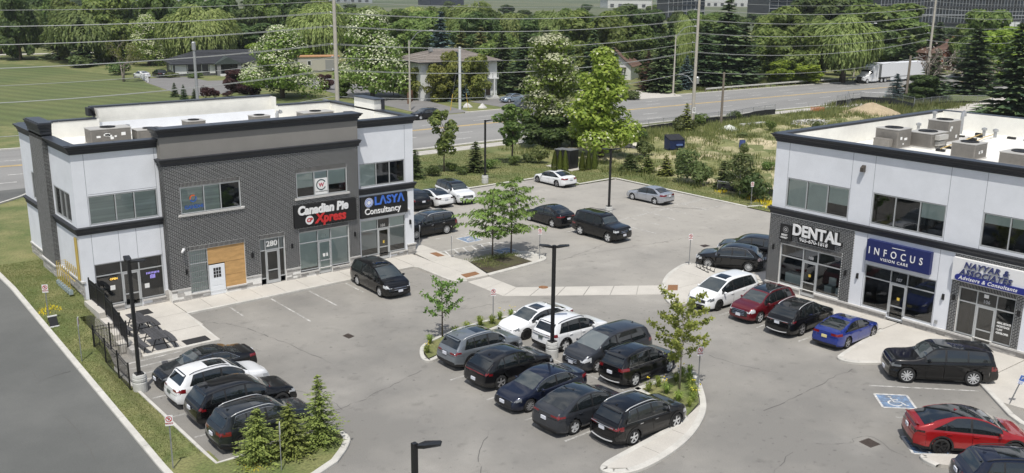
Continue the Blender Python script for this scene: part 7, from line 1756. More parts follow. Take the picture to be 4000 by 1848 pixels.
# dark roofed bungalow
T=TM(76.0,206.8,-.235);h1=empty('bungalow',(76.9,206.8,0),0,'dark roofed bungalow with grey stone and white panels','house')
q=MB();q.box(0,0,0,24,13,2.6,T=T);part('stone_wall',q,M_DKSTONE,h1)
for a,b in((.2,2.6),(7.4,8.6),(16.0,18.5)):
    q=MB();q.box(a,-.06,.5,b,-.02,2.58,T=T);part('white_panel',q,M_SIDING,h1)
q=MB();q.box(-.06,1,.9,-.02,3.2,2.5,T=T);q.box(-.06,5.5,.9,-.02,7.0,2.5,T=T);part('white_panel',q,M_SIDING,h1)
hwin(h1,T,2.8,7.2,.9,2.5,n=3);hwin(h1,T,13.5,15.8,.9,2.4,n=2)
TL=T@Matrix.Rotation(-PI/2,4,'Z')@Matrix.Translation((-13,0,0));hwin(h1,TL,4,6,1.0,2.4,n=2);hwin(h1,TL,8.3,9.6,1.0,2.4,n=1)
hip_roof(h1,24,13,2.65,2.5,.7,M_SHINGLE,T)
q=MB();P=lambda x,y,z:tuple(T@Vector((x,y,z)))
q.add([P(8.2,-1.6,2.5),P(14.2,-1.6,2.5),P(11.2,-1.6,4.0),P(8.2,4,2.5),P(14.2,4,2.5),P(11.2,4,4.0)],[(0,1,2),(0,2,5,3),(2,1,4,5)]);part('porch_gable',q,mat('green_grey_metal',(.045,.058,.055),.6),h1)
for x in(8.8,13.2):
    q=MB();q.box(x,-1.4,0,x+.8,-.6,2.5,T=T);part('porch_pillar',q,mat('porch_stone',(.20,.20,.205),.9,island=.3),h1)
q=MB();q.box(10.2,-.08,.4,12.2,-.02,2.3,T=T);part('door',q,M_BLACK,h1)
for k in range(3):
    q=MB();q.box(9.2,-2.2-k*.35,0,13.4,-1.8-k*.35,.45-k*.15,T=T);part('step',q,M_PIER,h1)
# beige shed
T=TM(103.0,202.3,-.30);sh=empty('shed',(103,202.3,0),0,'beige flat roofed shed with an orange roof edge behind the blossoming catalpa','shed')
q=MB();q.box(0,0,.3,9.5,4,3.4,T=T);part('wall',q,M_BEIGE,sh);q=MB();q.box(-.2,-.2,3.4,9.7,4.2,3.6,T=T);part('roof',q,mat('orange_roof_edge',(.45,.24,.12),.7),sh);q=MB();q.box(6.3,-.08,.3,8.3,-.02,2.7,T=T);part('double_door',q,mat('grey_door',(.26,.26,.25),.7),sh);hwin(sh,T,2.2,3.0,1.6,2.5)
q=MB();q.box(8.6,.5,0,9.3,3,2.2,T=TM(111.0,198,-.3));solo('brick_outbuilding',q,M_REDBRICK,'small brown brick outbuilding right of the shed','outbuilding')
# hip roofed house
T=TM(93.6,138.4,-.17);h2=empty('hip_roofed_house',(93.6,138.4,0),0,'white two storey house with a broad brown hip roof across the road','house')
q=MB();q.box(0,0,0,15,10,6.6,T=T);part('wall',q,M_SIDING,h2);hip_roof(h2,15,10,6.65,2.0,.8,M_SHINGLE2,T,ridge=6.2)
hwin(h2,T,1.5,4.0,4.3,5.8,n=2);hwin(h2,T,6.0,9.0,4.2,5.9,n=3);hwin(h2,T,10.4,11.8,.6,2.6,n=1)
q=MB();q.box(11.2,-.9,3.4,14.9,-.05,3.6,T=T);part('balcony_floor',q,M_SIDING,h2);q=MB()
for x in(11.3,12.5,13.7,14.8):q.box(x-.04,-.88,3.6,x+.04,-.8,4.5,T=T)
q.box(11.2,-.9,4.45,14.9,-.8,4.53,T=T);part('balcony_rail',q,M_GALV,h2)
q=MB();q.box(12.4,-.06,.5,13.6,-.02,2.6,T=T);part('door',q,mat('brown_door',(.09,.06,.045),.6),h2)
for x in(12.0,13.9):
    q=MB();q.box(x,-.9,.5,x+.25,-.65,3.4,T=T);part('porch_pillar',q,M_SIDING,h2)
for k in range(3):
    q=MB();q.box(11.6,-1.5-k*.4,0,14.4,-1.0-k*.4,.5-k*.16,T=T);part('step',q,M_PIER,h2)
q=MB();q.box(3.3,3.4,8.2,3.9,4.0,8.9,T=T);part('roof_vent',q,M_GALV,h2)
# fence by the hip roofed house
t=empty('board_fence',(88.6,141,0),0,'brown board fence at the left side of the hip roofed house','fence')
for k in range(14):
    p=lerp2((89.2,136.0),(92.8,140.0),k/14);q=MB();q.box(p[0],p[1],0,p[0]+.26,p[1]+.06,1.9+random.uniform(-.03,.03));part('board',q,mat('brown_fence_board',(.16,.085,.05),.9,objrand=.2),t)
# cottage
T=TM(149.5,154.0,-1.05);h3=empty('cottage',(150.5,150,0),0,'white cottage with a steep brown roof half hidden by the rusty spruce','house')
q=MB();q.box(0,0,0,9,8,3.0,T=T);P=lambda x,y,z:tuple(T@Vector((x,y,z)));q.add([P(0,0,3),P(9,0,3),P(4.5,0,6.6),P(0,8,3),P(9,8,3),P(4.5,8,6.6)],[(0,1,2),(4,3,5)]);part('wall',q,M_SIDING,h3)
roof_courses(P(-.5,8.5,2.8),P(-.5,-.5,2.8),P(4.5,-.5,6.8),P(4.5,8.5,6.8),h3,M_SHINGLE3);roof_courses(P(9.5,-.5,2.8),P(9.5,8.5,2.8),P(4.5,8.5,6.8),P(4.5,-.5,6.8),h3,M_SHINGLE3)
hwin(h3,T,1.0,2.8,.9,2.5,n=2);q=MB();q.box(3.4,-2.4,2.5,8,0,2.7,T=T);part('porch_roof',q,M_SHINGLE3,h3)
for x in(3.5,5.0,6.4,7.8):
    q=MB();q.box(x,-2.3,0,x+.18,-2.1,2.5,T=T);part('porch_post',q,M_SIDING,h3)
q=MB();q.box(5.4,-.06,.2,6.4,-.02,2.3,T=T);part('door',q,M_BLACK,h3)
# brick house
T=TM(241,121.5,-.4);h4=empty('brick_house',(241,121.5,0),0,'red brick house with a brown gable roof behind the right hand trees','house')
q=MB();q.box(0,0,0,11,8,4.2,T=T);P=lambda x,y,z:tuple(T@Vector((x,y,z)));q.add([P(0,0,4.2),P(11,0,4.2),P(5.5,0,7.4),P(0,8,4.2),P(11,8,4.2),P(5.5,8,7.4)],[(0,1,2),(4,3,5)]);part('wall',q,M_REDBRICK,h4)
roof_courses(P(-.5,8.5,4.0),P(-.5,-.5,4.0),P(5.5,-.5,7.6),P(5.5,8.5,7.6),h4,M_SHINGLE3,12);roof_courses(P(11.5,-.5,4.0),P(11.5,8.5,4.0),P(5.5,8.5,7.6),P(5.5,-.5,7.6),h4,M_SHINGLE3,12)
hwin(h4,T,4.6,6.4,4.6,5.8,n=2);hwin(h4,T,1.5,4,1.2,3.2,n=2);hwin(h4,T,7,9.5,1.2,3.2,n=2)
q=MB();q.box(7.5,4,5.5,8.5,5,8.2,T=T);part('chimney',q,M_REDBRICK,h4)
# glass office on the skyline
M_OGLASS=mat('office_glass',(.018,.024,.034),.08,spec=.8,coat=.5,island=.5);M_OFRAME=mat('office_frame',(.30,.31,.33),.6);M_ODARK=mat('office_panel',(.05,.052,.058),.6)
def office(x,y,a,w,d,floors,fh,label,base=1.0,mull=2.2,m=M_OGLASS,bands=True):
    T=TM(x,y,a);t=empty('office_building',(x,y,0),0,label,'office building')
    H_=base+floors*fh;q=MB();q.box(0,.3,0,w,d,H_,T=T);part('core',q,M_ODARK,t)
    n=int(w/mull)
    for f in range(floors):
        z0=base+f*fh;q=MB();P=lambda x_,z_:tuple(T@Vector((x_,0,z_)))
        for k in range(n):q.quad(P(w*k/n+.08,z0+.5),P(w*(k+1)/n-.08,z0+.5),P(w*(k+1)/n-.08,z0+fh-.3),P(w*k/n+.08,z0+fh-.3))
        part('window_band',q,m,t,kind='stuff')
        if bands:
            q=MB();q.box(-.2,-.35,z0-.28,w+.2,.3,z0+.28,T=T);part('floor_band',q,M_OFRAME if f in(1,3)else M_ODARK,t)
    q=MB()
    for k in range(n+1):q.box(w*k/n-.09,-.3,base,w*k/n+.09,.3,H_,T=T)
    part('mullion',q,M_OFRAME,t,kind='stuff')
    q=MB();q.box(-.3,-.4,H_,w+.3,d+.3,H_+.8,T=T);part('parapet',q,M_ODARK,t)
    return t
office(503,290,-.56,110,40,7,4.4,'long dark glass office block filling the top right corner',3.0,1.9)
office(556,402,-.42,52,30,6,4.6,'grey office block with wide framed windows at the top edge',3.5,6.5)
office(486,430,-.4,26,18,3,4.0,'low pale office pavilion left of the grey office block',2.0,3.2)
office(545,260,-.6,30,12,1,3.6,'low white canopy building below the glass office',1.0,3.0,M_SIDING)
T=TM(637,921,-.12);t=empty('warehouse',(637,921,0),0,'flat black warehouse box on the skyline above the willows','warehouse');q=MB();q.box(0,0,0,44,30,22,T=T);part('wall',q,mat('navy_cladding',(.022,.026,.045),.6),t);q=MB();
for k in range(5):q.box(24+k*3.0,-.3,8,26+k*3.0,-.1,9.5,T=T)
part('sign_lettering',q,mat('dim_blue_sign',(.10,.16,.32),.6),t)
for i,(x,y,w,h,c,lab)in enumerate(((300,960,60,11,(.60,.62,.64),'pale industrial hall on the horizon behind the left trees'),(760,760,50,9,(.62,.62,.60),'white flat hall on the horizon behind the middle trees'),(560,1150,120,9,(.32,.34,.36),'long grey hall on the horizon over the fields'),(930,830,130,11,(.55,.55,.54),'long pale hall on the horizon left of the offices'),(1000,700,90,12,(.40,.41,.42),'grey hall on the horizon beside the offices'),(470,1250,60,10,(.45,.40,.36),'brownish hall at the far end of the fields'))):
    T=TM(x,y,-.5);t=empty('industrial_hall',(x,y,0),0,lab,'industrial hall','halls on the horizon');q=MB();q.box(0,0,0,w,30,h,T=T);part('wall',q,mat('hall_wall_%d'%i,c,.8),t);q=MB();q.box(-.5,-.5,h,w+.5,30.5,h+.8,T=T);part('roof',q,M_PIER,t)
    q=MB()
    for k in range(int(w/9)):q.box(3+k*9,-.2,1,7+k*9,-.05,4.5,T=T)
    part('loading_door',q,M_ODARK,t,kind='stuff')
# lattice towers on the fields
for i,(x,y)in enumerate(((520,960),(560,970))):
    t=empty('lattice_tower',(x,y,0),0,['left hand lattice mast on the far field','right hand lattice mast on the far field'][i],'mast','lattice masts on the far field');q=MB()
    for sx,sy in((-2,-2),(2,-2),(2,2),(-2,2)):q.tube([(sx,sy,0),(sx*.3,sy*.3,30)],.3,4)
    for k in range(5):
        s_=2*(1-k*.14);q.tube([(-s_,-s_,k*6),(s_*.86,s_*.86,k*6+6)],.2,4);q.tube([(s_,-s_,k*6),(-s_*.86,s_*.86,k*6+6)],.2,4)
    part('lattice',q,M_GALV,t,local=True);q=MB();q.tube([(-6,0,24),(6,0,24)],.3,4);part('crossarm',q,M_GALV,t,local=True)
# ------------------------------------------------------------------ vegetation
L_GREEN=leaf_mat('leaf_mid_green',(0.100,0.160,0.042),(0.260,0.330,0.095));L_DARK=leaf_mat('leaf_deep_green',(0.062,0.105,0.036),(0.160,0.215,0.070));L_LIME=leaf_mat('leaf_lime',(0.189,0.293,0.035),(0.380,0.481,0.076))
L_WILLOW=leaf_mat('leaf_willow',(0.196,0.270,0.081),(0.380,0.454,0.161));L_WILLOWG=leaf_mat('leaf_green_willow',(0.130,0.185,0.062),(0.270,0.330,0.118));L_SPRUCE=leaf_mat('needle_dark',(0.051,0.095,0.047),(0.161,0.219,0.088),.12);L_BROWNTIP=leaf_mat('needle_olive',(0.095,0.124,0.051),(0.299,0.291,0.109),.12)
L_BLUE=leaf_mat('needle_blue',(0.082,0.139,0.139),(0.204,0.288,0.288),.12);L_RUST=leaf_mat('needle_rust',(0.083,0.045,0.033),(0.180,0.098,0.068),.12);L_FLOWER=leaf_mat('catalpa_blossom',(0.500,0.530,0.330),(0.760,0.760,0.560),.3);L_CAT=leaf_mat('leaf_catalpa',(0.150,0.225,0.045),(0.330,0.420,0.105),.4)
L_BRIGHT=leaf_mat('leaf_bright_catalpa',(0.190,0.290,0.040),(0.420,0.520,0.105),.45);L_PLUM=leaf_mat('leaf_plum',(0.045,0.021,0.024),(0.112,0.051,0.048));L_LOCUST=leaf_mat('leaf_locust',(0.128,0.217,0.051),(0.254,0.382,0.098),.4);L_MAPLE=leaf_mat('leaf_maple',(0.236,0.278,0.061),(0.460,0.460,0.125),.45)
L_YOUNG=leaf_mat('leaf_young_spruce',(0.125,0.160,0.040),(0.270,0.310,0.085),.2);L_CEDAR=leaf_mat('leaf_cedar',(0.115,0.150,0.028),(0.215,0.260,0.055),.2);L_BUSH=leaf_mat('leaf_bush',(0.106,0.152,0.052),(0.234,0.270,0.106));L_BLADE=leaf_mat('leaf_blade',(0.156,0.228,0.044),(0.360,0.432,0.108),.4);L_OLIVE=leaf_mat('leaf_olive',(0.127,0.157,0.036),(0.294,0.301,0.077))
L_CEDARY=leaf_mat('needle_garden',(.055,.085,.028),(.130,.165,.055),.15)
L_YELLOWF=mat('yellow_flower',(.78,.62,.03),.6);L_WEED=leaf_mat('weed_blade',(0.126,0.164,0.047),(0.319,0.319,0.126),.4);L_PURPLEF=mat('purple_flower',(.16,.13,.36),.7)

def unit(a):return a/np.maximum(np.linalg.norm(a,axis=1,keepdims=True),1e-6)
def leaf_mesh(name,C_,Nn,w,l,mats,mi=None,along=None,rng=RNG):
    """rhombus leaves or leaf sprays, one per centre, as one mesh"""
    n=len(C_);Nn=unit(Nn)
    A=unit(along)if along is not None else unit(np.cross(Nn,rng.normal(size=(n,3))))
    U=unit(np.cross(Nn,A));w=np.broadcast_to(np.asarray(w,float),(n,))[:,None];l=np.broadcast_to(np.asarray(l,float),(n,))[:,None]
    bend=Nn*l*.18
    V=np.stack([C_-A*l,C_+U*w-A*l*.1+bend,C_+A*l,C_-U*w-A*l*.1+bend],1).reshape(-1,3).astype(np.float32)
    me=bpy.data.meshes.new(name);me.vertices.add(4*n);me.vertices.foreach_set('co',V.ravel());me.loops.add(4*n);me.loops.foreach_set('vertex_index',np.arange(4*n,dtype=np.int32));me.polygons.add(n);me.polygons.foreach_set('loop_start',np.arange(0,4*n,4,dtype=np.int32))
    for m in mats:me.materials.append(m)
    if mi is not None:me.polygons.foreach_set('material_index',np.asarray(mi,dtype=np.int32))
    me.update(calc_edges=True);me.validate();return me
def sphere_dirs(n,rng,up=.35):
    d=rng.normal(size=(n,3));d=unit(d);d[:,2]+=up;return unit(d)
def lobes(rng,H,W,nl,base,shape):
    out=[]
    for k in range(nl):
        t=(k+.5)/nl if shape!='round' else rng.random()
        env={'round':math.sin(math.pi*min(1,.12+.84*t))**.7,'cone':(1-t)**.75*.95+.08,'column':math.sin(math.pi*(.15+.75*t))**.5,'vase':.35+.65*math.sin(math.pi*(.1+.75*t))**.8}[shape]
        a=rng.random()*6.283;r=env*W/2*math.sqrt(rng.random())*.78;R=W*rng.uniform(.13,.24)*(.55+.45*env)
        z=base+(H-base)*(.04+.92*t);z=min(z,H-R*.8)
        out.append((r*math.cos(a),r*math.sin(a),max(z,base*.9),R))
    return np.array(out)
def trunk_mesh(rng,H,lob,r0,m,top=.75,limbs=6):
    q=MB();q.tube([(0,0,-.15),(0,0,H*.2),(rng.uniform(-.02,.02)*H,rng.uniform(-.02,.02)*H,H*.5),(0,0,H*top)],[r0*1.25,r0,r0*.7,r0*.2],7)
    for k in rng.permutation(len(lob))[:limbs]:
        x,y,z,R=lob[k];z0=max(.22*H,z-.22*H);q.tube([(0,0,z0),(x*.5,y*.5,z0+(z-z0)*.6),(x,y,z)],[r0*.45,r0*.3,r0*.1],5)
    return q.mesh('trunk',m,True)
def leafy_tree(seed,H,W,n,leaf,mats,base=.22,nl=22,shape='round',bark=None,flower=0.0,limbs=6,r0=None,fsize=1.0,squash=.8):
    rng=np.random.default_rng(seed);lob=lobes(rng,H,W,nl,H*base,shape);p=lob[:,3]**2;idx=rng.choice(len(lob),n,p=p/p.sum())
    d=sphere_dirs(n,rng,.30);c=lob[idx,:3]+d*lob[idx,3:4]*rng.uniform(.72,1.08,(n,1))*np.array([1,1,squash]);nn=d+rng.normal(size=(n,3))*.42+np.array((0,0,.30))
    s_=leaf*rng.uniform(.65,1.3,n);mi=None;w=s_*.55
    if flower:
        outer=(d[:,2]>.05)&(rng.random(n)<flower*(.6+.8*(np.sin(idx*2.1)>-.5)));mi=outer.astype(int);s_=np.where(outer,s_*.75*fsize,s_);w=np.where(outer,s_*.8,w);c=c+np.where(outer[:,None],d*leaf*.35,0)
    return leaf_mesh('crown',c,nn,w,s_,mats,mi,rng=rng),trunk_mesh(rng,H,lob,r0 or H*.022,bark or M_BARK,limbs=limbs)
def willow_tree(seed,H,W,ns,m):
    rng=np.random.default_rng(seed);lob=lobes(rng,H,W*.92,24,H*.36,'round');p=lob[:,3]**2;p/=p.sum()
    idx=rng.choice(len(lob),ns,p=p);d=sphere_dirs(ns,rng,.45);root=lob[idx,:3]+d*lob[idx,3:4];C_=[];A=[];Nn=[]
    out=unit(np.c_[root[:,:2],np.zeros(ns)]);ln=rng.uniform(.16,.55,ns)*H*(root[:,2]/H)
    K=7
    for k in range(K):
        t=(k+.5)/K;drop=ln*t;q=root+out*(np.sin(t*1.5)*.045*W)[...,None]if False else root+out*(.05*W*math.sin(min(1.5,t*2.2)))
        q=q+np.c_[np.zeros((ns,2)),.35*np.sin(t*3)*np.ones(ns)-drop]+rng.normal(size=(ns,3))*.08;C_.append(q);A.append(np.c_[out[:,:2]*(.75*(1-t)),-np.ones(ns)*(.25+t)]+rng.normal(size=(ns,3))*.15);Nn.append(out+d*.8+rng.normal(size=(ns,3))*.45)
    C_=np.vstack(C_);keep=C_[:,2]>.05*H
    me=leaf_mesh('crown',C_[keep],np.vstack(Nn)[keep],.13*rng.uniform(.7,1.5,len(C_))[keep]*H/14,.55*rng.uniform(.6,1.3,len(C_))[keep]*H/14,[m],None,np.vstack(A)[keep],rng)
    return me,trunk_mesh(rng,H,lob,H*.035,M_BARK,.6,7)
def spruce_tree(seed,H,W,m,lv=15,nb=11,per=7,spray=.42,ragged=.2,taper=.9,base=.06,bark=None):
    rng=np.random.default_rng(seed);C_=[];A=[];Nn=[];S=[]
    for i in range(lv):
        t=i/lv;z0=H*(base+(1-base)*t);R=W/2*(1-t)**taper*(1+ragged*rng.uniform(-1,.6))+.05;a0=rng.random()*6.28
        b=max(5,int(nb*(1-.5*t)))
        for k in range(b):
            a=a0+6.283*k/b+rng.uniform(-.2,.2);Rk=R*(1+ragged*rng.uniform(-1,.5));dx,dy=math.cos(a),math.sin(a);zz=z0+rng.uniform(-.03,.03)*H
            for j in range(per):
                f=(j+.6)/per;x=Rk*f;dz=-.28*Rk*f+.16*Rk*f*f
                for sgn in(-1,1):
                    off=.16*Rk*(1-f*.6)*rng.uniform(.3,1.2)*sgn
                    C_.append((dx*x-dy*off,dy*x+dx*off,zz+dz+rng.uniform(-.02,.02)*H*.5));A.append((dx*.8-dy*sgn*.55,dy*.8+dx*sgn*.55,-.18+.2*f));Nn.append((dx*.35+rng.uniform(-.4,.4),dy*.35+rng.uniform(-.4,.4),1.0));S.append(max(.35,1-.5*t)*rng.uniform(.7,1.25))
    C_,A,Nn,S=map(np.array,(C_,A,Nn,S));s_=spray*S*H/10
    me=leaf_mesh('crown',C_,Nn,s_*.42,s_,[m],None,A,rng)
    q=MB();q.tube([(0,0,-.1),(0,0,H*.5),(0,0,H*.97)],[H*.018,H*.012,H*.003],6);return me,q.mesh('trunk',bark or M_BARK,True)
def bare_tree(seed,H,W,m,tufts=None):
    rng=np.random.default_rng(seed);q=MB();tips=[]
    def grow(p,d,l,r,dep):
        e=p+d*l;q.tube([p,p+d*l*.5+Vector(rng.uniform(-.06,.06,3))*l,e],[r,r*.75,r*.5],5 if dep<2 else 4)
        if dep>=4:tips.append(e);return
        for _ in range(3):
            nd=(d+Vector(rng.normal(size=3)*.55)+Vector((0,0,.22))).normalized();grow(p+d*l*rng.uniform(.55,1),nd,l*rng.uniform(.55,.8),r*.5,dep+1)
    for k in range(2):grow(Vector((.15*k,0,-.1)),Vector((rng.uniform(-.25,.25),rng.uniform(-.25,.25),1)).normalized(),H*.36,H*.026,0)
    tm=q.mesh('trunk',m,True)
    n=len(tips)*(6 if tufts else 1);T_=np.repeat(np.array([tuple(t)for t in tips]),n//len(tips),0)+rng.normal(size=(n,3))*.35
    return leaf_mesh('crown',T_,rng.normal(size=(n,3)),.12,.25,[tufts or m],rng=rng),tm
def bush_mesh(seed,H,W,n,leaf,m):
    rng=np.random.default_rng(seed);lob=np.array([(rng.uniform(-.28,.28)*W,rng.uniform(-.28,.28)*W,H*rng.uniform(.3,.68),W*rng.uniform(.20,.30))for _ in range(9)]);idx=rng.integers(0,9,n);d=sphere_dirs(n,rng,.35)
    c=lob[idx,:3]+d*lob[idx,3:4]*rng.uniform(.75,1.12,(n,1))*np.array([1,1,min(1,H/W)]);c[:,2]=np.clip(c[:,2],.03,None);s_=leaf*rng.uniform(.6,1.3,n)
    q=MB()
    for k in range(5):q.tube([(0,0,0),tuple(lob[k,:3])],[.03,.012],4)
    return leaf_mesh('crown',c,d+rng.normal(size=(n,3))*.5,s_*.5,s_,[m],rng=rng),q.mesh('stem',M_BARK)
def variants(f,ks):return[f(k)for k in ks]
def recolour(protos,m):
    out=[]
    for c,t in protos:
        c2=c.copy();c2.materials[0]=m;out.append((c2,t))
    return out
P_LEAFY=variants(lambda k:(leafy_tree(100+k,12,9.5,7000,.46,[L_GREEN],base=.07,shape=('round','vase','round','column')[k],nl=26),12,9.5),range(4))
_lf=[p[0]for p in P_LEAFY]
def pack(ms,H,W):return[(m,H,W)for m in ms]
PROTO={
 'leafy':P_LEAFY+[(m,12,9.5)for m in recolour(_lf,L_DARK)],'lime':pack(recolour(_lf[:3],L_LIME),12,9.5),'cedar':pack([leafy_tree(140+k,6,4.8,4200,.22,[L_OLIVE],base=.02,nl=26,shape='column')for k in range(2)],6,4.8),'plumtree':pack(recolour(_lf[:2],L_PLUM),12,9.5),
 'willow':pack(variants(lambda k:willow_tree(200+k,14,14,1900,(L_WILLOW,L_WILLOW,L_WILLOW)[k]),range(3)),14,14),'gwillow':pack(variants(lambda k:willow_tree(230+k,14,14,1900,L_WILLOWG),range(2)),14,14),
 'spruce':pack(variants(lambda k:spruce_tree(300+k,11,5.6,L_SPRUCE,lv=18,nb=13,ragged=.18,spray=.52,taper=.75),range(3)),11,5.6),'otspruce':pack(variants(lambda k:spruce_tree(320+k,11,5.6,L_BROWNTIP,lv=18,nb=13,ragged=.24,spray=.52,taper=.75),range(2)),11,5.6),'bluespruce':pack(variants(lambda k:spruce_tree(340+k,11,5.2,L_BLUE,lv=18,nb=13,ragged=.14,spray=.5,taper=.8),range(2)),11,5.2),
 'brownspruce':pack([spruce_tree(360,8,5.1,L_RUST,ragged=.35)],8,5.1),'pine':pack([spruce_tree(370,16,7.5,L_SPRUCE,lv=17,ragged=.45,spray=.40,taper=.55)],16,7.5),'bare':pack([bare_tree(380,12,8,M_DEADWOOD),bare_tree(381,11,6,M_DEADWOOD,L_OLIVE)],12,8),
 'catalpa':pack([leafy_tree(400+k,13,11,12500,.27,[L_CAT,L_FLOWER],base=.12,nl=64,shape='cone',flower=.58,fsize=.72)for k in range(2)],13,11),'narrowcat':pack([leafy_tree(410,13.6,5.6,10500,.22,[L_CAT,L_FLOWER],base=.2,nl=62,shape='column',flower=.72,fsize=.75,limbs=12)],13.6,5.6),'limecat':pack([leafy_tree(420,12.7,7,11000,.23,[L_BRIGHT,L_FLOWER],base=.14,nl=70,shape='cone',flower=.07,limbs=12)],12.7,7),
 'bush':pack([bush_mesh(500+k,1.6,1.8,900,.13,(L_BUSH,L_DARK,L_GREEN)[k])for k in range(3)],1.6,1.8),'young':pack([leafy_tree(520+k,6.6,2.9,1700,.19,[L_GREEN],base=.28,nl=20,shape='column',limbs=9,r0=.07)for k in range(2)],6.6,2.9),'birch':pack([leafy_tree(530,4,3,1500,.13,[L_BUSH],base=.2,nl=24,shape='vase',bark=M_BIRCH,limbs=12,r0=.06)],4,3),
 'smallspruce':pack([spruce_tree(540+k,2.6,2.0,(L_CEDARY,L_YOUNG)[k],lv=14,nb=12,per=6,spray=.85,ragged=.2,taper=.65,base=.03)for k in range(2)],2.6,2.0),'plum':pack([bush_mesh(550,2.4,1.8,900,.16,L_PLUM)],2.4,1.8),
}
def plant(kind,x,y,H,W,label,v=None,rz=None,group=None,name=None,cat=None,z=None,lean=(0,0)):
    (c,t),H0,W0=PROTO[kind][(v if v is not None else int(x*3+y*7))%len(PROTO[kind])]
    nm=name or{'bush':'bush','plum':'shrub','willow':'willow_tree','gwillow':'willow_tree','spruce':'spruce_tree','otspruce':'spruce_tree','bluespruce':'spruce_tree','brownspruce':'spruce_tree','smallspruce':'spruce_tree','pine':'pine_tree','catalpa':'catalpa_tree','narrowcat':'catalpa_tree','limecat':'catalpa_tree','bare':'bare_tree','birch':'birch_tree','cedar':'cedar_tree','lime':'leafy_tree','leafy':'leafy_tree','young':'young_tree','plumtree':'plum_tree'}.get(kind,'tree')
    o=empty(nm,(x,y,terrain(x,y)if z is None else z),(x*1.7+y*2.3)%6.28 if rz is None else rz,label,cat or('bush' if nm in('bush','shrub')else 'tree'),group);o.scale=(W/W0,W/W0,H/H0)
    if lean!=(0,0):o.rotation_euler=(lean[0],lean[1],o.rotation_euler.z)
    link('trunk' if nm not in('bush','shrub')else 'stem',t,o,local=True);link('crown',c,o,local=True);return o
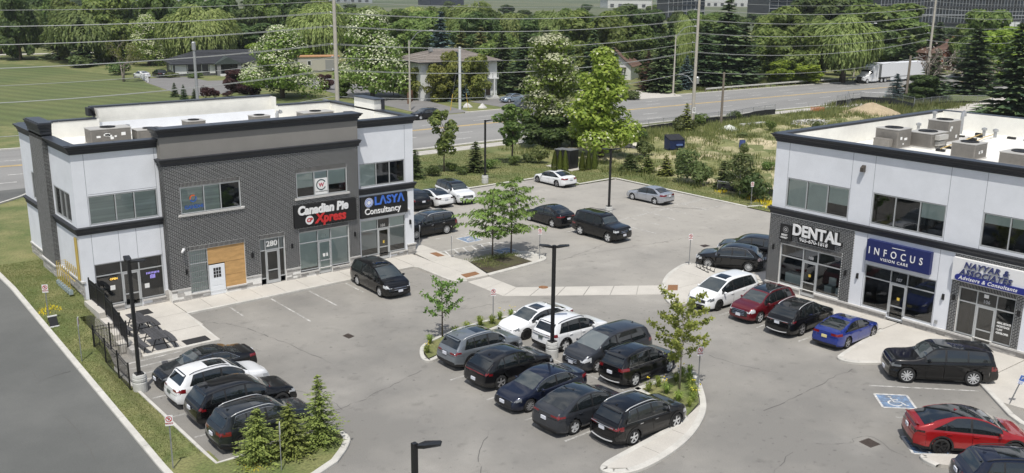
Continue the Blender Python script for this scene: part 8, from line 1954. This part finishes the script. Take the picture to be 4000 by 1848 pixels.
TREES=[
('willow',61.8,278.2,13.8,13.0,'broad pale weeping willow standing at the far left end of the lawn'),
('pine',69.3,270.3,15.9,7.3,'dark tall pine between the two weeping willows on the left'),
('willow',72.3,255.5,13.6,18.5,'huge rounded weeping willow behind the dark spruce on the lawn'),
('spruce',68.5,245.8,12.0,6.0,'dark pointed spruce in front of the huge willow on the lawn'),
('bush',66.3,241.6,3.0,5.6,'dark bush at the foot of the spruce on the lawn'),
('bare',63.3,200.7,10.7,4.8,'half bare leaning tree beside the white driveway fence'),
('bush',67.8,217.6,3.3,4.4,'dense bush under the half bare tree by the lawn'),
('catalpa',81.8,239.0,12.2,9.7,'flowering catalpa shading the lawn left of the dark roofed house'),
('willow',89.3,224.3,14.5,17.0,'golden green weeping willow rising behind the dark roofed house'),
('willow',90.1,233.8,8.9,11.7,'low pale willow close behind the dark house roof'),
('leafy',90.7,257.2,6.2,6.3,'dark leafy tree at the left corner behind the dark house'),
('leafy',105.8,231.6,9.9,11.1,'deep green tree behind the shed roof'),
('willow',117.5,216.7,14.8,12.9,'yellow green willow behind the tall utility pole'),
('leafy',115.9,225.3,9.0,11.2,'dark rounded tree behind the beige shed'),
('lime',100.2,217.4,5.8,5.7,'lime green young tree at the right end of the dark house'),
('lime',113.6,214.7,4.8,4.9,'lime green tree beside the beige shed'),
('catalpa',76.2,156.0,12.6,12.0,'big catalpa full of cream blossom right of the dark roofed house'),
('catalpa',89.2,147.1,15.2,12.4,'tallest catalpa full of cream blossom behind the left building'),
('catalpa',79.0,88.4,13.6,5.6,'narrow catalpa with white blossom by the roadside behind the lot'),
('limecat',78.1,78.3,12.7,7.0,'bright green catalpa with few blossoms behind the black utility boxes'),
('willow',140.6,226.8,13.9,14.1,'yellow willow crown behind the tallest blossoming catalpa'),
('willow',149.4,221.4,13.8,13.1,'yellow willow crown above the small street light'),
('willow',161.1,210.8,15.4,16.3,'tall yellow willow behind the blue spruce'),
('willow',149.2,196.9,13.0,12.2,'low yellow willow right behind the blue spruce'),
('willow',157.9,191.4,12.8,13.3,'yellow willow above the spruces behind the hip roofed house'),
('willow',167.5,185.4,13.5,12.3,'yellow willow above the white blossomed catalpa'),
('leafy',127.9,195.7,11.7,9.6,'olive green tree behind the first street light'),
('leafy',129.2,190.8,10.9,6.6,'mid green tree left of the blue spruce'),
('bluespruce',117.5,166.1,14.6,6.7,'blue spruce rising behind the hip roofed house'),
('spruce',115.1,167.7,9.8,5.0,'spruce at the left corner of the hip roofed house'),
('spruce',121.0,163.8,11.1,5.5,'brown tipped spruce right of the blue spruce'),
('spruce',124.5,161.5,11.4,5.9,'brown tipped spruce above the hip roof'),
('spruce',115.5,143.3,11.8,5.7,'dark spruce at the right corner of the hip roofed house'),
('spruce',115.4,136.5,11.4,7.0,'wide dark spruce beside the silver car in the driveway'),
('spruce',120.0,135.9,12.8,6.0,'dark spruce behind the white blossomed catalpa'),
('spruce',124.6,135.4,12.2,5.3,'dark spruce between the two roadside catalpas'),
('spruce',132.7,136.2,11.9,5.5,'dark spruce behind the bright green catalpa'),
('leafy',163.7,173.1,14.0,9.8,'green tree above the bright green catalpa'),
('leafy',157.9,157.0,13.4,10.0,'broad green tree behind the brown roofed cottage'),
('leafy',163.4,153.4,11.6,9.2,'green tree overhanging the brown roofed cottage'),
('leafy',155.8,151.1,9.2,5.3,'small green tree beside the brown cottage roof'),
('brownspruce',140.2,128.5,7.9,5.1,'rusty brown dying spruce in front of the cottage'),
('spruce',140.0,125.0,11.4,5.4,'dark spruce right of the rusty brown spruce'),
('spruce',143.6,126.2,14.3,4.7,'tall thin spruce behind the second street light'),
('willow',165.0,140.5,13.7,5.3,'small yellow willow behind the second utility pole'),
('bluespruce',149.0,126.3,6.7,3.7,'small blue spruce beside the second utility pole'),
('spruce',161.6,126.6,18.2,9.9,'very tall dark spruce right of the second utility pole'),
('spruce',153.3,125.3,12.7,7.2,'dark ragged spruce beside the second utility pole'),
('spruce',164.9,124.5,13.4,7.1,'dark spruce on the right flank of the very tall spruce'),
('leafy',192.2,134.8,15.6,11.2,'bright green tree below the grey office block'),
('leafy',181.4,129.8,11.3,7.1,'bushy green tree behind the guard rail'),
('leafy',178.7,122.7,10.8,8.6,'mid green tree above the guard rail'),
('lime',173.8,121.7,5.1,5.9,'lime green bush tree at the guard rail'),
('lime',179.7,119.9,4.6,6.8,'light green bushy tree at the guard rail before the willow'),
('leafy',190.4,124.0,13.9,8.0,'green tree left of the pale willow by the truck'),
('willow',188.7,116.1,13.7,14.3,'pale weeping willow beside the white truck'),
('leafy',247.4,161.7,17.9,17.4,'dark green round tree at the top edge near the office block'),
('leafy',256.9,155.9,17.5,17.5,'dark green broad tree in front of the glass office'),
('leafy',243.3,138.0,16.2,18.3,'big green tree right of the pale willow'),
('leafy',244.1,132.8,14.2,11.7,'green tree left of the leaning utility pole'),
('bluespruce',165.9,90.9,4.8,3.8,'small blue spruce at the end of the vacant lot fence'),
('bare',170.5,87.8,12.1,8.0,'dead bare tree with grey branches behind the vacant lot'),
('leafy',167.1,87.0,4.7,5.5,'dense green shrubby tree at the foot of the dead tree'),
('spruce',173.0,87.6,9.4,5.9,'dull green spruce right of the dead tree'),
('spruce',189.6,88.1,13.1,9.8,'spreading spruce on the lawn right of the dead tree'),
('leafy',223.1,102.6,15.8,10.0,'bright green tree behind the spreading spruce'),
('lime',215.6,94.0,12.5,11.3,'yellow green maple near the right edge'),
('bare',197.4,88.2,8.0,8.8,'pale grey leafless tree at the right edge lawn'),
('spruce',155.6,65.9,15.1,8.7,'massive dark spruce at the right edge above the roof'),
('spruce',215.8,90.7,10.4,6.8,'dark spruce behind the massive spruce at the right edge'),
('spruce',235.6,127.5,9.5,6.1,'dark narrow spruce behind the dead tree'),
('spruce',246.6,125.0,12.4,7.3,'dark spruce in front of the brick house'),
('leafy',244.9,117.2,11.6,7.1,'round green tree hiding the right part of the brick house'),
('young',58.2,81.9,6.6,2.5,'slim young tree with open crown on the grass behind the lot'),
('spruce',60.9,79.9,3.4,2.0,'small round spruce beside the slim young tree'),
('young',67.1,81.3,6.7,3.4,'leaning columnar tree on the grass strip behind the lot'),
('spruce',53.8,80.8,3.1,1.8,'spruce peeping out behind the corner of the left building'),
('bush',55.9,80.8,1.3,1.4,'low bush left of the slim young tree'),
('bush',59.1,81.8,1.0,1.1,'low bush right of the slim young tree'),
('bush',58.9,79.6,1.0,1.2,'low bush in front of the small round spruce'),
('bush',63.4,80.3,1.1,1.5,'low bush beside the rear lamp post'),
('bush',66.6,80.3,1.2,1.1,'dark low bush under the columnar tree'),
('bush',69.9,79.8,2.1,2.0,'grey green bush left of the black utility boxes'),
('bush',69.1,81.0,1.1,1.3,'low bush between the columnar tree and the utility boxes'),
('leafy',77.8,87.8,4.0,5.4,'dense green undergrowth tree at the foot of the white catalpa'),
('leafy',80.9,86.3,3.5,4.5,'dense green undergrowth at the foot of the bright catalpa'),
('spruce',74.9,70.7,2.0,2.2,'wide young spruce at the back right of the lot'),
('spruce',75.8,68.9,2.0,1.7,'second young spruce at the back right of the lot'),
('spruce',75.7,66.2,2.3,1.7,'third young spruce standing on bare mulch behind the silver sedan'),
('birch',74.2,62.0,3.5,3.1,'white stemmed birch behind the silver sedan'),
('bush',74.3,60.4,2.6,2.2,'tall bush right of the white stemmed birch'),
('spruce',74.9,58.0,2.9,1.8,'fourth young spruce near the corner of the right building'),
('birch',73.5,54.9,4.2,2.7,'thin birch beside the no parking sign at the back of the lot'),
('bush',73.2,52.9,2.9,2.2,'leafy bush beside the right building corner'),
('bush',82.9,75.9,1.9,2.1,'willowy bush left of the blue dumpster'),
('bush',102.0,86.2,2.4,3.1,'round green bush on the vacant lot fence'),
('spruce',101.9,85.9,4.2,2.0,'dark young pine poking above the fence bush'),
('bush',109.8,90.0,1.7,2.9,'green bush leaning on the vacant lot fence'),
('bush',119.4,91.3,1.5,1.6,'small round bush at the fence by the brown pole'),
('spruce',61.6,168.2,2.6,1.5,'first little spruce by the driveway of the dark house'),
('spruce',61.5,163.7,2.6,1.4,'second little spruce by the driveway of the dark house'),
('spruce',63.2,163.3,1.8,1.2,'third little spruce beside the short pole'),
('plum',64.7,162.2,2.5,1.8,'purple leaved shrub right of the short pole'),
('plum',66.3,161.9,2.1,1.7,'second purple leaved shrub right of the short pole'),
('plum',69.3,163.7,1.1,1.6,'low purple leaved shrub at the driveway edge'),
('plum',73.4,169.9,4.1,3.5,'purple leaved tree in front of the dark house porch'),
('plum',73.1,165.1,2.7,2.2,'thin purple leaved tree left of the blossoming catalpa'),
('plum',74.0,162.8,2.1,2.1,'small purple tree under the blossoming catalpa'),
('plum',89.2,164.5,2.9,2.6,'small purple tree beside the tall utility pole'),
('leafy',85.1,150.6,3.2,2.5,'small green tree right of the tall utility pole'),
('young',94.7,148.9,2.9,2.2,'staked young tree on the boulevard grass'),
('leafy',95.5,140.5,5.9,4.9,'olive cedar hedge tree left of the hip roofed house'),
('leafy',96.0,136.4,6.5,4.8,'olive cedar clump before the hip roofed house'),
('leafy',98.0,135.0,8.5,4.1,'bright cedar clump before the hip roof'),
('bluespruce',98.9,135.1,8.6,3.5,'slim blue spruce in front of the hip roofed house'),
('leafy',103.0,135.3,7.9,5.3,'green cedar clump right of the white pole'),
('leafy',94.2,141.4,4.2,3.5,'brownish cedar clump behind the parked dark hatchback'),
('spruce',112.3,140.2,3.8,2.7,'small spruce at the steps of the hip roofed house'),
('bush',108.2,137.3,1.5,2.2,'light green garden bush by the house steps'),
('bush',116.2,129.5,1.7,2.9,'roadside bush right of the grey van'),
('bush',126.4,119.4,2.0,3.6,'roadside bush below the brown cottage'),
('bush',74.6,205.1,1.2,3.4,'low garden shrub under the dark house window'),
('bush',78.4,201.5,1.3,2.9,'low garden shrub beside the dark house porch')]
for k,x,y,H_,W_,lab in TREES:
    kk=k
    if k=='willow' and x<80:kk='gwillow'
    if k=='spruce' and 'brown tipped' in lab:kk='otspruce'
    if k=='spruce' and H_<4.5 and y<100:kk='smallspruce'
    if k=='catalpa' and 'narrow' in lab:kk='narrowcat'
    if k=='plum' and('tree' in lab):kk='plumtree'
    if k=='leafy' and 'cedar' in lab:kk='cedar'
    vv=None
    if k=='bare':vv=1 if 'half bare' in lab else 0
    if kk=='leafy':vv=(4+int(x)%4)if 'dark' in lab or 'deep' in lab or 'dense' in lab else int(x+y)%4
    if kk=='smallspruce':vv=0 if x<70 else int(x)%2
    plant(kk,x,y,H_,W_*1.2 if kk not in('narrowcat','limecat')else W_*1.25,lab,vv)
# the wood behind: more trees between and beyond the ones singled out
rr=random.Random(21);fwd=(math.sin(.690678),math.cos(.690678));rgt=(math.cos(.690678),-math.sin(.690678));nfill=0
WL={'leafy':'leafy green tree in the wood','spruce':'dark spruce in the wood','willow':'yellow green willow in the wood','gwillow':'grey green willow in the wood'}
def fill(D,lat,Hh,Ww,kinds):
    global nfill
    x,y=fwd[0]*D+rgt[0]*lat,fwd[1]*D+rgt[1]*lat
    if y<124 or any(math.hypot(x-t[1],y-t[2])<4 for t in TREES):return
    if 60<x<118 and 125<y<222:return
    if x<64 and y<250:return
    if abs(x-154)<9 and abs(y-152)<10:return
    k=rr.choice(kinds);nfill+=1
    px=1288+lat*2400/D;rg_='behind the mown lawn' if px<420 else 'behind the dark roofed bungalow' if px<830 else 'behind the hip roofed house' if px<1300 else 'behind the cottage' if px<1700 else 'behind the guard rail' if px<2120 else 'before the glass office'
    lab=('near ' if D<240 else 'middle depth ' if D<290 else 'deep set ')+WL[k]+' '+rg_;plant(k,x,y,Hh,Ww,lab,group=lab)
for lat in np.arange(-150,165,10.5):
    for D in(246,272,305,345):
        l=lat*D/270+rr.uniform(-4,4);px=1288+l*2400/D
        hmax=19-(58-rr.uniform(0,16))*D/2400 if 820<px<1560 else 19-(26-rr.uniform(0,20))*D/2400
        if px>1560:hmax=19-(62-rr.uniform(0,30))*D/2400
        if px>2200:hmax=19-(90-rr.uniform(0,20))*D/2400
        hmax=max(5,hmax+.0)
        fill(D+rr.uniform(-8,8),l,min(hmax,18.5)*rr.uniform(.88,1.0),rr.uniform(9,13),['leafy','leafy','leafy','willow' if px>780 and px<1600 else 'leafy','spruce' if px<700 or px>1500 else 'leafy'])
for lat in np.arange(-10,112,7.5):
    for D in(190,212,228):
        l=lat+rr.uniform(-3,3);fill(D+rr.uniform(-6,6),l,rr.uniform(6,9.5),rr.uniform(7,10),['leafy','leafy','spruce'])
# far treelines on the fields
far=[(c,t)for(c,t),_,_ in P_LEAFY]
for i in range(60):
    D=rr.choice((430,480,560,700,850));px=rr.uniform(0,2300);l=(px-1288)*D/2400
    x,y=fwd[0]*D+rgt[0]*l,fwd[1]*D+rgt[1]*l
    if 900<px<1090 and D<900:continue
    plant('leafy',x,y,rr.uniform(5,8)+(D>600)*1.5,rr.uniform(10,16),'small distant tree in the tree lines across the far fields',group='distant trees on the far fields')
# small trees of the lot
def locust(seed,H,W,n):
    rng=np.random.default_rng(seed);q=MB();C_=[];A=[];Nn=[]
    q.tube([(0,0,-.05),(.03,0,H*.35),(0,.04,H*.7),(.05,0,H*.97)],[.065,.05,.035,.012],7)
    for k in range(30):
        t=.30+.66*(k/29);z0=H*t;a=k*2.4+rng.uniform(-.4,.4);ln=W*.5*math.sin(math.pi*min(.97,(t-.08)*1.02))**.7*rng.uniform(.6,1.08)+.15;rise_=ln*rng.uniform(-.08,.30)
        p0=np.array((0,0,z0-.12*ln));p1=np.array((math.cos(a)*ln,math.sin(a)*ln,z0+rise_));pm=(p0+p1)/2+np.array((0,0,.07*ln));q.tube([tuple(p0),tuple(pm),tuple(p1)],[.022,.014,.005],4)
        for j in range(int(n/30)):
            f=rng.uniform(.18,1.06);b=p0*(1-f)+p1*f;b=b+np.array((0,0,.07*ln*math.sin(math.pi*min(1,f))));sd=rng.uniform(-1,1)*.34*W/4;pd=np.array((-math.sin(a),math.cos(a),0));c=b+pd*sd+np.array((0,0,-.10*abs(sd)+rng.uniform(-.12,.05)))
            C_.append(c);A.append(pd*np.sign(sd)+np.array((math.cos(a)*.5,math.sin(a)*.5,-.75)));Nn.append(np.array((rng.uniform(-.5,.5),rng.uniform(-.5,.5),.8)))
    C_,A,Nn=map(np.array,(C_,A,Nn));s_=rng.uniform(.10,.19,len(C_));return leaf_mesh('crown',C_,Nn,s_*.38,s_,[L_LOCUST],None,A,rng),q.mesh('trunk',M_BARK,True)
for i,(x,y,H_,W_,lab)in enumerate(((41.4,52.30,5.1,4.6,'left honey locust of the pair on the planted corner island'),(43.0,52.12,5.6,4.4,'right honey locust of the pair on the planted corner island'))):
    c,t=locust(600+i,H_,W_*1.12,2500);o=empty('locust_tree',(x,y,.1),0,lab,'tree','young trees in the lot');link('trunk',t,o,local=True);link('crown',c,o,local=True)
def sparse_tree(seed,H,W,nb,n,leaf,m,bark,base=.3,up=.55,droop=0.0):
    rng=np.random.default_rng(seed);q=MB();C_=[];Nn=[]
    q.tube([(0,0,-.05),(.02,0,H*.4),(0,.03,H*.95)],[.05,.038,.008],7)
    for k in range(nb):
        t=base+(.9-base)*k/nb;a=k*2.4+rng.uniform(-.5,.5);ln=W*.5*(1.0-.55*abs(t-.5))*rng.uniform(.6,1.1);p0=np.array((0,0,H*t));p1=p0+np.array((math.cos(a)*ln,math.sin(a)*ln,ln*up*rng.uniform(.6,1.5)));q.tube([tuple(p0),tuple((p0+p1)/2+np.array((0,0,-.05))),tuple(p1)],[.02,.012,.004],4)
        for j in range(n//nb):
            f=rng.uniform(.25,1.05);c=p0*(1-f)+p1*f+rng.normal(size=3)*.085*(1.4-f*.5);C_.append(c);Nn.append(rng.normal(size=3)+np.array((0,0,.6)))
    C_,Nn=np.array(C_),np.array(Nn);s_=leaf*rng.uniform(.6,1.3,len(C_));return leaf_mesh('crown',C_,Nn,s_*.6,s_,[m],rng=rng),q.mesh('trunk',bark,True)
for(x,y,H_,W_,nb,n,lf,m,bk,lab)in((29.1,41.25,3.5,2.6,13,800,.10,L_LOCUST,M_BARK,'thin young tree with dark trunk on the grass island'),(34.0,28.15,4.9,3.3,20,2300,.095,L_MAPLE,M_GALV if False else mat('pale_young_bark',(.33,.30,.26),.9,var=.15),'yellow green young maple on the flower island')):
    c,t=sparse_tree(int(x*10),H_,W_*.88,nb,n,lf,m,bk);o=empty('young_tree',(x,y,.12),.6,lab,'tree','young trees in the lot');link('trunk',t,o,local=True);link('crown',c,o,local=True)
for i,(x,y,H_,W_,lab)in enumerate(((14.85,34.2,2.45,2.25,'left of three bright green spruces hiding the dark grey crossover'),(16.1,33.9,2.4,2.0,'middle of three bright green spruces hiding the dark grey crossover'),(17.55,34.0,3.3,2.3,'tallest and rightmost of the three bright green spruces'))):
    c,t=spruce_tree(700+i,H_*.95,W_*1.05,L_YOUNG,lv=19,nb=14,per=8,spray=.42*2.6/H_,ragged=.38,taper=.75,base=.05);o=empty('spruce_tree',(x,y,.1),i,lab,'tree','roadside spruces');link('trunk',t,o,local=True);link('crown',c,o,local=True)
# clipped cedars round the cabinets
rng=np.random.default_rng(9);n=1100;tt=rng.random(n)**.8;aa=rng.random(n)*6.283;R_=.33*(1-tt)**.62*(.75+.25*np.minimum(1,tt*6))*rng.uniform(.8,1.12,n);Cc=np.c_[R_*np.cos(aa),R_*np.sin(aa),.05+tt*2.0]
CEDM=leaf_mesh('crown',Cc,np.c_[np.cos(aa),np.sin(aa),rng.uniform(.0,.6,n)],.045,.11,[L_CEDAR],None,np.c_[np.cos(aa)*.25,np.sin(aa)*.25,np.ones(n)],rng);q=MB();q.tube([(0,0,0),(0,0,1.6)],[.04,.01],5);CEDT=q.mesh('trunk',M_BARK)
for i,(x,y)in enumerate(((68.62,75.9),(68.82,75.25),(68.95,74.55),(70.35,73.4),(71.3,73.4),(72.25,73.45))):
    o=empty('clipped_cedar',(x,y,.08),i,['first','second','third','fourth','fifth','sixth'][i]+' clipped cedar cone from the left around the black utility cabinets','cedar','clipped cedars round the cabinets');o.scale=(1.15,1.15,.95+.06*(i%3));link('trunk',CEDT,o,local=True);link('crown',CEDM,o,local=True)
# daylilies
def lily(seed):
    rng=np.random.default_rng(seed);q=MB();f=MB()
    for k in range(60):
        a=rng.random()*6.283;l=rng.uniform(.25,.55);r=rng.uniform(.1,.42);w=.016;dx,dy=math.cos(a),math.sin(a);p=[(0.03*dx,.03*dy,0),(r*.45*dx,r*.45*dy,l*.85),(r*dx,r*dy,l*.72)]
        q.add([(p[0][0]-dy*w,p[0][1]+dx*w,0),(p[0][0]+dy*w,p[0][1]-dx*w,0),(p[1][0]+dy*w,p[1][1]-dx*w,p[1][2]),(p[1][0]-dy*w,p[1][1]+dx*w,p[1][2]),p[2]],[(0,1,2,3),(3,2,4)])
    for k in range(4):
        a=rng.random()*6.283;r=rng.uniform(.05,.28);c=(r*math.cos(a),r*math.sin(a),rng.uniform(.5,.66));f.lathe([(.01,-.03),(.032,.012),(.012,.0)],6,c,cap0=False)
    return q.mesh('leaves',L_BLADE),f.mesh('blossom',L_YELLOWF)
LIL=[lily(1),lily(2)];rr=random.Random(12)
for i,(x,y,fl,s_)in enumerate(((27.0,39.7,1,1),(27.9,40.75,0,1.1),(28.2,39.7,0,.9),(29.9,41.15,0,1.1),(30.9,41.35,0,1.2),(31.8,41.3,0,1.3),(32.6,41.2,0,1.2),(33.4,41.45,1,1.0),(34.2,41.4,1,1),(32.6,28.9,1,1.1),(33.1,28.2,1,1.2),(33.4,29.0,0,1.1),(32.9,27.3,0,1.2),(33.9,27.2,1,1.25),(33.4,26.8,1,1.1),(34.4,27.8,0,1.1),(34.6,28.9,0,1.2),(35.3,29.1,1,1.0),(35.1,28.5,0,1.2),(32.8,26.5,0,.9),(36.0,29.2,0,1.0))):
    o=empty('daylily',(x,y,.12),i,('daylily clump with yellow blossom on the ' if fl else 'green daylily clump on the ')+('grass island beside the white compact sedan' if i<9 else 'flower island by the maple'),'plant','daylilies %s on the %s island'%('in bloom' if fl else 'without bloom','grass' if i<9 else 'flower'));o.scale=(s_,s_,s_*rr.uniform(.9,1.2));lv_,bl_=LIL[i%2];link('leaves',lv_,o,local=True)
    if fl:link('blossom',bl_,o,local=True)
# ---- grass and weeds nobody could count
def blades(name,pts,h,w,m,rng,lean=.5):
    n=len(pts);a=rng.random(n)*6.283;hh=h*rng.uniform(.5,1.3,n);dx=np.c_[np.cos(a),np.sin(a),np.zeros(n)]*(w*rng.uniform(.6,1.4,n))[:,None];tip=pts+np.c_[rng.normal(size=(n,2))*(lean*hh)[:,None]*.5,hh]
    V=np.stack([pts-dx,pts+dx,tip],1).reshape(-1,3).astype(np.float32);me=bpy.data.meshes.new(name);me.vertices.add(3*n);me.vertices.foreach_set('co',V.ravel());me.loops.add(3*n);me.loops.foreach_set('vertex_index',np.arange(3*n,dtype=np.int32));me.polygons.add(n);me.polygons.foreach_set('loop_start',np.arange(0,3*n,3,dtype=np.int32));me.materials.append(m);me.update(calc_edges=True);me.validate()
    return tag(link(name,me),kind='stuff')
def scatter(n,rect,rng,clump=.0,ok=None):
    p=np.c_[rng.uniform(rect[0],rect[2],n),rng.uniform(rect[1],rect[3],n)]
    if clump:
        k=max(3,n//40);cs=np.c_[rng.uniform(rect[0],rect[2],k),rng.uniform(rect[1],rect[3],k)];p=cs[rng.integers(0,k,n)]+rng.normal(size=(n,2))*clump
    keep=[ok is None or ok(x,y)for x,y in p];p=p[np.array(keep,bool)];return np.array([(x,y,terrain(x,y))for x,y in p])
rng=np.random.default_rng(31)
L_GBL=leaf_mat('grass_blade',(0.115,0.150,0.040),(0.245,0.245,0.100),.3)
blades('grass',scatter(52000,(11.65,24,14.6,66),rng,ok=lambda x,y:(x<13.35 or(y>49.5 and x<14.2)or y>57)and not(y<56 and y>48.4 and x>14.25)),.055,.012,L_GBL,rng)
blades('grass',scatter(30000,(38,73.7,70,91),rng,ok=lambda x,y:y>73.6),.09,.03,L_GBL,rng)
blades('grass',scatter(16000,(65.9,45,75,74),rng,ok=lambda x,y:(x>70.5 or y>68.6)),.10,.03,L_GBL,rng)
blades('weeds',scatter(26000,(72,40,144,89),rng,.55),.55,.045,L_WEED,rng)
blades('weeds',scatter(8000,(84,82,144,89.4),rng,.5),.75,.05,L_WEED,rng)
blades('weeds',scatter(5000,(144,78,172,95),rng,.8,ok=lambda x,y:y<94),.8,.06,L_WEED,rng)
blades('weeds',scatter(2600,(148,121,190,126),rng,.6),.8,.06,L_WEED,rng)
rng=np.random.default_rng(77)
for i,(x,y)in enumerate(((78,66),(83,70),(88,62),(94,70),(99,64),(92,80),(104,78),(110,72),(86,84),(118,76),(79,60),(84,56),(97,58),(106,66),(126,74),(80,74),(91.5,84.5),(113,80))):
    plant('bush',x,y,float(rng.uniform(.7,1.7)),float(rng.uniform(1.2,2.6)),'scrubby bush growing in the weeds of the vacant lot',i,group='scrubby bushes in the vacant lot')
blades('yellow_weeds',scatter(420,(72.0,50,74,58),rng,.3),.25,.05,L_YELLOWF,rng);blades('yellow_weeds',scatter(160,(11.9,55.0,12.8,56.5),rng,.2),.10,.03,L_YELLOWF,rng);blades('yellow_weeds',scatter(160,(13.6,33.0,14.6,34.2),rng,.2),.10,.03,L_YELLOWF,rng);blades('planter_weeds',scatter(2600,(39.2,50.0,43,52.4),rng,.25,ok=lambda x,y:x<40.8 or y>51.5),.10,.02,L_GBL,rng)
for o in[o for o in SC.objects if o.name.startswith('planter_weeds')]:o.location.z=.13

# thin summer haze over the whole place
HZ=bpy.data.materials.new('haze_air');HZ.use_nodes=True;nt=HZ.node_tree;nt.nodes.clear();vo=nt.nodes.new('ShaderNodeVolumePrincipled');vo.inputs['Color'].default_value=(.86,.92,.93,1);vo.inputs['Density'].default_value=0.00014;vo.inputs['Anisotropy'].default_value=.3
oo=nt.nodes.new('ShaderNodeOutputMaterial');nt.links.new(vo.outputs['Volume'],oo.inputs['Volume'])
q=MB();q.box(-2600,-400,-3,4100,4100,48);solo('haze',q,HZ,kind='stuff')
